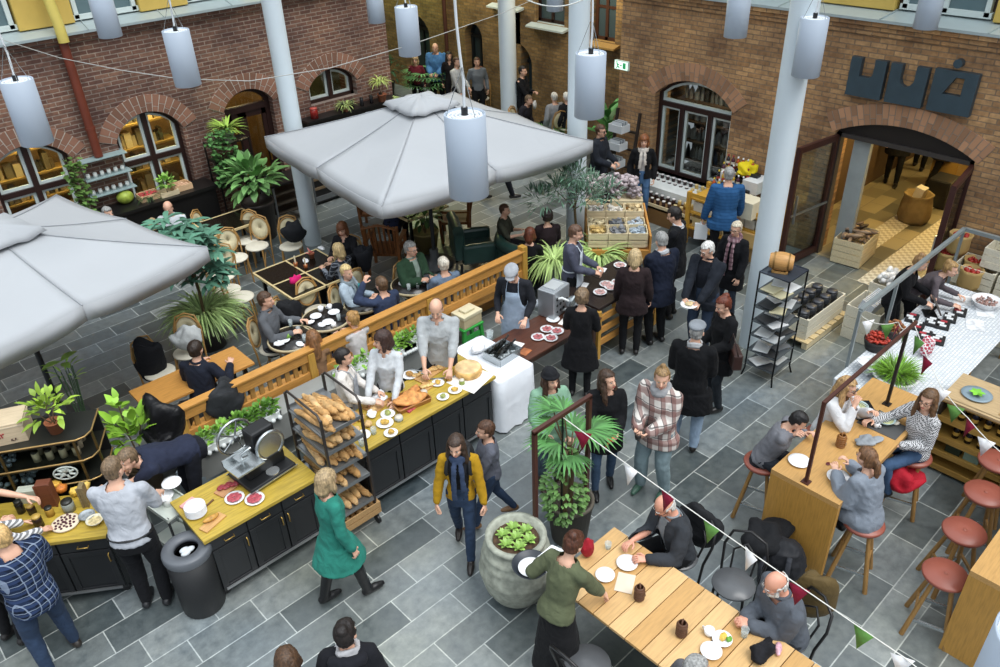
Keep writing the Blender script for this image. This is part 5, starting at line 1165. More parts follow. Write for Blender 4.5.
def build_overhead():
 umbrella('big square off-white parasol with a ruffled cap in the middle of the hall',7.75,10.27,3.9,-.1,2.31,2.98)
 umbrella('big square off-white parasol cut by the left edge of the picture',1.36,10.35,3.35,.22,2.33,2.86)
 for px,py,w,l in((27,112,31,'white cylinder lamp hanging at the far left over the leftmost window'),(104,12,23,'white cylinder lamp half cut by the top edge beside the yellow pipe'),(182,58,26,'white cylinder lamp hanging before the brick between left wall windows'),(375,4,17,'white cylinder lamp cut by the top edge at the passage corner'),(408,31,22.5,'small white cylinder lamp hanging before the passage with the people'),(467,155,41,'nearest and largest cylinder lamp, hanging over the middle parasol'),(590,85,30.5,'cylinder lamp hanging just in front of the middle column'),(738,12,23,'white cylinder lamp cut by the top edge above the wide right window'),(810,47,27.5,'white cylinder lamp beside the right column, left of the letters'),(931,3,23.4,'white cylinder lamp at the top right before the upper window'),(1020,706,96,'pale cylinder lamp cut by the bottom right corner, close to the viewer'),(555,-8,17,'white cylinder lamp barely showing at the top, left of the middle column')):
  pendant(px,py,w,l)
 b=MB();pts=[A(-10,36,4.2),A(60,58,4.1),A(120,70,4.05),A(180,79,4.0),A(250,81,4.0),A(330,68,4.0),A(410,45,4.0),A(500,14,4.0),A(560,-12,4.0)]
 P=[];
 for p,q in zip(pts,pts[1:]):P+=[p.lerp(q,k/4)for k in range(4)]
 b.tube(P+[pts[-1]],.0055,6);tag(b.build('stay_cable',mat('a9aaa6',.5)),'long thin white cable slung across the hall from left to middle','cable')
 b=MB();b.tube([A(520+7*k,-4+1.2*k*(10-k)*.35,4.6)for k in range(11)],.008,6);tag(b.build('stay_cable',mat('cfd2cf',.5)),'short loop of white cable left of the middle column at the top','cable')
 t=thing('wall_sign','dark grey metal sign of three cut-out block letters above the entrance','sign',(XR-.1,0,0));dk=mat('364751',.45,.1,var=.2)
 def letter(y1,y0,z0,z1,notch,lab):
  """block from y1 (left in view) down to y0, with the notch cut from the top"""
  w=y1-y0;hgt=z1-z0;n=[(y1,z0),(y1,z1)]+[(y1-w*u,z0+hgt*v)for u,v in notch]+[(y0,z1),(y0,z0)]
  b=MB();
  us=sorted({0,1}|{u for u,v in notch});
  def top(u):
   pr=[(0,1)]+list(notch)+[(1,1)]
   return pr
  pr=[(0,1)]+list(notch)+[(1,1)]
  for(u0,v0),(u1,v1)in zip(pr,pr[1:]):
   if u1-u0>1e-4:b.prism([(y1-w*u0,z0),(y1-w*u1,z0),(y1-w*u1,z0+hgt*v1),(y1-w*u0,z0+hgt*v0)],.1,AX)
  b.build('letter',dk,t)
 letter(5.58,5.03,2.86,3.44,[(.3,1),(.3,.52),(.56,.52),(.64,.56),(.68,.64),(.68,1)],'')
 letter(4.96,4.41,2.86,3.44,[(.3,1),(.3,.62),(.36,.5),(.48,.44),(.6,.5),(.68,.62),(.68,1)],'')
 b=MB();y1,y0,z0,z1=4.33,3.73,2.86,3.46;w=y1-y0;hh=z1-z0
 q=lambda u,v:(y1-w*u,z0+hh*v)
 for poly in([(0,0),(1,0),(1,.44),(0,.44)],[(0,.44),(.28,.44),(.5,.86),(.5,1),(0,1)][0:5],[(.7,.44),(1,.44),(1,1),(.7,1)],[(.5,.86),(.7,.86),(.7,1),(.5,1)]):b.prism([q(u,v)for u,v in poly],.1,AX)
 b.build('letter',dk,t);b=MB();c=q(.46,1.17);b.tube([(0,c[0],c[1]),(.1,c[0],c[1])],.062,18);b.build('letter_dot',dk,t)
 t=thing('exit_sign','small lit green emergency exit sign high on the corner of the right wall','sign',(XR-.16,10.02,2.62));b=MB();b.box((0,0,0),(.05,.34,.17));b.build('housing',mat('d5e8dc',.4),t)
 b=MB();b.box((-.027,0,0),(.006,.31,.145));b.build('lit_face',emit('d6f5e2',1.0),t)
 b=MB();g=emit('2fa566',.5)
 b.bar((-.032,.07,-.02),(-.032,.10,.04),.02);b.box((-.032,.105,.055),(.004,.026,.026));b.bar((-.032,.07,-.02),(-.032,.11,-.055),.018);b.bar((-.032,.07,-.02),(-.032,.035,-.05),.018);b.bar((-.032,.09,.02),(-.032,.045,.01),.014);b.box((-.032,-.08,0),(.004,.07,.11));b.bar((-.032,.02,0),(-.032,-.02,0),.02);b.build('pictogram',g,t)
 t=thing('exit_sign','lit green exit sign at the top left of the passage, mostly cut off','sign',(11.6,16.2,3.42));b=MB();b.box((0,0,0),(.05,.4,.2));b.build('housing',mat('d5e8dc',.4),t);b=MB();b.box((-.027,0,0),(.006,.36,.17));b.build('lit_face',emit('a8f0c4',1.2),t)
 b=MB();b.bar((-.032,.05,-.03),(-.032,.09,.04),.022);b.box((-.032,-.07,0),(.004,.08,.13));b.build('pictogram',emit('2fa566',.5),t)
 b=MB();b.box((0,0,0),(.1,.08,.16));tag(b.build('wall_speaker',mat('4a4a4a',.6),None,(5.98,YL-.05,2.9)),'little grey box on the brick between the second window and the door','speaker')
def build_fence():
 t=thing('bench_fence','long wooden slatted bench back running up the middle with a post at its end','fence',(0,8.0,0));x0,x1=2.15,7.75
 for z,hh in((.96,.15),(.66,.13)):b=MB();b.span((x0,-.04,z-hh/2),(x1,.04,z+hh/2));b.build('rail',WOOD,t,bevel=.006)
 b=MB();b.span((x0,-.065,1.03),(x1,.065,1.06));b.build('cap_rail',WOOD,t,bevel=.005)
 n=46
 for k in range(n):b=MB();x=x0+.06+(x1-x0-.12)*k/(n-1);b.span((x-.03,-.015,.72),(x+.03,.015,.9));b.build('baluster',mat('a57a3c',.5,kind='woodz'),t)
 for x in(x0,3.9,5.85,x1):b=MB();b.span((x-.05,-.06,0),(x+.05,.06,1.12 if x==x1 else 1.0));b.build('post',mat('bd9040',.5,kind='woodz'),t,bevel=.006)
 b=MB();b.span((x0,.06,.4),(x1-.1,.48,.45));b.build('bench_seat',WOOD,t,bevel=.005)
 b=MB();b.span((x0,.4,.0),(x1-.1,.44,.4));b.build('bench_front',mat('9c6f34',.5,kind='wood'),t)
 b=MB();b.span((2.0,7.52,.62),(5.75,7.9,.66));b.span((2.0,7.52,.3),(5.75,7.55,.62));b.span((2.0,7.87,.3),(5.75,7.9,.62));tag(b.build('service_ledge',mat('8b8d8a',.6)),'long grey ledge along the counter side of the wooden fence','ledge')
 tray=mat('d9dedd',.5)
 for px,py,l,w,dn in((228,440,'basil','pale tray of light green herbs nearest the bent-over waiter',60),(262,420,'mint','pale tray of dense green herbs behind the meat slicer',90),(355,368,'h','pale tray of herbs behind the short-haired woman at the bread',40),(405,352,'h','pale tray of herbs between the two bakers at the counter',50),(428,345,'h','small tray of herbs beside the bald baker',30)):
  p=A(px,py,.78);p.y=min(max(p.y,7.6),7.82);pass;t=thing('herb_tray',w,'plant',(p.x,p.y,.66));b=MB();b.span((-.26,-.12,0),(.26,.12,.02));b.span((-.26,-.12,0),(.26,-.105,.1));b.span((-.26,.105,0),(.26,.12,.1));b.span((-.26,-.12,0),(-.245,.12,.1));b.span((.245,-.12,0),(.26,.12,.1));b.build('tray',tray,t)
  b=MB();
  for k in range(5):leaf_ball(b,(-.2+.1*k,0,.14),(.1,.11,.1),dn//2,.07,.05,.6,.5)
  b.build('foliage',LEAF('6f9a3a' if dn<80 else '557f2e'),t)
  for k in range(6):b=MB();b.ell((-.22+.09*k,-.13,.02),(.03,.03,.03),None,8,5);b.build('tray_foot',tray,t)
def slicer():
 p=A(262,468,.95);t=thing('meat_slicer','big black and chrome hand-wheel meat slicer on the black counter','slicer',(2.38,6.5,.9),R(6))
 b=MB();b.span((-.28,-.24,.02),(.28,.2,.07));b.span((-.2,-.1,.07),(.25,.2,.22));b.build('base',BLK,t,bevel=.015)
 for y in(-.25,.2):b=MB();b.span((-.29,y,.035),(.29,y+.01,.05));b.build('chrome_trim',STEEL,t)
 for sx in(-.24,.24):
  for sy in(-.2,.16):b=MB();b.cyl((sx,sy,0),.02,.025,10);b.build('foot',BLK,t)
 b=MB();b.tube([(.12,-.09,.34),(.12,-.07,.34)],.14,36);b.build('blade',STEEL,t)
 b=MB();b.tube([(.12+.155*math.cos(R(a)),-.08,.34+.155*math.sin(R(a)))for a in range(-60,241,15)],.022,8);b.build('blade_guard',STEEL,t)
 b=MB();b.tube([(-.05,.28,.36+.0)for _ in(0,)]+[(-.05,.24,.36)],.03,10);b.tube([(-.05+.2*math.cos(2*PI*j/24),.3,.36+.2*math.sin(2*PI*j/24))for j in range(24)],.016,8,closed=True)
 for k in range(5):a=2*PI*k/5;b.tube([(-.05,.3,.36),(-.05+.2*math.cos(a),.3,.36+.2*math.sin(a))],.01,6)
 b.build('hand_wheel',STEEL,t)
 b=MB();b.span((-.36,-.2,.27),(-.04,.06,.29));b.span((-.36,.05,.27),(-.04,.07,.36));b.build('carriage_plate',STEEL,t)
 b=MB();b.tube([(-.2,-.05,.29),(-.2,-.05,.4),(-.08,-.05,.42)],.014,8);b.span((-.26,-.1,.36),(-.14,.02,.375));b.build('meat_clamp',STEEL,t)
 b=MB();b.cyl((.04,-.16,.07),.07,.012,22);b.build('dial',mat('cfd3d5',.2,.8),t)
 b=MB();b.span((-.02,.0,.22),(.26,.2,.5));b.build('motor_housing',BLK,t,bevel=.03)
def bread():
 x0,x1,y0,y1=2.82,3.28,5.82,6.5;t=thing('bread_rack','dark metal bread rack on wheels loaded with baguettes between the counters','rack',(x0,y0,0));W_,D=x1-x0,y1-y0;g=mat('4a4442',.4,.6,var=.1)
 for x in(0,W_):
  for y in(0,D):b=MB();b.bar((x,y,.1),(x,y,1.72),.025);b.build('upright',g,t)
 for x in(0,W_):b=MB();b.tube([(x,0,1.7),(x,.05,1.76),(x,D-.05,1.76),(x,D,1.7)],.013,8);b.build('top_hoop',g,t)
 zs=(.36,.72,1.0,1.26,1.5);tray=mat('8f9192',.35,.7,var=.06)
 for z in zs:
  b=MB();b.span((.01,.0,z),(W_-.01,D,z+.012));b.span((.01,-.01,z),(W_-.01,0,z+.045));b.span((.01,D,z),(W_-.01,D+.01,z+.045));b.bar((0,0,z-.01),(0,D,z-.01),.02);b.bar((W_,0,z-.01),(W_,D,z-.01),.02);b.build('tray',tray,t)
 for x in(0,W_):
  for y in(0,D):b=MB();b.tube([(x-.014,y,.055),(x+.014,y,.055)],.055,14);b.box((x,y,.1),(.03,.03,.06));b.build('caster',BLK,t)
 cr=crate('bread_crate','wooden crate of long loaves on the bottom of the bread rack',(x0+W_/2+.02,y0+D/2-.02,.16+.0),(.5,.72,.17),0,2,mat('b08c5e',.6,kind='woody'))
 protos=[]
 for k in range(4):
  rg=random.Random(k);b=MB();L=.46+.05*k;pts=[(0,-L/2+L*i/9,.012*math.sin(i*.7+k))for i in range(10)];rad=[.02]+[.039+.004*math.sin(i*1.3+k)for i in range(8)]+[.018]
  b.tube(pts,rad,10,flat=.85)
  for i in range(5):y=-L*.36+L*.18*i;b.ell((.004,y,.028),(.012,.045,.008),Matrix.Rotation(R(25),3,'Z'),8,5)
  me=b.build('baguette',mat(('b99360','ad8450','c4a070','b58c58')[k],.7,kind='food',scale=.6));protos.append(me)
 used=[False]*4;nm={1.5:'top',1.26:'second',1.0:'third',.72:'fourth',.36:'lowest'}
 def loaf(k,loc,rz,rx,lab,grp):
  if not used[k]:o=protos[k];used[k]=True
  else:o=protos[k].copy();COL.objects.link(o)
  o.location=loc;o.rotation_euler=(rx,0,rz);tag(o,lab,'bread',grp)
 for z in zs:
  n={1.5:9,1.26:9,1.0:9,.72:9,.36:7}[z]
  for layer in range(2 if z!=.36 else 1):
   for i in range(n-layer*3):
    lab='golden baguette lying lengthwise on the %s tray of the bread rack'%nm[z]
    loaf(rnd.randrange(4),(x0+.05+(W_-.1)*(i+.5*layer+.3)/(n-.4),y0+D/2+rnd.uniform(-.1,.1),z+.048+.058*layer),rnd.uniform(-.18,.18),rnd.uniform(-.04,.04),lab,'baguettes on the %s tray'%nm[z])
 for i in range(5):loaf(rnd.randrange(4),(x0+.1+.09*i,y0+.33,.23),rnd.uniform(-.1,.1),0,'long loaf in the wooden crate at the foot of the bread rack','loaves in the bottom crate')
def build_counters():
 counter('long black panelled counter with yellowish wood top carrying the meat slicer',1.25,.72,.9,'rlr'.replace('rlr','rrl'),(1.5,6.03,0))
 counter('black panelled counter carrying the big round loaf and the pale bread',1.96,.68,.9,'nnnn',(3.33,6.02,0))
 counter('black counter at the left edge with jars and a berry tart on it',2.0,.62,.9,'lrlrrl'[:4],(.86-2.0*math.cos(R(34.6)),6.79+2.0*math.sin(R(34.6)),0),R(-34.6))
 slicer();bread()
 t=thing('waste_bin','tall round black waste bin with an open hole in its lid','bin',(1.32,6.1,0));MB().lathe([(0,0),(.2,0),(.21,.02),(.225,.74),(0,.74)],(0,0,0),32).build('body',mat('191a1c',.5),t)
 t.location=A(205,603,0);MB().lathe([(.228,.72),(.235,.74),(.235,.8),(.22,.82),(.12,.815),(.115,.77),(.228,.72)],(0,0,0),32).build('lid',mat('5c6066',.45),t)
 b=MB();b.lathe([(0,.74),(.118,.74)],(0,0,0),20);b.build('bin_liner',mat('0d0d0e',.8),t)
 for k in range(3):b=MB();b.ell((.03*math.cos(k*2),.03*math.sin(k*2),.765),(.05,.035,.02));o=b.build('waste_paper',mat('c5cbd0',.7),t)
 top=.9
 for k in range(9):put_plate('plain white plate in the tall stack at the left end of the slicer counter',A(197,514,top)+V((0,0,.006+.011*k)),.105,None,'plates stacked on the slicer counter')
 def board(lab,px,py,L,W_,rz,m=None,th=.018,z=top):
  p=A(px,py,z);b=MB();b.box((0,0,th/2),(L,W_,th));return tag(b.build('serving_board',m or mat('c79a62',.5,kind='wood'),None,(p.x,p.y,z),rz,bevel=.004),lab,'board')
 board('wooden board of sliced red meat behind two plates of salami',231,486,.34,.14,R(16),mat('b9885e',.5,kind='wood'))
 for k in range(9):p=A(220+2.6*k,489-.9*k,top+.02);blob('meat_slice','folded slice of dark red cured meat on the wooden board','meat',(p.x,p.y+.02*math.sin(k*2),top+.018),(.03,.035,.012),mat('8f3038',.45,kind='food'),'cured slices on the board',k)
 board('small wooden board with a lump of yellow cheese at the counter corner',213,523,.26,.11,R(18));p=A(212,521,top);blob('cheese','lump of yellowish cheese on the small corner board','cheese',(p.x,p.y,top+.018),(.085,.035,.022),mat('b9893e',.5,kind='food'))
 b=MB();p=A(208,505,top);b.box((0,0,.006),(.16,.02,.01));tag(b.build('cheese_knife',mat('6a4a2a',.4),None,(p.x,p.y,top),R(20)),'small knife lying beside the stack of white plates','knife')
 for px,py,q in((235,499,'left'),(255,500,'right')):
  p=A(px,py,top);put_plate('white plate heaped with pink salami, %s one of the pair'%q,p,.1)
  for k in range(8):a=k*.8;blob('salami_slice','round slice of pink salami on the %s salami plate'%q,'meat',(p.x+.045*math.cos(a),p.y+.045*math.sin(a),top+.012+.003*k),(.034,.034,.006),mat('b0505a',.45,kind='food'),'salami on the %s plate'%q,bumpy=.1)
 b=MB();p=A(190,505,top);b.box((0,0,.012),(.16,.12,.02));tag(b.build('napkin_pack',mat('d79a98',.7,kind='food',scale=.5),None,(p.x,p.y,top),R(14)),'pink and white packet behind the stacked plates','napkins')
 p=A(468,370,top+.05);t=thing('big_loaf','huge round flat-topped wheel of pale cheese at the end of the counter','cheese',(p.x,p.y,top));MB().lathe([(0,0),(.16,0),(.175,.03),(.175,.075),(.16,.1),(.05,.106),(0,.104)],(0,0,0),36).build('rind',mat('cda363',.6,kind='food',scale=.4,var=.1),t);MB().lathe([(.158,.1),(.1,.107),(.0,.108)],(0,0,0),30).build('top_crust',mat('d8b888',.6,kind='food',scale=.25),t)
 b=MB();p=A(470,379,top);b.add([(-.24,-.2,.002),(.22,-.22,.002),(.24,.2,.002),(-.2,.22,.002)],[(0,1,2,3)]);o=b.build('paper_sheet',mat('e9e6df',.7),None,(p.x,p.y,top),.3);tag(o,'white paper sheet under the big cheese wheel','paper');s=o.modifiers.new('Solidify','SOLIDIFY');s.thickness=.002;s.offset=1
 t=thing('bread_basket','low wooden basket holding a torn golden loaf in the middle of the counter','basket',(4.23,6.33,top),R(-8));b=MB();b.span((-.2,-.13,0),(.2,.13,.015));b.box((0,-.14,.035),(.42,.012,.07),rx=.35);b.box((0,.14,.035),(.42,.012,.07),rx=-.35);b.box((-.205,0,.035),(.012,.28,.07),ry=-.35);b.box((.205,0,.035),(.012,.28,.07),ry=.35);b.build('tray',mat('a5703a',.5,kind='wood'),t)
 blob('torn_loaf','big torn golden loaf in the wooden basket','bread',(4.23,6.33,top+.02),(.19,.13,.055),mat('c98a4c',.7,kind='food',scale=.6),None,R(-8),.45,3,(20,12));blob('torn_loaf','piece of torn crust leaning on the big golden loaf','bread',(4.33,6.36,top+.1),(.09,.07,.025),mat('bd7c40',.7,kind='food',scale=.6),None,.4,.5,5)
 board('pale wooden cutting board before the bald baker',430,374,.42,.16,R(8));board('wooden board with sliced bread left of the basket',377,405,.3,.2,R(12))
 for k in range(5):p=A(440-6*k,369+2*k,top);blob('bread_slice','slice of pale bread on the cutting board','bread',(p.x,p.y,top+.018),(.04,.05,.012),mat('d3ac70',.7,kind='food'),'bread slices on the cutting board',k)
 for px,py,r,l in((385,424,.1,'white plate of rolls at the near left of the bread counter'),(391,434,.08,'small white plate near the counter edge'),(388,415,.085,'pale bowl behind the plate of rolls'),(443,398,.075,'small dish of butter before the loaf basket'),(455,391,.085,'plate of cheese and cress right of the basket'),(438,384,.08,'plate of yellow butter behind the basket'),(363,436,.09,'white plate at the left end of the bread counter'),(410,376,.1,'white dish behind the loaf basket')):
  p=A(px,py,top);put_plate(l,p,r);blob('bread_roll','food on the '+l.split(' ',1)[1]if False else 'small heap of food lying on the '+' '.join(l.split()[:5]+l.split()[-3:]),'food',(p.x,p.y,top+.012),(r*.5,r*.45,.022),mat(rnd.choice(['c9a24a','d8c89a','b98a4a','9aa05a']),.6,kind='food'),None,px,.4,px)
 b=MB();p=A(410,409,top);b.box((0,0,.012),(.14,.1,.024));tag(b.build('red_packet',mat('c25560',.6,kind='food',scale=.8),None,(p.x,p.y,top),.2,bevel=.004),'pink and red packet before the loaf basket','packet')
 t=thing('dough_bowl','brown bowl of spread beside the white cloth','bowl',A(396,405,top));MB().lathe([(0,0),(.05,0),(.085,.05),(.078,.05),(.045,.012),(0,.012)],(0,0,0),22).build('bowl',mat('8a5a30',.5),t);MB().lathe([(0,.03),(.066,.034)],(0,0,0),18).build('spread',mat('a57440',.7,kind='food'),t)
 for px,py,l,s in((379,398,'crumpled white cloth on the bread board',1),(372,415,'white bread cloth at the left end of the counter',.8),(452,362,'white napkin under the hands of the bald baker',.6)):
  p=A(px,py,top);blob('napkin',l,'cloth',(p.x,p.y,top),(.11*s,.08*s,.03),mat('e4e6ea',.8,kind='fabric',var=.04),None,px,.55,px,(18,10))
 for px,py in((366,405),(373,410),(361,418),(368,424),(356,430)):p=A(px,py,top+.03);blob('bread_roll','pale round roll at the left end of the bread counter','bread',(p.x,p.y,top),(.05,.045,.035),mat('c8a672',.7,kind='food',scale=.6),'rolls at the counter end',px)
 for px,py,w,l in((425,388,.16,'small wooden board of sliced cheese left of the torn loaf'),(352,420,.2,'wooden board of crusts at the far left of the bread counter')):
  board(l,px,py,w+.08,.14,R(14))
  for k in range(5):p=A(px-6+3*k,py+1-k,top+.02);blob('cheese_slice','pale piece lying on the '+' '.join(l.split()[:4]),'food',(p.x,p.y,top+.018),(.035,.03,.014),mat('d6b878',.6,kind='food'),'pieces on the '+' '.join(l.split()[:5]),k)
 for px,py,r,hh,c,l in((424,396,.045,.07,'c9d0d2','white lidded tub before the torn loaf'),(462,384,.035,.06,'8a9a4a','little jar of green relish by the cheese plate'),(399,420,.05,.05,'aeb6ba','low steel tin between the plates of the bread counter'),(449,380,.04,.08,'b98a3a','honey jar behind the butter plate')):jar(l,A(px,py,top),r,hh,c)
 b=MB();b.box((0,.1,.004),(.025,.22,.004));b.box((0,-.06,.01),(.022,.11,.018));p=A(445,377,top+.02);tag(b.build('table_knife',STEEL,None,(p.x,p.y,top+.002),.9),'long knife lying on the bread counter by the butter','knife')
 for px,py,l in((362,446,'clear drinking glass at the near left corner of the bread counter'),(374,434,'clear drinking glass beside the small white plate')):glass_cup(l,A(px,py,top))
 t=thing('cloth_table','table under a floor-length white cloth beside the bread counter','table',(5.62,6.45,0));b=MB();L,D,hh=.62,1.02,.8;N=44
 pts=[]
 for k in range(N):
  a=2*PI*k/N;c,s=math.cos(a),math.sin(a);m_=max(abs(c)/(L/2),abs(s)/(D/2));pts.append((c/m_,s/m_))
 rows=[[(x*.97,y*.98,hh)for x,y in pts],[(x,y,hh-.01)for x,y in pts]]
 for q,z in((.35,.5),(.7,.25),(1.0,.03)):
  rows.append([(x*(1+.07*q*(1+.7*math.sin(k*1.9))),y*(1+.06*q*(1+.7*math.sin(k*2.3+1))),z)for k,(x,y)in enumerate(pts)])
 b.loft(rows,False);b.add(rows[0],[tuple(range(N))]);b.build('tablecloth',CLOTHW,t)
 for sx in(-.2,.2):
  for sy in(-.4,.4):b=MB();b.bar((sx,sy,0),(sx,sy,.78),.04);b.build('leg',BLKM,t)
 t=thing('steel_tray','steel pan of dark bottles standing on the white cloth table','tray',A(505,360,.82),R(4));t.location=(5.75,6.36,.8);L,D,hh=.38,.3,.11;b=MB();b.span((-L/2,-D/2,0),(L/2,D/2,.006));b.box((0,-D/2,hh/2),(L,.008,hh));b.box((0,D/2,hh/2),(L,.008,hh));b.box((-L/2,0,hh/2),(.008,D,hh));b.box((L/2,0,hh/2),(.008,D,hh))
 for s in(-1,1):b.bar((-L/2-.02,s*(D/2+.008),hh),(L/2+.02,s*(D/2+.008),hh),.02,.008);b.bar((s*(L/2+.008),-D/2,hh),(s*(L/2+.008),D/2,hh),.02,.008)
 b.build('pan',STEEL,t);o=MB();
 for k in range(40):o.ell((rnd.uniform(-.16,.16),rnd.uniform(-.12,.12),.03+rnd.uniform(0,.03)),(.022,.022,.018),None,6,4)
 q=o.build('ice',mat('b9c2c6',.2),t);q['kind']='stuff'
 for k in range(9):o=bottle('dark bottle lying slanted in the steel pan of ice',(5.62+.045*(k%5)+.02*(k//5),6.36+.08*(k//5)+.01*(k%3),.85),'1a1c1a','2a2a2a',.026,.25,'bottles in the steel pan',None);o.rotation_euler=(R(38),0,R(20+6*k))
 blob('ice_cloth','crumpled white cloth behind the steel pan','cloth',(5.62,6.66,.8),(.12,.08,.06),mat('e8eaee',.8,kind='fabric',var=.04),None,0,.5,8);glass_cup('clear plastic cup behind the steel pan',A(490,338,.8),.05,.11)
 t=thing('trestle_table','dark reddish wood table with plates of meat beside the white cloth','table',(5.98,6.12,0));b=MB();b.span((0,0,.72),(1.47,.68,.75));b.build('tabletop',mat('5a3526',.4,kind='wood',var=.2),t,bevel=.004);b=MB();b.span((.04,.03,.64),(1.43,.65,.72));b.build('apron_frame',DARKWOOD,t)
 for x in(.08,1.39):
  for y in(.08,.6):b=MB();b.lathe([(0,0),(.025,0),(.03,.2),(.04,.45),(.032,.6),(.035,.66),(0,.66)],(x,y,0),10);b.build('leg',DARKWOOD,t)
 for px,py,l in((538,338,'left nearest'),(551,339,'front'),(547,330,'middle'),(557,332,'right'),(553,320,'plain far')):
  p=A(px,py,.75);put_plate('white square-ish plate of raw pink meat on the dark table, %s one'%l,p,.095)
  if l!='plain far':
   for k in range(6):blob('meat_slice','pink slice of meat on the %s plate of the dark table'%l,'meat',(p.x+.04*math.cos(k*1.05),p.y+.04*math.sin(k*1.05),.765),(.03,.026,.01),mat('b4676a',.5,kind='food'),'meat on the %s plate'%l,k)
 for px,py,w,l in((516,346,.2,'white paper sheet at the near left end of the dark table'),(566,322,.2,'white paper sheet at the far end of the dark table')):p=A(px,py,.75);b=MB();b.box((0,0,.002),(w,.16,.003));tag(b.build('paper_sheet',mat('e6e4df',.7),None,(p.x,p.y,.75),.3),l,'paper')
 p=A(525,352,.75);b=MB();b.box((0,0,.003),(.16,.12,.006));tag(b.build('menu_card',mat('a5633c',.6,kind='food',scale=.3),None,(p.x,p.y,.75),.2),'brown menu card at the near left end of the dark table','card')
 t=thing('display_table','black-topped table with yellow slatted sides before the standing customers','table',(7.48,6.2,0));tb=mat('2b2422',.25,var=.1)
 for k in range(2):b=MB();b.span((.68*k,0,.8),(.68*k+.665,.8,.845));b.build('tabletop',tb,t,bevel=.004)
 for z in(.62,.42,.22):b=MB();b.span((0,-.02,z),(1.34,.02,z+.09));b.build('side_slat',WOOD,t);b=MB();b.span((-.02,0,z),(.02,.8,z+.09));b.build('side_slat',WOODY,t)
 for x in(0,1.32):
  for y in(0,.78):b=MB();b.bar((x,y,0),(x,y,.8),.06);b.build('leg',mat('bd9040',.5,kind='woodz'),t)
 for px,py,l in((600,293,'left'),(611,288,'middle'),(606,285,'far'),(618,283,'right'),(620,266,'single')):
  p=A(px,py,.85);put_plate('round plate of pink meat on the black-topped table, %s one'%l,p,.1)
  for k in range(6):blob('meat_slice','pale pink slice on the %s plate of the black-topped table'%l,'meat',(p.x+.045*math.cos(k*1.05),p.y+.045*math.sin(k*1.05),.862),(.032,.03,.01),mat('c29a96',.5,kind='food'),'slices on the %s plate'%l,k)
 for px,py,l in((603,270,'white card lying on the black-topped table'),(585,285,'small white card behind the slicing machine')):p=A(px,py,.85);b=MB();b.box((0,0,.003),(.13,.09,.005));tag(b.build('menu_card',PLATE,None,(p.x,p.y,.85),.4),l,'card')
 t=thing('ham_machine','boxy steel machine with dark holes beside the grey-jacketed seller','machine',(7.1,6.72,.75),R(10));b=MB();b.span((-.2,-.14,.0),(.2,.14,.42));b.build('housing',mat('a8adb2',.35,.5),t,bevel=.015)
 for k in range(10):b=MB();x=-.12+.08*(k%4);z=.1+.1*(k//4);b.tube([(x,-.142,z),(x,-.146,z)],.018+.004*(k%3),12);b.build('hole',mat('1e2022',.6),t)
 b=MB();b.span((-.12,-.1,.42),(.12,.1,.44));b.build('top_plate',mat('d2d6d8',.3,.5),t)
 t=thing('slicing_machine','round-bladed silver slicer with a white hose at the end of the dark table','slicer',(7.2,6.35,.75));b=MB();b.span((-.16,-.1,0),(.16,.14,.08));b.build('base',mat('9aa0a4',.3,.6),t,bevel=.02);b=MB();b.tube([(.0,0,.22),(.0,.03,.22)],.16,28);b.build('blade',STEEL,t);b=MB();b.lathe([(0,0),(.1,.02),(.12,.1),(.06,.16),(0,.17)],(0,.08,.14),18);b.build('motor',mat('8d9296',.35,.5),t)
 b=MB();b.tube([A(578,308,.85),A(571,302,1.0),A(562,298,1.08),A(552,300,1.0),A(546,309,.86),A(549,316,.78),A(556,311,.8),A(568,309,.8)],.018,8);tag(b.build('hose',mat('d8dcdc',.4)),'white curled hose by the round-bladed slicer','hose')
 p=A(560,306,.75);b=MB();b.box((0,0,.05),(.34,.1,.1));tag(b.build('yellow_box',mat('c79b2e',.5),None,(p.x,p.y,.75),R(-20),bevel=.01),'yellow plastic box beside the white hose','box')
 p=A(532,311,.75);t=thing('plastic_bag','white crumpled plastic packs beside the apron man','bag',(p.x-.05,p.y,.75));b=MB()
 for k in range(6):b.ell((rnd.uniform(-.14,.14),rnd.uniform(-.08,.08),.05+.03*(k%3)),(.09,.07,.05))
 c_,f_=remesh(b,.014,1,.012,16,4);o=mesh_obj('pack',c_,f_,mat('d5dae0',.3,var=.1),t)
 p=A(467,318,.5);p.z=0;t=thing('plastic_stool','bright green plastic step stool behind the bald baker','stool',p);g=mat('3aa648',.4);b=MB();b.span((-.2,-.15,.38),(.2,.15,.42));b.build('seat',g,t,bevel=.015)
 for sx in(-.16,.16):
  for sy in(-.11,.11):b=MB();b.bar((sx*1.15,sy*1.15,0),(sx,sy,.38),.05);b.build('leg',g,t)
 b=MB();b.span((-.17,-.12,.2),(.17,-.1,.28));b.build('apron_panel',g,t)
 t=thing('lidded_box','cream wooden box with a lid on the green stool','box',(p.x,p.y,.42),.05);b=MB();b.span((-.18,-.13,0),(.18,.13,.15));b.build('body',mat('cfc09a',.6,kind='wood',var=.06),t,bevel=.01);b=MB();b.span((-.19,-.14,.15),(.19,.14,.21));b.span((-.1,-.07,.21),(.1,.07,.25));b.build('lid',mat('d9cfae',.6),t,bevel=.01)
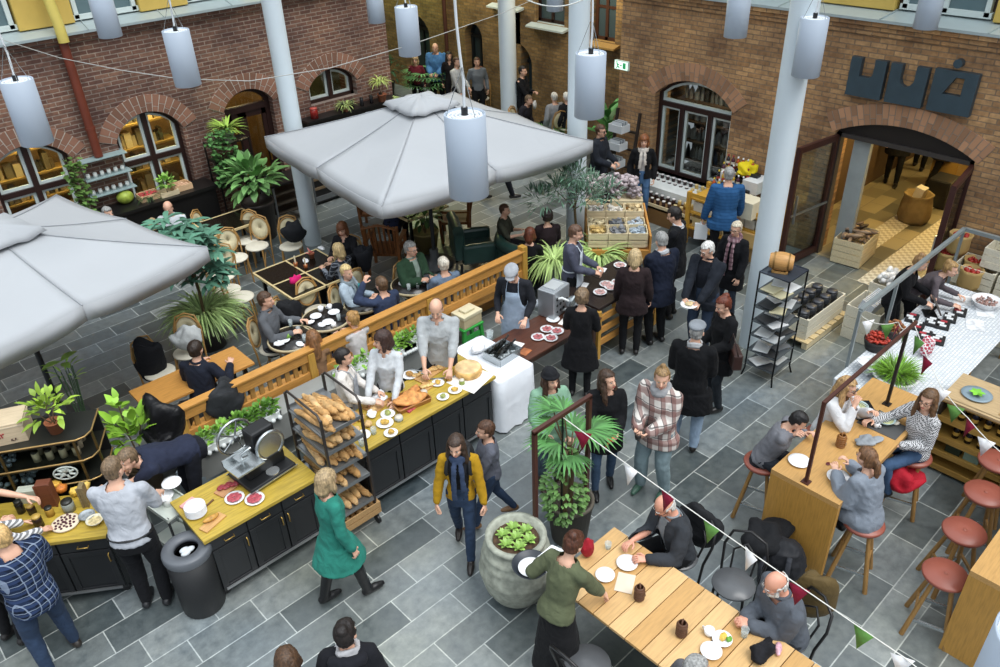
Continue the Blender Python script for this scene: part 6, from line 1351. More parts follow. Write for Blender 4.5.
def build_left_case():
 """black and brass display case standing at the back of the left counter"""
 rz=R(-30);o_=A(104,478,.92);t=thing('display_case','black glazed counter case with brass rails and an oval emblem','display case',(o_.x,o_.y,0),rz)
 gr=mat('22231f',.35,var=.2);br=mat('a88a58',.35,.7);L,D=1.9,.5
 for z in(.93,1.2,1.47):
  b=MB();b.prism([(-L,0),(-.12,0),(0,.12),(0,D),(-L,D)],.035,Matrix.Translation((0,0,z-.035)));b.build('shelf',gr,t)
  b=MB();b.tube([(-L,-.008,z),(-.12,-.008,z),(-.04,.03,z),(.008,.12,z),(.008,D,z)],.01,8);b.build('brass_rail',br,t)
 for x,y in((0.0,.14),(-.15,.01),(-.85,0),(-1.5,0)):b=MB();b.bar((x,y,.93),(x,y,1.45),.022);b.build('post',mat('5a4a2c',.4,.5),t)
 b=MB();b.span((-L,.004,.95),(-.14,.01,1.42));b.build('glass_front',glass('eef2f0',.03,.08),t)
 b=MB();b.span((-L,D-.02,.0),(0,D,1.45));b.build('back_panel',BLK,t)
 b=MB();b.span((-L,.05,0),(0,D,.9));b.build('plinth',BLK,t)
 c=V((-.33,.0,1.08));b=MB();ring=[c+V((.115*math.cos(2*PI*j/28),-.012,.08*math.sin(2*PI*j/28)))for j in range(28)];b.tube(ring,.009,6,closed=True)
 for k in range(7):a=2*PI*(k+.5)/7;b.tube([c+V((.1*math.cos(a),-.012,.068*math.sin(a))),c+V((.045*math.cos(a),-.012,.03*math.sin(a)))],.013,6)
 b.ell(c+V((0,-.012,.035)),(.055,.006,.03));b.ell(c+V((-.03,-.012,-.02)),(.035,.006,.025));b.ell(c+V((.05,-.012,-.01)),(.02,.006,.02))
 b.build('emblem',mat('b9c2bd',.5),t)
 m=Matrix.Translation((o_.x,o_.y,0))@Matrix.Rotation(rz,4,'Z')
 for i in range(4):
  for j in range(3):
   p=m@V((-.2-.13*i,.12+.12*j,1.2));jar('little pale jar on the upper shelf of the black glazed case',p,.038,.12,'b9ad92','2a2620','jars in the black glazed case')
 for z,x0,x1,l in((1.2,-1.85,-.8,'upper'),(.93,-1.85,-.7,'lower')):
  b=MB()
  for k in range(170):b.ell((rnd.uniform(x0,x1),rnd.uniform(.05,.42),z+rnd.uniform(.02,.1)),(.03,.03,.025),None,6,4)
  q=b.build('packed_sweets',mat('6f7c86',.4,kind='island',var=.4),None,(o_.x,o_.y,0),rz);tag(q,'grey wrapped sweets piled on the %s shelf of the black case'%l,'sweets');q['kind']='stuff'
 p=m@V((-.98,.24,1.47));t=thing('wooden_box','pale wooden wine box lying on top of the black case','box',p,rz+R(6));b=MB();b.span((-.38,-.16,0),(.38,.16,.24));b.build('body',mat('cbb89a',.6,kind='wood',var=.08),t,bevel=.006);b=MB();b.span((-.385,-.165,.2),(.385,.165,.212));b.build('lid',mat('d6c8ae',.6,kind='wood',var=.06),t)
 text_mesh('red_writing','Dexler',.11,mat('a03038',.6),t,(.04,-.163,.11),(R(90),R(-8),0));text_mesh('black_writing','K.F.',.04,mat('4a3030',.6),t,(.26,-.163,.05),(R(90),0,0))
 b=MB();b.box((.05,.02,.2125),(.08,.05,.002));b.box((-.02,.04,.2125),(.05,.04,.002));b.build('stamp',mat('5a4a44',.6),t)
 p=m@V((-.34,.2,1.47))
 def lv(lf,st):stems(st,(0,0,.1),[(.1,.05,.35),(-.1,.0,.3),(0,-.12,.25),(.05,.12,.38)]);leaf_ball(lf,(0,0,.3),(.2,.2,.17),60,.13,.06,.3,.8)
 plant('potted_plant','leafy light green pot plant in terracotta on top of the black case',p,(.08,.14,mat('a0603e',.7)),lv,LEAF('8aa83a'))
 p=A(128,452,.8)
 def lv(lf,st):stems(st,(0,0,.4),[(.15,.05,.9),(-.15,.0,.8),(.1,-.12,.7),(.0,.15,1.15),(.25,0,.7)],.012);leaf_ball(lf,(0.03,0,.78),(.3,.3,.32),95,.2,.1,.4,.8);leaf_ball(lf,(0,.12,1.15),(.1,.1,.15),14,.16,.08,.4,.8)
 plant('potted_plant','tall bright green leafy plant beside the bent-over waiter',(p.x+.15,p.y+.25,0),(.2,.4,mat('6b5a44',.8)),lv,LEAF('86b23c'))
 p=A(80,360,0)
 def lv(lf,st):
  for k in range(14):a=k*2.4;st.tube([(.04*math.cos(a),.04*math.sin(a),.3),(.1*math.cos(a),.1*math.sin(a),1.0+.05*(k%5))],.006,5);lf.leaf((.1*math.cos(a),.1*math.sin(a),1.0+.05*(k%5)),(math.cos(a),math.sin(a),.6),.16,.03,.8)
  lf.leaf((0,0,1.25),(.9,.4,.2),.26,.12,.6,seg=4);lf.leaf((0,0,1.25),(-.9,-.1,.2),.24,.12,.6,seg=4);lf.leaf((0,0,1.22),(.2,-.9,.2),.2,.1,.6,seg=4)
 plant('potted_reed','thin reedy plant with pale top leaves left of the wooden bench table',(A(92,440,0).x,A(92,440,0).y,0),(.16,.3,mat('4a4038',.8)),lv,LEAF('9cc25a'),mat('4e6a4a',.6))
 rz2=R(-34.6)
 def cp(px,py):return A(px,py,.9)
 p=cp(66,524);t=thing('berry_tart','round pale tart dotted with dark berries on the left counter','tart',p);MB().lathe([(0,0),(.12,0),(.135,.02),(.12,.026),(0,.022)],(0,0,0),28).build('crust',mat('d8c8b0',.7),t)
 for k in range(26):a=k*2.4;r=.021*math.sqrt(k);b=MB();b.ell((r*math.cos(a),r*math.sin(a),.03),(.013,.013,.01),None,8,5);b.build('berry',mat('4a1a2a',.4),t)
 for px,py,r,hh,c,l in((40,526,.045,.13,'2a1c14','dark jar with a gold lid left of the berry tart'),(51,515,.04,.1,'b08a3a','amber glass jar behind the berry tart'),(70,510,.06,.12,'8a8f88','glass jar with a dark lid behind the berry tart'),(33,513,.04,.1,'2a1c14','dark jar beside the reaching hand'),(6,530,.045,.09,'8f9a8a','glass jar at the far left edge of the counter'),(22,512,.04,.14,'1c1c20','black bottle-shaped jar near the left edge')):
  jar(l,cp(px,py),r,hh,c,'b9984a' if c=='2a1c14' else '24241f')
 for px,py,r,l,c in((96,523,.085,'cream bowl at the right end of the left counter','d8d2bc'),(88,518,.08,'steel bowl behind the cream bowl','aeb4b8')):p=cp(px,py);t=thing('bowl',l,'bowl',p);MB().lathe([(0,0),(r*.5,0),(r,r*.6),(r*.93,r*.6),(r*.45,.01),(0,.01)],(0,0,0),22).build('body',mat(c,.35,.0 if c[0]=='d' else.7),t);MB().lathe([(0,r*.4),(r*.8,r*.42)],(0,0,0),18).build('filling',mat('cbb98a' if c[0]=='d' else '8a8f92',.6,kind='food'),t)
 for px,py,w,hh,c,l in((52,500,.14,.3,'6a3a26','brown wooden box standing open on the left counter'),(32,496,.2,.16,'b9bdae','pale square tin at the back of the left counter'),(88,500,.05,.26,'7a6a4a','slim brown bottle box near the chef')):
  p=cp(px,py+4);b=MB();b.box((0,0,hh/2),(w,.1,hh));b.box((-w/2,-.05,hh/2),(.02,.02,hh));b.box((w/2,-.05,hh/2),(.02,.02,hh));tag(b.build('storage_box',mat(c,.5,kind='wood'),None,p,rz2,bevel=.005),l,'box')
 for k,(px,py,c,l)in enumerate(((63,492,'c9782e','orange bread roll in the lowest part of the black case'),(77,495,'d8b24a','yellow cake in the lowest part of the black case'),(57,488,'cfa03e','yellow pastry in the lowest part of the black case'),(86,490,'d9b860','pale yellow pastry nearest the chef in the case'))):blob('pastry',l,'pastry',cp(px,py),(.06,.05,.05),mat(c,.6,kind='food'),None,0,.3,k)
 p=A(168,505,.75);t=thing('trolley','small white-topped service trolley between chef and slicer counter','trolley',(p.x,p.y,0),R(10))
 for z in(.25,.76):b=MB();b.span((-.15,-.24,z),(.15,.24,z+.02));b.span((-.16,-.25,z),(-.145,.25,z+.05));b.span((.145,-.25,z),(.16,.25,z+.05));b.build('tray',mat('c9d0c8',.4),t)
 for sx in(-.14,.14):
  for sy in(-.22,.22):b=MB();b.bar((sx,sy,0),(sx,sy,.8),.02);b.build('leg',STEEL,t)
 for k,(dx,dy,l)in enumerate(((-.06,.12,'front'),(.06,.1,'middle'),(0,-.04,'near'))):tag(MB().lathe([(0,0),(.045,0),(.05,.1),(.044,.1),(.04,.012),(0,.012)],(0,0,0),18).build('white_tub',mat('e3e5e2',.4),None,(p.x+dx,p.y+dy,.78)),'white tub on the small service trolley, %s one'%l,'tub')
 put_plate('white plate held out over the trolley by the chef',A(164,497,.86),.1);put_plate('second white plate between the chef and the waiter',A(172,484,.95),.1)
 b=MB();b.box((0,0,.2),(.5,.34,.4));tag(b.build('blue_grey_seat',mat('7d8b92',.6),None,(A(208,478,.3).x,A(208,478,.3).y+.15,0),R(8),bevel=.04),'blue-grey padded bench block behind the slicer counter','bench')
 blob('coat_heap','black leather jackets heaped at the near end of the wooden fence','coat',(2.02,8.12,.42),(.3,.22,.34),mat('121214',.35,kind='fabric'),None,.3,.5,2,(24,14));blob('draped_coat','dark coat thrown over the fence rail beside the seated man','coat',(2.72,7.98,.62),(.24,.12,.27),mat('2a2c2f',.7,kind='fabric'),None,.1,.5,9,(24,14))
def heading(p,face):return math.atan2(p[1],p[0])-R(face)-PI/2
def set_on(c,px,py,face,z,label,group=None,scale=None):
 p=A(px,py,z);return c.put((p.x,p.y,0),heading(p,face),label,group,scale)
TERRA=mat('9a5a3c',.7);DKPOT=mat('332c28',.5,var=.3)
def build_cafe():
 ch=bistro_chair()
 for px,py,f,l in((247,240,212,'cane chair with cream oval back, left of the pair by the slatted cart'),(257,246,208,'cane café chair with cream oval back, right one of the pair left of the column'),(236,258,165,'cane hoop-backed chair with a white seat between the two black tables'),(223,276,200,'cane chair with a white seat half hidden by the leafy tree'),(228,290,95,'rattan chair seen from behind above the grey-sweater man, left one'),(241,297,95,'rattan chair seen from behind just above the grey-sweater man, right one'),(291,246,185,'cane chair behind the four-part black table with a dark coat on it'),(318,311,150,'hoop-backed cane chair with a bright pink scarf on its corner'),(297,326,110,'cane chair draped in black beside the round table of the grey-sweater man'),(188,352,200,'chair hung with a pale coat behind the man at the bench table'),(160,372,150,'chair hung with a black coat at the bench table'),(213,235,120,'cane chair on the far side of the table by the wall bench'),):
  set_on(ch,px,py,f,.46,l)
 for k,l in(('sweater','cane chair under the grey-sweater man'),('brownw','cane chair under the brown-haired woman in black'),('plaidw','cane chair under the fair-haired woman in plaid'),('bluescarf','cane chair under the woman with the pale blue scarf'),('greenman','cane chair under the man in the green jacket'),('whiteshirt','cane chair under the man in the white shirt'),('blondkid','cane chair under the fair-haired child'),('edgehead','cane chair under the pink-faced person'),('redscarf','far chair under the person with the red scarf'),('whitea','far chair under the left white-haired diner'),('whiteb','far chair under the right white-haired diner'),('darkdiner','far chair under the dark-clothed diner')):
  lo,rz=SEATS[k];ch.put(lo,rz,l)
 square_table('black café table with cream edging in four parts before the left column',5.27,10.4,1.16,1.2,0,.74,(2,2));p=A(228,222,.74);square_table('smaller black café table with cream edging near the wall bench',p.x,p.y,.95,.75)
 for px,py,r,l in((292,338,.33,'round black café table with glasses beside the grey-sweater man'),(326,318,.35,'round black café table crowded with white crockery'),(363,303,.28,'small round black table with the blue-green bottle'),(413,284,.34,'round black table with white plates between the grey-haired pair')):
  p=A(px,py,.74);round_table(l,p.x,p.y,r)
 p=A(415,207,.74);square_table('wood café table under the middle parasol',p.x,p.y,.9,.8)
 t=thing('bench_table','plain honey-coloured wooden table at the near end of the bench fence','table',(2.72,8.97,0));b=MB();b.box((0,0,.725),(1.45,.58,.035));b.build('tabletop',WOOD,t,bevel=.004)
 for sx in(-.6,.6):
  for sy in(-.22,.22):b=MB();b.bar((sx,sy,0),(sx,sy,.71),.05);b.build('leg',BLKM,t)
 p=A(186,374,.74);t=thing('clay_pot','small round terracotta pot on the bench table','pot',p);MB().lathe([(0,0),(.05,0),(.075,.05),(.06,.1),(.04,.12),(.03,.12),(.03,.1)],(0,0,0),18).build('body',TERRA,t);MB().tube([(.06,0,.08),(.1,0,.07),(.065,0,.03)],.008,6).build('handle',TERRA,t)
 def ware(cx,cy,items,where):
  for k,(px,py,kind)in enumerate(items):
   p=A(px,py,.745)
   if kind=='p':put_plate('white plate on %s'%where,p,.085,None,'plates on '+where)
   elif kind=='g':glass_cup('clear glass on %s'%where,p,.032,.1,'glasses on '+where)
   elif kind=='c':mug('white cup on %s'%where,p,.038,.07,None,'cups on '+where)
   elif kind=='n':blob('napkin','crumpled white napkin on %s'%where,'napkin',p,(.07,.05,.02),mat('e4e6ea',.8,kind='fabric',var=.04),'napkins on '+where,px,.5,px)
 ware(0,0,((284,341,'p'),(300,345,'n'),(291,326,'g'),(299,333,'g'),(305,341,'g'),(279,345,'n')),'the round table beside the grey-sweater man');ware(0,0,((316,317,'p'),(328,323,'p'),(334,313,'p'),(321,311,'c'),(330,309,'c'),(339,320,'g'),(322,326,'n'),(311,323,'n'),(334,327,'c')),'the crowded round table')
 ware(0,0,((404,284,'p'),(415,279,'p'),(424,281,'p'),(418,288,'g'),(410,277,'n'),(409,290,'g')),'the round table between the grey-haired pair');ware(0,0,((410,205,'p'),(417,203,'p'),(405,208,'p')),'the table under the parasol');ware(0,0,((306,262,'n'),(322,249,'n')),'the four-part black table')
 bottle('blue-green water bottle on the small round table',A(361,300,.745),'2f7f86','3a8a90',.035,.28,None,None);blob('salad','green salad on the round table beside the grey-sweater man','food',A(289,338,.75),(.05,.04,.035),mat('6f9a3a',.6,kind='food'),None,0,.5)
 for px,py,l in((306,268,'copper candle holder at the middle of the four-part table'),(296,266,'slim candle holder left of the copper one')):t=thing('candle_holder',l,'candle',A(px,py,.745));MB().lathe([(0,0),(.03,0),(.035,.06),(.03,.06),(.0,.02)],(0,0,0),14).build('holder',mat('b0683a',.35,.5),t);MB().cyl((0,0,.02),.012,.16,10).build('candle',mat('e8dcc0',.5),t)
 t=thing('napkin_pot','pink terracotta pot of napkins on the four-part black table','pot',A(312,258,.745));pot(t,.05,.09,TERRA);b=MB();leaf_ball(b,(0,0,.1),(.03,.03,.02),8,.08,.06,1,.2);b.build('napkins',mat('d98a84',.7),t)
 blob('pink_scarf','bright pink scarf hanging on a cane chair corner','scarf',A(296,284,.85),(.09,.06,.07),mat('c81f6a',.8,kind='fabric'),None,0,.5,3)
 for px,py,z,s,c,l in((294,232,.55,(.2,.1,.2),'202226','dark coat over the far chair of the four-part black table'),(290,318,.35,(.2,.14,.28),'1a1b1e','black coat on the chair beside the crowded round table'),(150,362,.3,(.2,.14,.32),'15161a','black coat on the chair at the bench table'),(187,338,.55,(.2,.13,.18),'c4c8c8','pale coat behind the man at the bench table'),(337,318,.3,(.16,.12,.25),'16171a','black coat behind the pale-blue-scarf woman'),(364,258,.45,(.14,.12,.26),'24252a','grey-lined coat on the chair beside the brown-haired woman')):
  p=A(px,py,z+s[2]);blob('hung_coat',l,'coat',(p.x,p.y,z),s,mat(c,.8,kind='fabric'),None,heading(p,0),.34,px,(24,14))
 def armchair():
  t=thing('garden_armchair','x','chair');wd=mat('7a4a24',.5,kind='woodz',var=.2);b=MB();b.box((0,0,.4),(.56,.5,.05));b.build('seat',wd,t)
  for k in range(7):b=MB();x=-.24+.08*k;b.bar((x,-.25,.42),(x*1.04,-.36,.95+.06*math.cos(x*5)),.065,.02);b.build('back_slat',wd,t)
  b=MB();b.tube([(-.3,-.35,.93),(0,-.38,1.02),(.3,-.35,.93)],.035,8,flat=.6);b.build('top_rail',wd,t)
  for s in(-1,1):
   b=MB();b.bar((.29*s,-.3,.64),(.3*s,.26,.64),.07,.03);b.build('armrest',wd,t)
   for y,z in((-.25,.95),(.24,.64)):b=MB();b.bar((.28*s,y,0),(.29*s,y*1.15,z),.05);b.build('leg',wd,t)
  return Proto(t)
 ac=armchair()
 for px,py,f,l in((386,246,15,'brown wooden slatted armchair seen from behind under the parasol'),(455,215,275,'brown wooden armchair right of the big potted plant'),(375,207,100,'brown wooden armchair in the shade at the left of the parasol table')):set_on(ac,px,py,f,.45,l)
 t=thing('leather_sofa','curved dark green leather sofa with buttoned back right of the parasol','sofa',(A(536,250,.4).x,A(536,250,.4).y,0),heading(A(536,250),10));gl=mat('27403b',.3,var=.2)
 c0=[(.62*math.cos(R(a)),.5*math.sin(R(a))-.05)for a in range(180,361,15)];b=MB();b.tube([(x,y,.62)for x,y in[(-.64,.4)]+c0+[(.64,.4)]],.1,10);b.build('arm_roll',gl,t,bevel=0);b=MB();b.tube([(x*1.0,y,.34)for x,y in[(-.64,.4)]+c0+[(.64,.4)]],.09,10,flat=2.2);b.build('back_cushion',gl,t);b=MB();b.box((0,.1,.3),(1.12,.8,.22));b.build('seat_cushion',gl,t,bevel=.05)
 for k in range(7):a=R(195+25*k);b=MB();b.ell((.53*math.cos(a),.42*math.sin(a)-.05,.55),.02,None,8,6);b.build('button',gl,t)
 for sx in(-.5,.5):
  for sy in(-.3,.4):b=MB();b.cyl((sx,sy,0),.03,.2,10);b.build('leg',BLK,t)
 t=thing('leather_armchair','dark green leather armchair with a high rolled back at the left of the sofa','chair',(A(474,246,.4).x,A(474,246,.4).y,0),heading(A(474,246),80));b=MB();b.box((0,.05,.3),(.6,.62,.24));b.build('seat_cushion',gl,t,bevel=.05);b=MB();b.box((0,-.3,.6),(.66,.18,.6));b.tube([(-.33,-.32,.88),(.33,-.32,.88)],.09,10);b.build('backrest',gl,t,bevel=.04)
 for s in(-1,1):b=MB();b.box((.33*s,.05,.42),(.13,.62,.36));b.build('armrest',gl,t,bevel=.05)
 for sx in(-.26,.26):
  for sy in(-.28,.3):b=MB();b.cyl((sx,sy,0),.025,.2,10);b.build('leg',BLK,t)
def build_plants():
 rg=rnd
 p=A(275,240,0)
 def f(l,s):stems(s,(0,0,.7),[(.2,0,1.15),(-.2,.1,1.2),(0,-.2,1.1),(.1,.2,1.3)],.015);leaf_ball(l,(0,0,1.2),(.42,.42,.32),110,.38,.15,.5,1.1,seg=4)
 plant('potted_plant','big glossy broad-leaved plant in a dark pot left of the column',(p.x-.05,p.y+.3,0),(.3,.75,DKPOT),f,LEAF('6f9c5c'))
 p=A(212,345,0)
 def f(l,s):s.tube([(0,0,.4),(.03,.02,.9),(0,0,1.35)],.022,6);grass_ball(l,(0,0,.5),800,.66,.022,spread=.16)
 plant('potted_grass','round pot overflowing with long grassy leaves under the leafy tree',(p.x,p.y,0),(.28,.52,DKPOT),f,LEAF('8fa86a'))
 def f(l,s):s.tube([(0,0,.52),(.03,.02,1.0),(0,0,1.5)],.02,6);stems(s,(0,0,1.1),[(.3,.2,1.6),(-.3,.1,1.7),(.1,-.3,1.5),(0,.1,1.9),(-.1,.3,1.75)],.012);whorls(l,(-.05,.05,1.62),(.62,.6,.45),60,.3,.085,k=8);whorls(l,(.2,-.1,1.15),(.35,.35,.3),18,.26,.08,k=7)
 plant('rubber_tree','dark blue-green tree with whorled leaves beside the left parasol',(p.x,p.y,.0),None,f,LEAF('4f7a66'))
 for px,py,z,R_,c,l,n,kind in((427,250,0,.3,'3f5a2c','shadowed leafy plant in a yellow-grey square pot under the parasol',70,'b'),(540,96,0,.45,'5e7a50','small bushy tree in the far passage',150,'s'),(388,95,0,.5,'2f4a32','dark leafy plant at the passage corner of the left wall',70,'b'),(545,148,0,.35,'5f8a4c','leafy green plants behind the right corner of the parasol',120,'g'),(606,165,0,.5,'5d9a58','banana-leaved plant behind the newspaper stand',16,'n'),(430,110,0,.5,'5d8a58','fan-leaved palm rising behind the top of the parasol',24,'f'),(535,110,0,.3,'4a6a40','low plant by the far seated pair',50,'b')):
  p=A(px,py,z)
  def f(l_,s):
   top={'b':.75,'s':1.5,'g':.6,'n':.8,'f':1.1}[kind]
   if kind in 'bs':stems(s,(0,0,.3),[(.1,.1,top),(-.1,0,top*.9),(0,-.1,top)],.015);leaf_ball(l_,(0,0,top),(R_,R_,R_*.8),n,.24 if kind=='b' else.12,.09 if kind=='b' else.045,.4,1,seg=3)
   elif kind=='g':grass_ball(l_,(0,0,.3),n,.7,.03)
   elif kind=='n':
    for k in range(n):a=k*2.4;l_.leaf((0,0,.5+.05*k),(math.cos(a),math.sin(a),1.1),.8,.22,1.1,seg=4)
   else:
    for k in range(n):
     a=k*2.4;q=V((math.cos(a)*.35,math.sin(a)*.35,.85+.22*math.sin(k*1.7)));s.tube([(0,0,.4),q],.008,5)
     for j in range(9):b2=a+(-1.2+.3*j);l_.leaf(q,(math.cos(b2),math.sin(b2),.25),.42,.055,.7)
  plant('potted_plant' if kind!='f' else 'potted_palm',l,(p.x,p.y,0),(.24,.4,mat('8a7a4a',.7)if px==427 else DKPOT),f,LEAF(c))
 p=A(577,262,0);p=V((p.x-.35,p.y-.25,0))
 def f(l,s):
  s.tube([(0,0,.4),(.02,0,.9),(0,.02,1.25)],.022,7);stems(s,(0,0.02,1.2),[(.35,.1,1.6),(-.35,.1,1.6),(.1,-.35,1.55),(0,.3,1.8),(.2,.3,1.7),(-.2,-.2,1.75)],.01);
  for c in((.3,-.05,1.55),(-.3,.1,1.6),(0,0,1.8),(.1,.3,1.65),(-.1,-.3,1.55),(.45,-.3,1.45),(-.5,.3,1.45)):leaf_ball(l,c,(.26,.26,.22),130,.16,.03,.2,.5,seg=2)
 plant('olive_tree','silvery olive tree standing before the middle column',p,(.22,.45,DKPOT),f,LEAF('5f7d6a'))
 for px,py,l in((561,288,'pale green fountain of fern left of the grey-jacketed seller'),(604,283,'pale green fern right of the grey-jacketed seller')):
  p=A(px,py+12,0)
  def f(l_,s):grass_ball(l_,(0,0,.62),320,.6,.03,spread=.1,up=(.3,1.8),bend=2.6)
  plant('potted_fern',l,(p.x,p.y+.15,0),(.2,.62,mat('8a948a',.6)),f,LEAF('a9c278'))
def build_left_wall():
 b_=mat('141313',.4,var=.2);t=thing('wall_bench','long black bench counter with fruit crates under the left wall windows','counter',(3.55,14.2,0));b=MB();b.span((0,0,1.0),(2.2,.55,1.06));b.build('top',b_,t);b=MB();b.span((.05,.05,0),(2.15,.53,1.0));b.build('body',b_,t)
 for k,(px,py,l,c,lm)in enumerate(((147,197,'small crate of red fruit on the black wall bench','b03038',.045),(181,189,'small crate of pale onions at the right of the wall bench','c8a080',.04))):
  p=A(px,py,1.06);p.y=min(p.y,14.5);crate('fruit_crate',l,(p.x,p.y,1.06),(.36,.28,.12),0,1,mat('d8b48c',.6,kind='wood'))
  for q in range(14):blob('fruit','fruit in the '+l[:l.index(' on')]if ' on' in l else 'fruit in the '+l[:l.index(' at')],'fruit',(p.x-.12+.06*(q%5),p.y-.07+.07*(q//5),1.09),(lm,)*3,mat(c,.5),'fruit in the '+('red' if k==0 else 'onion')+' crate',bumpy=.05,n=(10,6))
 p=A(127,203,1.06);blob('melon','big yellow-green melon on the black wall bench','fruit',(p.x,p.y,1.06),(.15,.13,.12),mat('8fa03c',.5,kind='food',scale=.4),bumpy=.03,n=(20,12))
 p=A(161,190,1.06);p.y=14.42;t=crate('fruit_crate','small crate under the light green plant on the wall bench',(p.x,p.y,1.06),(.34,.26,.1),0,1)
 def f(l,s):stems(s,(0,0,0),[(.05,0,.2),(-.05,.05,.25)],.006);leaf_ball(l,(0,0,.22),(.15,.15,.14),70,.1,.08,.5,.6)
 plant('potted_plant','light green bushy plant in a crate on the wall bench',(p.x,p.y,1.08),None,f,LEAF('8fb85a'))
 def f(l,s):grass_ball(l,(0,0,.05),40,.3,.015,spread=.04)
 p=A(137,192,1.06);p.y=14.38;plant('potted_plant','dark grassy plant between melon and red fruit',(p.x,p.y,1.06),(.06,.08,DKPOT),f,LEAF('3f5a34'))
 t=thing('glass_shelves','two thin glass wall shelves of white cups left of the second window','shelf',(3.62,14.55,0));gm=mat('8ea3a4',.2,var=0)
 for z in(1.32,1.62,1.95):b=MB();b.span((0,0,z),(.8,.24,z+.015));b.build('shelf_board',gm,t)
 for x in(.05,.75):b=MB();b.bar((x,.22,1.2),(x,.22,2.0),.015);b.build('bracket',STEEL,t)
 for z,w in((1.335,'lower'),(1.635,'upper')):
  for k in range(6):jar('little white cup on the %s glass wall shelf'%w,(3.7+.12*k,14.68,z),.035,.08,'d8dbd8','c9cfcc','cups on the %s glass shelf'%w,'cup','cup')
 def vine(n,h,w):
  def f(l,s):
   for k in range(5):s.tube([(.05*k-.1,0,h),(.05*k-.1+rnd.uniform(-.1,.1),-.05,h*.5),(.05*k-.12,-.03,.1)],.006,5)
   for k in range(n):z=rnd.uniform(.05,h);l.leaf((rnd.uniform(-w,w),rnd.uniform(-.15,.05),z),(rnd.uniform(-1,1),-1,rnd.uniform(-.2,.5)),.11,.08,.8)
  return f
 plant('climbing_plant','tall climbing vine between leftmost and second window',(3.45,14.5,1.0),(.12,.2,mat('8a8470',.7)),vine(150,1.15,.16),LEAF('5a7a3c'))
 t=thing('plant_stand','dark metal plant stand with tiers beside the left wall door','stand',(5.85,14.3,0))
 for z in(.9,1.15,1.4,1.7):b=MB();b.span((0,0,z),(.75,.35,z+.02));b.build('tier',b_,t)
 for x in(0,.75):
  for y in(0,.35):b=MB();b.bar((x,y,0),(x,y,1.75),.025);b.build('upright',b_,t)
 for k,(dx,z,l)in enumerate(((.15,.92,'clear carafe'),(.3,.92,'dark glass jug'),(.5,1.17,'glass vase'),(.62,.92,'wooden pepper mill'))):jar('%s on the dark metal plant stand'%l,(5.85+dx,14.45,z),.055,.18,'5a5e62' if k<3 else 'b08a50','3a3c40' if k<3 else 'b08a50')
 plant('climbing_plant','mass of round-leaved trailing ivy on the plant stand left of the door',(6.0,14.25,.95),(.12,.2,DKPOT),vine(260,1.1,.26),LEAF('4f7a44'))
 def f(l,s):
  for k in range(70):a=k*2.4;l.leaf((0,0,.22),(math.cos(a),math.sin(a),.2+.9*((k*37)%10)/10),.42,.045,.9,seg=4)
 plant('spiky_plant','spiky light green rosette plant on top of the plant stand',(6.25,14.4,1.72),(.12,.2,mat('c8c4b8',.6)),f,LEAF('8aa84a'))
 t=thing('slatted_cart','low black cart with slatted shelves at the right end of the wall bench','cart',(6.62,13.75,0));b=MB()
 for z in(.25,.45,.65):b=MB();b.span((0,0,z),(.7,.5,z+.025));b.build('shelf',mat('3a342c',.5),t)
 b=MB();b.span((-.03,-.03,.84),(.75,.55,.88));b.build('top',b_,t)
 for x in(0,.72):
  for y in(0,.5):b=MB();b.bar((x,y,0),(x,y,.86),.035);b.build('leg',mat('8a8f92',.4,.6),t)
 t=thing('wine_cooler','black slatted cabinet on the floor behind the left corner of the parasol','cabinet',(7.65,14.1,0));b=MB();b.span((0,.03,.05),(1.0,.6,1.1));b.build('body',b_,t);b=MB();b.span((.0,0,.1),(1.0,.03,.2));b.build('grille',mat('6a6e70',.4,.5),t)
 for z in(.35,.55,.75,.95):b=MB();b.span((.04,.0,z),(.96,.03,z+.05));b.build('slat',mat('6a5a44',.5),t)
 for x in(.03,.97):b=MB();b.bar((x,.0,.05),(x,.0,1.1),.04);b.build('frame',mat('5a5e60',.4,.5),t)
 t=thing('wall_ledge','long dark shelf below the small arched window','shelf',(8.0,14.45,0));b=MB();b.span((0,0,1.6),(2.35,.35,1.65));b.build('board',b_,t);b=MB();b.span((0,.3,1.2),(2.35,.35,1.6));b.build('panel',mat('2a2522',.5),t)
 for k in range(5):jar('dark bottle hanging below the long dark shelf',(8.9+.25*k,14.55,1.66),.04,.16,'2a2a2e','1a1a1a','pots on the dark shelf')
 jar('red storage jar at the left of the dark shelf',(8.25,14.6,1.65),.08,.2,'8a2622','b04a40')
 def f(l,s):grass_ball(l,(0,0,.1),60,.3,.025,spread=.04)
 plant('potted_plant','grassy pot plant before the small arched window',(8.95,14.5,1.65),(.07,.12,TERRA),f,LEAF('8a9a5a'));
 def f(l,s):stems(s,(0,0,.1),[(.1,0,.5),(-.1,.05,.55)],.008);grass_ball(l,(0,0,.4),50,.32,.03,spread=.08)
 plant('potted_plant','feathery palm at the right end of the dark shelf by the passage corner',(9.9,14.5,1.65),(.1,.16,TERRA),f,LEAF('9aa85a'))
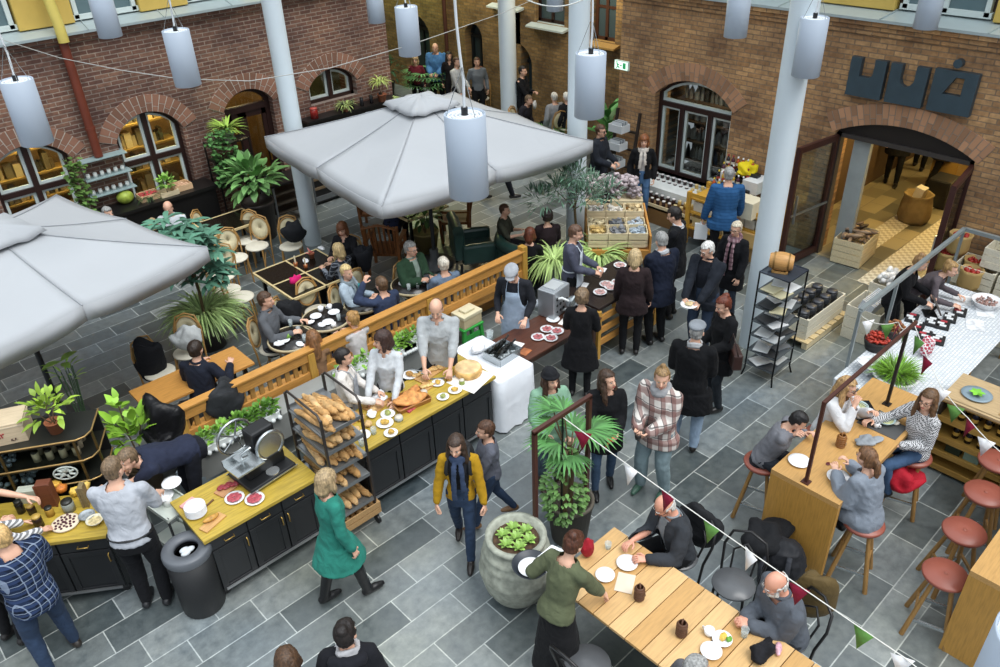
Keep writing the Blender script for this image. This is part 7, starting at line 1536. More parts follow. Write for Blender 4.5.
def build_market():
 o_=V((8.87,7.66,0));ms=R(-47);t=thing('market_stand','yellow wooden stand carrying open crates behind the olive tree','stand',o_,ms);W_,D=1.0,1.35;mw=Matrix.Translation(o_)@Matrix.Rotation(ms,4,'Z');yz=mat('bd9040',.5,kind='woodz')
 b=MB();b.add([(0,0,.7),(W_,0,.7),(W_,D,.95),(0,D,.95),(0,0,.74),(W_,0,.74),(W_,D,.99),(0,D,.99)],[(3,2,1,0),(4,5,6,7),(0,1,5,4),(1,2,6,5),(2,3,7,6),(3,0,4,7)]);b.build('top',WOOD,t)
 for x in(.03,W_-.03):
  for y in(.03,D-.03):b=MB();b.bar((x,y,0),(x,y,.7+.2*(y>.5)),.07);b.build('leg',yz,t)
 b=MB();b.span((0,-.02,.6),(W_,0,.76));b.build('apron_board',WOOD,t);b=MB();b.span((W_,0,.1),(W_+.03,D,1.0));b.build('end_panel',WOODY,t)
 def fill(lab,name,cat,p,L,W_,z,n,s,m,rz=0,up=.06):
  b=MB()
  for k in range(n):
   q=(rnd.uniform(-L,L),rnd.uniform(-W_,W_),rnd.uniform(.0,up));a=Matrix.Rotation(rnd.uniform(0,3),3,'Z')@Matrix.Rotation(rnd.uniform(-.6,.6),3,'X')
   if s[2]<.02:b.box(q,(s[0]*2,s[1]*2,s[2]*2),rz=rnd.uniform(0,3),rx=rnd.uniform(-.5,.5),ry=rnd.uniform(-.5,.5))
   else:b.ell(q,s,a,8,5)
  o=b.build(name,m,None,(p[0],p[1],z),rz);tag(o,lab,cat);o['kind']='stuff';return o
 isl=lambda c,v=.3:mat(c,.6,kind='island',var=v)
 k=0;names=('front left','front middle','front right','middle left','centre','middle right','back left','back middle','back right')
 conts=(('yellow packs','c2a66a'),('grey packs','8a8c90'),('silver tins','9aa6b0'),('pale packs','cfc2a0'),('dark packs','6a6e74'),('tin packs','a9b2ba'),('garlic','cfcac4'),('mushrooms','d2ccc2'),('brown eggs','c2ad84'))
 for r_ in range(3):
  for c in range(3):
   q=mw@V((.18+.32*c,.22+.42*r_,0));z=.78+.078*r_;cl,cc=conts[k]
   if r_==0:crate('crate','wooden crate with a handle slot under the %s crate of the yellow stand'%names[k],(q.x,q.y,z),(.31,.36,.13),ms,2);z+=.135
   crate('crate','open crate of %s, %s on the yellow stand'%(cl,names[k]),(q.x,q.y,z),(.31,.36,.12),ms,1)
   fill('heap of %s in the %s crate of the yellow stand'%(cl,names[k]),'packs','food',(q.x,q.y),.11,.13,z+.03,36,(.035,.028,.012),isl(cc),ms,.09);k+=1
 q=A(612,186,.95);b=MB();b.box((0,0,.4),(1.1,.7,.8));tag(b.build('table_block',CRATE,None,(q.x,q.y,0),ms),'low pale table under the heap of garlic and lavender','table')
 fill('heap of white and lilac garlic bunches behind the crates','garlic','garlic',(q.x,q.y),.5,.28,.82,330,(.06,.03,.035),isl('b5a8ac',.3),ms,.28);q=A(606,203,1.0);fill('dark bundle of scales and tools among the garlic','kitchen_tools','tools',(q.x,q.y),.1,.1,.98,30,(.06,.012,.012),isl('2a2c2e'),0,.25)
 t=thing('magazine_stand','leaning dark wooden stand holding four white boxes of papers by the wall corner','stand',(12.15,9.85,0),R(90));wd=mat('2a211c',.5)
 for x in(-.28,.28):b=MB();b.bar((x,-.15,0),(x,-.42,1.75),.05);b.build('rail',wd,t)
 for z in(.3,.65,1.0,1.35):b=MB();b.bar((-.28,-.17-.15*z,z),(.28,-.17-.15*z,z),.04);b.build('rung',wd,t)
 for k,z in enumerate((.35,.7,1.05,1.4)):
  q=V((12.15,9.85,0))+Matrix.Rotation(R(90),3,'Z')@V((0,.05-.13*z,z));crate('paper_box','white box of papers on the %s step of the leaning stand'%('lowest','second','third','top')[k],q,(.34,.26,.16),R(90),1,mat('c9cdd0',.6))
  for j in range(5):b=MB();b.box((0,0,.1),(.24,.015,.18),rx=.2);tag(b.build('magazine',mat('7d848a' if j%2 else 'b9bec2',.5),None,q+V((.08-.04*j,0,.01)),R(90)),'magazine standing in the %s box of the leaning stand'%('lowest','second','third','top')[k],'magazine','magazines on the %s step'%('lowest','second','third','top')[k])
 t=thing('low_display','low slanted wooden display of little jars under the wide right window','display',(11.75,7.55,0));b=MB();b.prism([(0,.34),(.85,.62),(.85,0),(0,0)],1.7,Matrix(((1,0,0,0),(0,0,1,0),(0,1,0,0),(0,0,0,1))));b.build('body',mat('7a5a34',.6,kind='wood'),t)
 b=MB();b.span((0,0,.3),(.02,1.7,.4));b.build('front_lip',CRATE,t)
 for i in range(6):
  for j in range(12):
   x=11.83+.13*i;y=7.65+.135*j;jar('little dark jar with a white lid on the low slanted display' if j>3 else 'little pale yellow jar on the low slanted display',(x,y,.355+.33*(x-11.75)),.035,.1,'3a2a2c' if j>3 else 'c9a860','e2dedc' if j>3 else 'd9c48c','dark jars on the slanted display' if j>3 else 'yellow jars on the slanted display')
 b=MB();b.span((12.0,7.5,.45),(12.6,9.4,.62));o=b.build('window_bench',mat('d5d8d6',.6));tag(o,'white ledge box along the wall under the wide right window','ledge')
 t=thing('parcel_shelf','yellow wooden shelf of white parcels beside the man in the blue jacket','shelf',(11.5,6.0,0));yw=mat('c99a3a',.5,kind='woody')
 for z in(.3,.6,.86):b=MB();b.span((0,0,z),(.6,1.55,z+.03));b.build('board',yw,t)
 for x in(0,.6):
  for y in(0,1.55):b=MB();b.bar((x,y,0),(x,y,1.0),.07);b.build('post',mat('c99a3a',.5,kind='woodz'),t)
 b=MB();b.span((-.02,0,.92),(.0,1.55,.99));b.build('front_rail',yw,t)
 for z,nm in((.33,'lower'),(.63,'middle')):
  for j in range(7):b=MB();b.box((0,0,.09),(.32,.19,.18));tag(b.build('parcel',mat('d5d3c8' if z>.5 else 'cbb98a',.6),None,(11.72,6.13+.21*j,z),0,bevel=.01),'paper parcel on the %s board of the yellow shelf'%nm,'parcel','parcels on the %s board'%nm)
 t=thing('bottle_tower','black stepped stand of coloured bottles before the wide window','stand',(11.9,7.02,.89))
 for k in range(4):b=MB();b.span((.13*k,-.3,0),(.13*k+.12,.3,.06+.11*k));b.build('step',BLK,t)
 for k in range(4):
  for j in range(6):
   c=rnd.choice(['7a1f24','2a2a2e','c9a83a','4a2a3a','b0522a','1a1a20']);bottle('bottle with a coloured label on the black stepped stand',(12.01+.13*k,6.9+.1*j,.95+.11*k),c,rnd.choice(['c9b23a','d8d8d8','8a2a2a']),.033,.2,'bottles on the stepped stand',rnd.choice(['d8d4c4','c9b04a','b04a3a']))
 b=MB();b.span((0,0,0),(.7,1.4,.8));tag(b.build('table_block',mat('6a5a44',.6,kind='wood'),None,(11.9,4.55 if False else 5.95-1.25,0)),'low table behind the right column carrying boxes','table')if False else None
 for k,(px,py,z,s,c,l)in enumerate(((745,198,.89,(.34,.5,.3),'d9cfb4','cream carton on the yellow shelf right of the blue jacket'),(758,178,1.0,(.4,.3,.22),'d8dadb','white carton further back by the right column'),(757,212,.6,(.35,.4,.25),'b9babd','grey-white parcel stack low beside the right column'),(748,228,.35,(.4,.5,.25),'c8a468','brown carton on the lowest board beside the right column'),(738,167,1.0,(.3,.25,.24),'e2e2e2','white paper bag behind the blue-jacketed man'),(752,240,.0,(.45,.5,.3),'b08a54','wooden box on the floor beside the right column'))):
  p=A(px,py,z+s[2]);b=MB();b.box((0,0,s[2]/2),s);b.box((0,0,s[2]),(s[0]+.02,.05,.006));tag(b.build('carton',mat(c,.6,var=.1),None,(max(11.5,min(p.x,12.3)),p.y,z),rnd.uniform(-.1,.1),bevel=.01),l,'box')
 for k in range(4):b=MB();b.box((0,0,.14),(.12,.07,.28));tag(b.build('pale_green_pack',mat('a9c4b0',.5),None,(12.4,6.55-.1*k,1.0),0,bevel=.008),'pale green upright pack against the brick wall','pack','green packs by the wall')
 p=A(756,166,1.3);blob('yellow_bag','crumpled bright yellow bag on the boxes left of the right column','bag',(min(p.x,12.35),p.y,1.22),(.18,.16,.1),mat('d8c21e',.6,kind='fabric'),None,0,.6,4,(20,12))
 p=A(812,190,1.0);blob('green_bag','tall pale green bag standing behind the left glass door leaf','bag',(12.35,6.3,0),(.14,.18,.5),mat('9db08a',.7,kind='fabric'),None,0,.3,2)
 x0,y0=8.62,4.06;t=thing('metal_rack','tall narrow black metal rack of papers beside the right column','rack',(x0,y0,0));W_,D,Hh=.46,.42,1.62
 for x in(0,W_):
  for y in(0,D):b=MB();b.tube([(x*1.12-.03,y*1.12-.03,0),(x,y,.12),(x,y,Hh)],.013,6);b.build('post',BLKM,t)
 for z in(.2,.42,.66,.88,1.1,1.34,Hh):
  b=MB();b.bar((0,0,z),(W_,0,z),.018);b.bar((0,D,z),(W_,D,z),.018);b.bar((0,0,z),(0,D,z),.018);b.bar((W_,0,z),(W_,D,z),.018);b.span((.01,.01,z-.004),(W_-.01,D-.01,z+.002));b.build('shelf',mat('5d6468',.3,.3)if z<Hh else mat('39404a',.1,.2),t)
 for z,nm in((.2,'lowest'),(.42,'second'),(.66,'third'),(.88,'fourth'),(1.1,'fifth'),(1.34,'top')):
  for j in range(4):b=MB();b.box((0,0,0),(.26,.2,.012));o=b.build('magazine',mat(rnd.choice(['2a2e33','e2e4e6','d0d4d6','c4c9cc','6a7076','c9c2a0' if z>1 else '3a3d42']),.5),None,(x0+.12+.2*(j%2),y0+.14+.13*(j//2),z+.012+.014*j),rnd.uniform(-.4,.4));tag(o,'magazine lying on the %s shelf of the black metal rack'%nm,'magazine','magazines on the %s rack shelf'%nm)
 t=thing('small_barrel','little wooden barrel lying on top of the black metal rack','barrel',(x0+.2,y0+.25,Hh+.004),R(25));b=MB();b.tube([(0,-.15+.05*k,.13)for k in range(7)],[.09,.11,.122,.126,.122,.11,.09],20);b.build('staves',mat('b98a50',.5,kind='woody'),t)
 for y in(-.1,.1):b=MB();b.tube([(0,y,.13),(0,y+.02*(1 if y<0 else-1),.13)],.1195,20);b.build('hoop',mat('8a6a3a',.4,.5),t)
 b=MB();b.span((-.1,-.1,0),(.1,-.07,.03));b.span((-.1,.07,0),(.1,.1,.03));b.span((-.1,-.1,0),(-.07,.1,.02));b.span((.07,-.1,0),(.1,.1,.02));b.build('cradle',OAK,t)
 p=V((10.35,4.55,0));t=thing('pallet','low raw wooden pallet on the floor behind the metal rack','pallet',(p.x,p.y,0))
 for y in(-.35,0,.35):b=MB();b.span((-.6,y-.04,0),(.6,y+.04,.1));b.build('runner',CRATE,t)
 for k in range(7):b=MB();x=-.55+.183*k;b.span((x-.06,-.4,.1),(x+.06,.4,.12));b.build('deck_board',mat('cfb98c',.7,kind='woody'),t)
 crate('white_crate','white slatted crate of dark pots standing on the pallet',(p.x,p.y-.05,.12),(1.1,.55,.34),0,3,CRATEW)
 for k in range(10):jar('dark squat pot in the white crate on the pallet',(p.x-.42+.21*(k%5),p.y-.17+.24*(k//5),.32),.085,.17,'2a2c30','3a3c42','pots in the white crate')
 crate('wood_crate','big pale wooden crate of firewood just inside the entrance',(12.95,5.05,.02),(.75,.5,.45),R(5),4,CRATE);fill('firewood chunks heaped in the entrance crate','firewood','wood',(12.95,5.05),.3,.18,.38,40,(.1,.035,.03),isl('8a7460',.4),0,.2)
 t=thing('jute_sack','brown jute sack standing in the lobby','sack',(A(912,221).x,A(912,221).y,.014));b=MB();b.lathe([(0,0),(.24,0),(.28,.1),(.27,.35),(.24,.5),(.26,.55),(.22,.54),(.2,.4),(0,.38)],(0,0,0),24,lambda j:.05*math.sin(j*1.7));b.build('sack',mat('8a7650',.9,kind='fabric'),t);b=MB();b.box((.02,0,.52),(.2,.16,.3),rx=.2);b.build('contents',mat('c9c4b4',.6),t)
 b=MB();b.box((0,0,.5),(.7,.5,1.0));b.box((0,0,1.02),(.75,.55,.04));tag(b.build('wood_cabinet',mat('9a7a3c',.5,kind='wood'),None,(A(945,185).x,A(945,185).y,0),0,bevel=.01),'wooden cabinet at the right of the lit lobby','cabinet');t=crate('wood_crate','little crate on top of the lobby cabinet',(A(945,185).x,A(945,185).y,1.05),(.5,.4,.28),0,2,mat('b08a44',.6,kind='wood'))
 b=MB();b.box((0,0,.28),(.5,.4,.56));b.box((-.26,0,.4),(.02,.36,.3));tag(b.build('black_box',BLK,None,(A(938,204).x,A(938,204).y,.0),0,bevel=.02),'black box in the lobby behind the jute sack','box')
def build_right():
 pc=NT('printed_cloth');v=pc.coord((9,9,9));n=pc.new('ShaderNodeTexBrick',Scale=1.0,Color1=lin('dfe2e4'),Color2=lin('c6cbd0'),Mortar=lin('b4bac0'),offset=.4);n.inputs['Mortar Size'].default_value=.06;n.inputs['Row Height'].default_value=.35;pc.link(v,n.inputs['Vector']);pc.link(n.outputs['Color'],pc.b.inputs['Base Color']);pc.b.inputs['Roughness'].default_value=.8;PC=pc.m
 t=thing('stall_table','long stall table under a white printed cloth at the right','table',(8.25,2.1,0));b=MB();b.span((0,-.1,.79),(3.3,1.0,.8));b.span((0,1.0,.45),(3.3,1.012,.8));b.span((-.012,-.05,.4),(0,1.0,.8));b.build('tablecloth',PC,t,bevel=.004);b=MB();b.span((.02,-.08,.75),(3.28,.98,.789));b.build('tabletop',WOOD,t)
 for x in(.1,1.6,3.2):
  for y in(0,.9):b=MB();b.bar((x,y,0),(x,y,.75),.06);b.build('leg',mat('9a7440',.5,kind='woodz'),t)
 t=thing('railing','grey steel rail frame standing over the printed-cloth stall','frame',(8.6,3.12,0));sm=mat('8d9698',.4,.4)
 for x in(0,1.0,3.1):b=MB();b.bar((x,0,0),(x,0,1.6),.035);b.build('post',sm,t)
 b=MB();b.bar((0,0,1.6),(3.1,0,1.6),.05);b.build('top_rail',sm,t);b=MB();b.bar((3.1,0,1.6),(3.1,-2.4,1.6),.05);b.build('top_rail',sm,t)
 k=0
 for x,y,z in((11.95,2.9,0),(11.95,2.3,0),(11.95,1.7,0),(11.95,2.9,.32),(11.95,2.3,.32),(11.95,1.7,.32),(12.2,2.9,.64),(12.2,2.3,.64),(12.2,1.7,.64),(12.3,2.6,.96),(12.3,2.0,.96)):
  crate('white_crate','whitewashed crate in the stacked display behind the stall, %s'%('floor left','floor middle','floor right','second row left','second row middle','second row right','third row left','third row middle','third row right','top left','top right')[k],(x,y,z),(.5,.56,.31),0,3,CRATEW);k+=1
 def sack(l,p,s=1.0):
  t=thing('apple_bag',l,'bag',p,rnd.uniform(-.3,.3));b=MB();b.lathe([(0,0),(.11*s,0),(.125*s,.06),(.12*s,.2*s),(.135*s,.25*s),(.125*s,.25*s),(.11*s,.17*s),(0,.16*s)],(0,0,0),20,lambda j:.05*math.sin(j*2.1));b.build('paper_bag',mat('b99a62',.7),t)
  for q in range(7):a=q*.9;blob('apple','red apple in the '+l,'apple',(p[0]+.065*s*math.cos(a)*(q>0),p[1]+.065*s*math.sin(a)*(q>0),p[2]+.2*s),(.035,.035,.033),mat('a8281e',.35,kind='food',scale=.2),'apples in '+l,bumpy=.03,n=(10,6))
 for l,px,py,z in(('paper apple bag on the top crate by the rail corner',967,236,.97),('big paper apple bag right of the rail corner',985,258,.64),('lowest paper apple bag beside the leaning person',970,278,.64),('paper apple bag just left of the rail corner',952,255,.64)):p=A(px,py,z+.15);sack(l,(min(p.x,12.3),p.y,z),1.2)
 for q in range(5):a=q*.5;bottle('dark bottle lying between the apple bags',(12.0+.03*q,2.55-.02*q,.66+.04*q),'2a1a1c','8a2a2a',.03,.24,'bottles between the apple bags',None).rotation_euler=(R(70),0,a)
 crate('white_crate','whitewashed crate of wrapped parcels standing by the right door leaf',(10.75,3.75,0),(.6,.5,.55),0,3,CRATEW);t=crate('white_crate','upper whitewashed crate of silvery packs by the right door leaf',(11.35,3.7,0),(.6,.55,.7),0,4,CRATEW)
 for px in range(12):b=MB();b.box((0,0,.12),(.02,.2,.24),rx=.3);tag(b.build('wrapped_pack',mat('c9ced4',.4),None,(10.5+.042*px,3.75,.42)),'silvery wrapped pack standing in the crate by the right door leaf','pack','packs in the whitewashed crate')
 fill2=MB();
 for k in range(90):fill2.ell((rnd.uniform(-.24,.24),rnd.uniform(-.2,.2),rnd.uniform(0,.12)),(.05,.04,.04),None,8,5)
 o=tag(fill2.build('garlic',mat('d5d3d0',.6,kind='island',var=.2),None,(11.35,3.7,.68)),'heap of white garlic in the crate against the right door leaf','garlic');o['kind']='stuff'
 p=A(986,303,.86);t=thing('enamel_bowl','white enamel bowl of pinkish nuts on the stall cloth','bowl',(p.x,p.y,.8));MB().lathe([(0,0),(.12,0),(.19,.11),(.2,.115),(.18,.11),(.11,.012),(0,.012)],(0,0,0),28).build('bowl',PLATE,t);b=MB();
 for k in range(80):b.ell((rnd.uniform(-.12,.12),rnd.uniform(-.12,.12),.07+rnd.uniform(0,.03)),(.02,.015,.014),None,6,4)
 o=b.build('nuts',mat('9a7a72',.6,kind='island',var=.35),t);o['kind']='stuff'
 p=A(936,308,.9);t=thing('tablet_stand','grey tablet on a stand facing the stall keeper','tablet',(p.x,p.y,.8),R(35));b=MB();b.box((0,0,.14),(.26,.02,.2),rx=-.5);b.build('tablet',mat('6a6460',.3,.3),t,bevel=.005);b=MB();b.bar((0,.08,0),(0,.0,.12),.04,.02);b.build('stand',BLK,t);b=MB();b.span((-.1,-.02,0),(.1,.14,.015));b.build('foot',BLK,t)
 for k,(px,py)in enumerate(((918,326),(932,322),(943,325),(925,335),(938,340),(950,318),(912,318),(960,312))):
  p=A(px,py,.82);t=thing('black_tray','black tray of small white cards on the stall cloth, number shown by nothing' if False else 'shallow black tray with white cards on the stall, %s'%('left','middle','right','near left','nearest','far right','far left','furthest')[k],'tray',(p.x,p.y,.8),R(15));b=MB();b.box((0,0,.02),(.22,.16,.04));b.build('tray',mat('1f2022',.5),t,bevel=.005)
  for j in range(3):b=MB();b.box((-.06+.06*j,.03*(j%2),.045),(.05,.08,.006));b.build('card',mat('d5d8da' if(j+k)%4 else 'a83a44',.5),t)
 for px,py,c,l in((985,312,'e4e6e8','open white sheet on the stall cloth right of the trays'),(975,325,'d8dbe0','printed white leaflet near the nearest tray'),(962,300,'e0e2e4','white sheet before the leaning child')):p=A(px,py,.803);b=MB();b.box((0,0,.002),(.3,.22,.003));tag(b.build('paper_sheet',mat(c,.6,kind='food',scale=.4,var=.05),None,(p.x,p.y,.803),.4),l,'paper')
 for px,py,r,c,l,s in((876,345,.16,'a83424','black basket heaped with dried red peppers','1c1a1a'),(893,333,.14,'8a5a34','basket of brown shallots beside the red peppers','2a2220')):
  p=A(px,py,.85);t=thing('basket',l,'basket',(p.x,p.y,.8));MB().lathe([(0,0),(r*.8,0),(r,.14),(r*.92,.14),(r*.75,.02),(0,.02)],(0,0,0),22).build('bowl',mat(s,.6),t);b=MB()
  for k in range(90):a=rnd.uniform(0,6.3);q=r*.85*math.sqrt(rnd.random());b.ell((q*math.cos(a),q*math.sin(a),.12+rnd.uniform(0,.12)*(1-q/r*.6)),(.03,.018,.018),Matrix.Rotation(rnd.uniform(0,3),3,'Z'),6,4)
  o=b.build('produce',mat(c,.5,kind='island',var=.3),t);o['kind']='stuff'
 p=A(893,385,.8)
 def f(l,s):grass_ball(l,(0,0,.12),420,.3,.012,spread=.14,up=(.6,2.5),bend=1.5)
 plant('herb_bowl','white bowl of bright green feathery herbs at the head of the high table',(p.x,p.y,.8),(.25,.16,PLATE),f,LEAF('6c9733'))
 p=A(925,352,.85);blob('checked_cloth','red and white checked tea towel hanging by the herb bowl','cloth',(p.x,p.y,.8),(.1,.08,.12),checker('d8d0d2','a83a4c',30),None,0,.4,3,(18,10))
 b=MB()
 for k in range(14):b.box((rnd.uniform(-.1,.1),rnd.uniform(-.1,.1),.03+.012*k),(.2,.15,.006),rz=rnd.uniform(-.6,.6))
 tag(b.build('paper_stack',mat('d8dade',.7),None,(A(868,372,.8).x,A(868,372,.8).y,.8)),'loose pile of white printed paper left of the herb bowl','paper')
 t=thing('wine_shelf','dark wooden shelf of black wine bottles with gold labels at the right edge','shelf',(8.45,-.15,0));yl=mat('b08a44',.5,kind='woody');L=2.1
 for z in(.06,.26,.46,.72,.98):b=MB();b.span((0,0,z),(.42,L,z+.035));b.span((-.012,0,z-.02),(0,L,z+.05));b.build('board',yl,t)
 b=MB();b.span((.4,0,0),(.44,L,1.02));b.build('back_panel',mat('16120f',.6),t)
 for y in(0,1.04,L):b=MB();b.span((.01,y-.015,0),(.4,y+.015,1.0));b.build('divider',mat('2a2018',.6),t)
 b=MB();b.span((-.05,-.05,1.0),(.6,L+.02,1.03));b.build('top',mat('b39a74',.6,kind='woody'),t)
 for z,nm in((.495,'lower'),(.755,'upper')):
  for j in range(14):
   for i in range(2):bottle('gold-labelled black bottle in the %s board %s row of the wine shelf'%(nm,('front','back')[i]),(8.55+.14*i,-.05+.135*j+.03,z),'0e0e10' if j%3 else '10182c','1a1a1c',.036,.21,'%s board bottles, %s row'%(nm,('front','back')[i]),'c9a24a')
 for j in range(9):b=MB();b.box((0,0,.07),(.2,.16,.14));tag(b.build('green_box',mat(rnd.choice(['3a5a34','8aa89a','2a3a2a','5a8a3a']),.6),None,(8.6,.1+.2*j,.295)),'small greenish box on the third board of the wine shelf','box','boxes on the wine shelf')
 p=A(966,362,1.03);put_plate('blue-grey plate with a green leaf on top of the wine shelf',(8.7,1.7,1.03),.16,mat('7d8f9a',.4));b=MB()
 for k in range(6):b.leaf((0,0,.01),(math.cos(k),math.sin(k),.4),.09,.06,.6)
 tag(b.build('lettuce_leaf',LEAF('6fae3a'),None,(8.7,1.7,1.05)),'green lettuce leaf on the blue-grey plate','leaf');p=A(995,335,1.05);jar('brown stoneware crock at the right edge on the wine shelf',(8.8,1.15,1.03),.11,.2,'8a7350','a08a64')
 b=MB();b.span((8.5,.25,1.032),(8.95,1.4,1.04));tag(b.build('jute_cloth',mat('a88a5c',.9,kind='fabric')),'jute cloth spread on top of the wine shelf','cloth')
 def high_table(l,x0,x1,y0,y1,h):
  t=thing('high_table',l,'table',(x0,y0,0));L,D=x1-x0,y1-y0
  b=MB();b.span((0,0,h-.06),(L,D,h));b.build('tabletop',OAK,t,bevel=.003)
  for x in(0,L-.06):b=MB();b.span((x,.0,0),(x+.06,D,h-.06));b.build('end_panel',OAKZ,t,bevel=.003)
  return t
 high_table('long high oak table where four young people sit',6.0,8.2,1.94,2.66,1.06);high_table('second high oak table cut off at the bottom right corner',6.05,8.6,-.35,.78,1.06)
 t=thing('steel_arch','rust-brown steel frame rising from the high oak table','frame',(0,0,0))
 p0=A(806,482,1.06);x0,y0=p0.x,p0.y;t.location=(x0,y0,1.06)
 for x,m in((0,RUST),(1.75,mat('231d1c',.45,.3))):b=MB();b.bar((x,0,0),(x,0,.98),.032);b.box((x,0,.006),(.08,.08,.012));b.build('post',m,t)
 b=MB();b.bar((-.02,0,.98),(1.95,0,.98),.032);b.build('top_bar',RUST,t)
 for px,py,l in((857,375,'left'),(882,390,'right')):
  p=A(px+2,py+30 if False else py+28,1.06)
 for(px,py,l)in((851,410,'left'),(878,425,'right')):p=A(px+4,py,1.06);b=MB();b.box((0,0,.003),(.3,.42,.005));tag(b.build('placemat',mat('4a4a4a',.7),None,(p.x,p.y,1.06)),'dark placemat under the %s bowl of the high table'%l,'placemat')
 for px,py,l in((858,408,'left'),(885,421,'right')):
  p=A(px,py,1.08);t=thing('salad_bowl','pale blue bowl of leftovers on the %s placemat'%l,'bowl',(p.x,p.y,1.066));MB().lathe([(0,0),(.06,0),(.105,.05),(.098,.05),(.055,.012),(0,.012)],(0,0,0),24).build('bowl',mat('a9bcbc',.3),t);MB().lathe([(0,.03),(.085,.035)],(0,0,0),18).build('leftovers',mat('b5b88a',.6,kind='food'),t)
  b=MB();b.bar((.02,-.08,.055),(.04,.1,.08),.006);b.bar((.05,-.08,.055),(.05,.1,.08),.006);tag(b.build('cutlery',STEEL,None,(p.x,p.y,1.066)),'knife and fork in the %s pale blue bowl'%l,'cutlery')
 for px,py,l in((859,418,'left placemat'),(876,427,'right placemat')):mug('small white cup on the '+l,A(px,py,1.066),.03,.06)
 blob('napkin','crumpled cream napkin beside the left pale bowl','napkin',A(868,413,1.066),(.06,.05,.02),mat('dccdb4',.8,kind='fabric'),None,0,.5);blob('napkin','little crumpled napkin at the right edge of the high table','napkin',A(896,424,1.066),(.04,.03,.015),mat('e2d8c8',.8,kind='fabric'),None,0,.5,2)
 b=MB();b.box((0,0,.004),(.15,.075,.008));tag(b.build('phone',mat('14161a',.15),None,A(868,405,1.066),.8,bevel=.003),'black phone beside the left pale bowl','phone')
 blob('grey_scarf','grey crumpled scarf in the middle of the high table','scarf',A(867,443,1.06),(.17,.08,.04),mat('8a8f94',.9,kind='fabric',var=.3),None,-.6,.6,4,(24,12))
 for px,py,l in((799,462,'patterned white plate by the boy'),(838,478,'patterned white plate by the girl in the grey wrap')):put_plate(l,A(px,py,1.062),.11)
 b=MB();b.ell((0,0,.004),(.03,.022,.006));tag(b.build('jam_spot',mat('5a1a1e',.3),None,A(828,464,1.06)),'dark red blob of jam on the oak table top','jam')
 def lantern(l,p,m):
  t=thing('clay_lantern',l,'lantern',p,rnd.uniform(0,1));b=MB()
  for k in range(5):b.lathe([(.043,.0+.026*k),(.05,.006+.026*k),(.05,.018+.026*k),(.043,.024+.026*k)],(0,0,0),16)
  b.lathe([(0,0),(.043,0),(.043,.135),(.036,.15),(.03,.15),(.036,.13),(.036,.02),(0,.02)],(0,0,0),16);b.build('body',m,t)
  b=MB();b.tube([(-.02,0,.14),(-.015,0,.175),(.015,0,.175),(.02,0,.14)],.007,6);b.build('loop',m,t);b=MB();b.tube([(0,-.05,.05),(0,-.056,.05)],.018,12);b.build('round_emblem',mat('a08060',.6),t)
 lantern('ribbed amber glass candle holder on the high oak table',A(840,446,1.06),mat('8a5a2a',.3,var=.3));lantern('brown clay lantern nearer the server on the plank table',A(639,598,.76),mat('5a3a28',.6,var=.3));lantern('brown clay lantern in the middle of the plank table',A(681,634,.76),mat('5a3a28',.6,var=.3))
 st=bar_stool()
 for px,py,z,l in((946,573,.76,'round red-topped bar stool nearest at the second high table'),(965,530,.76,'round red-topped bar stool, second from the bottom right'),(986,492,.76,'round red-topped bar stool third along, at the right edge'),(999,460,.76,'red-topped bar stool half hidden at the right edge behind the others'),):
  p=A(px,py,z);st.put((p.x,p.y,0),rnd.uniform(0,1),l)
 for k,l in(('wrap','bar stool under the girl in the grey wrap'),('checked','bar stool under the girl in the checked blouse'),('boy','bar stool under the boy in the grey sweatshirt'),('blondgirl','bar stool under the fair-haired girl in white')):st.put(SEATS[k][0],.3,l)
 blob('red_jacket','bright red jacket on the bar stool beside the checked girl','jacket',A(900,488,.4),(.2,.16,.14),mat('a81c2c',.7,kind='fabric'),None,0,.5,7,(24,12))
 p=A(770,540,.3);t=thing('backpack','black and grey backpack leaning on the end of the high oak table','backpack',(5.72,2.25,0),R(100));b=MB();b.ell((0,0,.28),(.24,.2,.28));b.ell((0,-.14,.2),(.18,.12,.17));c_,f_=remesh(b,.016,2,.02,7,3);c_[:,2]=np.maximum(c_[:,2],.002);mesh_obj('bag',c_,f_,mat('222327',.6,kind='fabric'),t)
 for s in(-1,1):b=MB();b.tube([(.1*s,.14,.5),(.13*s,.26,.35),(.12*s,.22,.08)],.025,8,flat=.4);b.build('strap',mat('3a3c42',.7,kind='fabric'),t)
 blob('dark_coat','dark grey coat lying over the backpack','coat',(5.75,2.45,.32),(.3,.2,.13),mat('17181b',.8,kind='fabric'),None,0,.5,2,(24,12))
 t=thing('plank_table','wide plank-topped dining table with dark gaps at the bottom of the picture','table',(0,0,0));x0,x1,y0,y1=3.6,4.52,.62,3.45;n=16;pm=[mat(c,.5,kind='wood',var=.09)for c in('c9a26c','bf955c','d2ad78')]
 for k in range(n):b=MB();w=(y1-y0)/n;b.span((x0,y0+w*k+.004,.72),(x1,y0+w*(k+1)-.004,.75));b.build('plank',pm[k%3],t,bevel=.002)
 b=MB();b.span((x0+.02,y0+.02,.69),(x1-.02,y1-.02,.718));b.build('underframe',BLKM,t)
 for x in(x0+.08,x1-.08):
  for y in(y0+.2,y1-.2):b=MB();b.bar((x,y,0),(x,y,.69),.05);b.build('leg',BLKM,t)
 for px,py,r,l in((627,564,.1,'plate in the hands of the bald man in the cardigan'),(605,576,.09,'patterned plate under the server hand'),(722,640,.085,'plate with cheese and salad before the bearded man'),(711,652,.09,'white plate of leftovers before the grey head')):put_plate(l,A(px,py,.755),r)
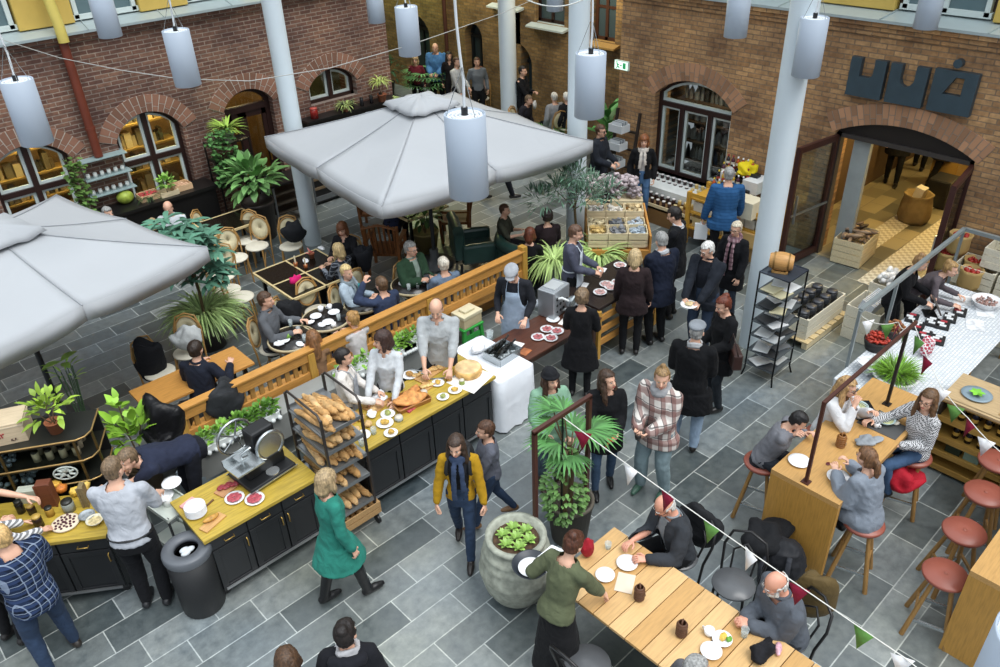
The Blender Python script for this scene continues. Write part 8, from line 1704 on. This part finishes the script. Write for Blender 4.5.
 blob('cheese_slice','yellow cheese and salad on the plate before the bearded man','food',A(723,638,.77),(.05,.03,.012),mat('d8b04a',.5,kind='food'),None,.4,.4);blob('salad_leaf','green leaf on the plate before the bearded man','food',A(729,640,.77),(.03,.025,.012),mat('6aa03a',.6,kind='food'),None,0,.4,2);mug('white coffee cup beside the cheese plate',A(709,634,.755),.045,.06);glass_cup('small yellow-filled glass at the far corner of the plank table',A(608,548,.755),.035,.07);glass_cup('dark-bottomed glass by the hands of the bearded man',A(744,636,.755),.035,.1)
 b=MB();b.box((0,0,.002),(.22,.16,.003));tag(b.build('napkin_sheet',mat('d8c8b4',.7),None,A(625,583,.755),.5),'beige napkin on the planks beside the first clay lantern','napkin');blob('black_cloth','black patterned scarf heaped on the near end of the plank table','scarf',A(762,655,.75),(.12,.09,.05),mat('1c1c20',.8,kind='fabric',var=.6),None,0,.6,5,(24,12));blob('pink_tissue','pink and white tissue packet by the near edge of the plank table','tissue',A(778,650,.755),(.07,.03,.02),mat('d5a4b0',.6,kind='food'),None,.5,.2,3)
 blob('red_bag','dark red spotted bag standing at the far corner of the plank table','bag',A(587,556,.75),(.07,.06,.11),mat('9a1f2c',.6,kind='fabric'),None,0,.25,3,(18,12))
 bc=bent_chair()
 for x,y,rz,l in((*SEATS['redcap'][0][:2],SEATS['redcap'][1],'black bentwood chair under the bald man in the cardigan'),(4.98,2.35,PI/2+.2,'empty black bentwood chair on the right of the plank table'),(*SEATS['beard'][0][:2],SEATS['beard'][1],'black bentwood chair under the bearded man'),(3.35,2.75,-PI/2,'black bentwood chair behind the server'),(3.2,2.0,-PI/2-.2,'grey-seated bentwood chair at the bottom edge')):bc.put((x,y,0),rz,l)
 blob('green_jacket','olive and black jacket hung behind the bearded man','jacket',A(806,615,.35),(.1,.2,.28),mat('5a4a2c',.7,kind='fabric'),None,.5,.4,2,(20,12));blob('black_jacket','black jacket on the chair of the bald man in the cardigan','jacket',(5.17,2.9,.42),(.1,.22,.26),mat('1c1d20',.7,kind='fabric'),None,.1,.4,4,(20,12))
 p=V((3.71,4.0,0));t=thing('stone_planter','big ribbed pale stone urn with small green rosettes in it','planter',p);stn=mat('989b8e',.75,kind='plain',scale=2.5,var=.5);MB().lathe([(0,0),(.19,0),(.27,.09),(.335,.22),(.365,.36),(.368,.4),(.378,.42),(.366,.445),(.36,.52),(.345,.56),(.352,.585),(.338,.605),(.32,.66),(.328,.685),(.31,.7),(.285,.75),(.275,.78),(.3,.8),(.3,.84),(.25,.845),(.235,.76),(0,.75)],(0,0,0),40).build('urn',stn,t);MB().lathe([(0,.79),(.225,.78)],(0,0,0),24).build('soil',mat('4a3626',.9,kind='food'),t)
 for k in range(7):
  a=k*2*PI/6;c=(.13*math.cos(a),.13*math.sin(a),.79)if k else(0,0,.79);b=MB()
  for j in range(16):a2=j*2.4;b.leaf(c,(math.cos(a2),math.sin(a2),.3+.07*j),.085,.04,.6)
  b.build('rosette',LEAF('8fb35a'),t)
 t=thing('trellis','rust-brown steel plant frame between urn and plank table','frame',(4.02,4.04,0))
 for x in(0,.76):b=MB();b.bar((x,0,0),(x,0,1.9),.04);b.build('post',RUST,t)
 b=MB();b.bar((-.02,0,1.9),(.78,0,1.9),.04);b.build('top_bar',RUST,t);b=MB();b.bar((.38,0,.6),(.38,0,1.88),.014);b.build('hanger_rod',BLKM,t)
 def f(l,s):
  s.tube([(0,0,.5),(.02,0,1.0),(0,.02,1.3)],.03,7)
  for k in range(13):
   a=k*2.4+.3;r=.17+.04*(k%3);q=V((math.cos(a)*r,math.sin(a)*r,1.3+.3*((k*5)%4)/3));s.tube([(0,0,1.0),V((q.x*.5,q.y*.5,1.3)),q],.008,5);d0=V((math.cos(a),math.sin(a),.35))
   for j in range(13):b2=-1.25+2.5*j/12;d=Matrix.Rotation(b2,3,V((-math.cos(a)*.3,-math.sin(a)*.3,1)))@d0;l.leaf(q,d,.34*(1-.25*abs(b2)),.03,1.1,seg=3)
 plant('fan_palm','fan palm spreading through the rust-brown plant frame',(4.66,4.16,0),(.25,.55,mat('5a544a',.7)),f,LEAF('4f8046'))
 def f(l,s):
  for k in range(380):a=rnd.uniform(0,6.3);z=rnd.uniform(.0,.85);r=.14+.07*math.sin(z*5);l.leaf((r*math.cos(a),r*math.sin(a),z),(math.cos(a),math.sin(a),rnd.uniform(-.3,.6)),.07,.045,.8)
  s.tube([(0,0,0),(0,0,.85)],.04,6)
 plant('trailing_ivy','pale ivy covering the stem below the fan palm',(4.52,4.12,.45),None,f,LEAF('64894c'))
 c=['7d1a33','e8e8ea','5d8a45']
 p0=V((4.4,4.04,1.86));p1=A(905,658,1.25);L=[]
 for f_,q in((.074,0),(.24,1),(.36,0),(.495,2),(.61,1),(.741,0),(.903,2),(.995,1)):L.append((0,f_,c[q]))
 bunting('string of pennants from the plant frame down across the lower right floor',[p0,p1,p1+(p1-p0)*.25],L,.03)
 q0=V((8.6,3.12,1.55));bunting('string of pennants along the steel frame above the red peppers',[q0,V((9.0,2.8,1.4)),V((8.0,2.33,2.0))],[(0,.25,c[1]),(0,.75,c[2]),(1,.12,c[0]),(1,.5,c[1]),(1,.75,c[2])],.08)
 r0=A(912,318,2.0);bunting('string of pennants hanging past the checked girl to the right edge',[r0,A(940,385,1.55),A(968,418,1.3),A(1004,455,1.2)],[(0,.3,c[2]),(0,.6,c[0]),(1,.1,c[1]),(1,.6,c[2]),(2,.1,c[0]),(2,.55,c[1])],.02)
def build_held():
 def hp(k,i,d=.09):return HANDS[k](i,d)
 m=lambda k:(hp(k,0,.12)+hp(k,1,.12))/2
 p=m('plateman');put_plate('white plate of food in the hands of the white-haired man',p+V((0,0,.02)),.12);blob('snack','snack on the plate of the white-haired man','food',p+V((0,0,.035)),(.06,.05,.015),mat('c9b48a',.6,kind='food'),None,0,.4)
 p=hp('puffer',0,.12);b=MB();b.box((0,0,-.16),(.22,.06,.28),rz=-1.04);b.box((0,0,-.01),(.06,.01,.05),rz=-1.04);tag(b.build('paper_bag',mat('d5dade',.6),None,p),'white carrier bag in the hand of the man in blue','bag')
 p=m('longcoat');b=MB();b.box((0,0,.0),(.12,.015,.13),rz=.3,rx=.5);tag(b.build('napkin',mat('d07a22',.7),None,p),'orange paper napkin in the hands of the long-haired woman','napkin')
 p=m('plaid');b=MB();b.lathe([(0,0),(.03,0),(.04,.07),(.034,.07),(0,.03)],(0,0,0),14);tag(b.build('cup',mat('2a2422',.4),None,p-V((0,0,.03))),'dark cup held by the man in the checked shirt jacket','cup')
 p=hp('server',0,.12);t=thing('tray','round dark tray with a white plate and napkin held by the server','tray',p+V((-.02,.05,.01)));MB().lathe([(0,0),(.16,0),(.175,.025),(.165,.025),(.155,.008),(0,.008)],(0,0,0),28).build('tray',mat('2a3038',.4),t)
 put_plate('white plate on the round dark tray',p+V((-.05,.02,.021)),.115);b=MB();b.add([(-.15,-.1,0),(.16,-.06,.03),(.12,.12,.02),(-.1,.1,.04)],[(0,1,2,3)]);o=b.build('napkin',mat('e2e4e8',.8,kind='fabric'),None,p+V((.15,-.06,.035)));tag(o,'white cloth napkin on the round dark tray','napkin');s=o.modifiers.new('Solidify','SOLIDIFY');s.thickness=.004
 lo=SEATS['redblack'][0];t=thing('shoulder_bag','brown leather bag hanging at the side of the red-haired woman','bag',A(735,357,.95));b=MB();b.box((0,0,0),(.3,.12,.22),rz=.8);b.build('bag',mat('3a2622',.4),t,bevel=.02);b=MB();b.tube([(-.1,-.1,.1),(-.16,-.02,.42),(-.06,.1,.1)],.01,6);b.build('strap',mat('2a1a18',.5),t)
 lo,rz=SEATS['yellow'];t=thing('backpack','small black backpack on the back of the woman in mustard','backpack',lo+Matrix.Rotation(rz,3,'Z')@V((0,-.2,1.0)),rz);b=MB();b.ell((0,0,.2),(.15,.09,.22));b.build('bag',mat('1a1b1e',.7),t)
 for s in(-1,1):b=MB();b.tube([(.09*s,.05,.36),(.1*s,.2,.42),(.12*s,.32,.25),(.12*s,.2,.08),(.1*s,.05,.06)],.02,6,flat=.4);b.build('strap',mat('1a1b1e',.7),t)
 p=hp('waiter2',1,.1);blob('cloth','white cloth in the hand of the far waiter','cloth',p-V((0,0,.1)),(.06,.04,.1),mat('d5d5d2',.8,kind='fabric'),None,0,.3)
 p=hp('baker',1,.08);b=MB();b.box((0,.1,0),(.02,.24,.003),rz=.5);b.box((0,0,0),(.025,.1,.02),rz=.5);tag(b.build('bread_knife',STEEL,None,p),'bread knife in the hand of the balding baker','knife')
 p=(HANDS['greenman'](0)+HANDS['greenman'](1))/2;b=MB();b.box((0,0,0),(.08,.15,.01),rx=.4);tag(b.build('phone',mat('3a3c40',.3),None,p),'phone in the hands of the man in the green jacket','phone')
STEPS=[build_people,build_setting,build_overhead,build_fence,build_counters,build_left_case,build_cafe,build_plants,build_left_wall,build_market,build_right,build_held]
import time as _t
def step(f):
 a=_t.time();f();print('STEP',f.__name__,round(_t.time()-a,2))
setup_camera();setup_world()
for f in STEPS:step(f)
finish_people()
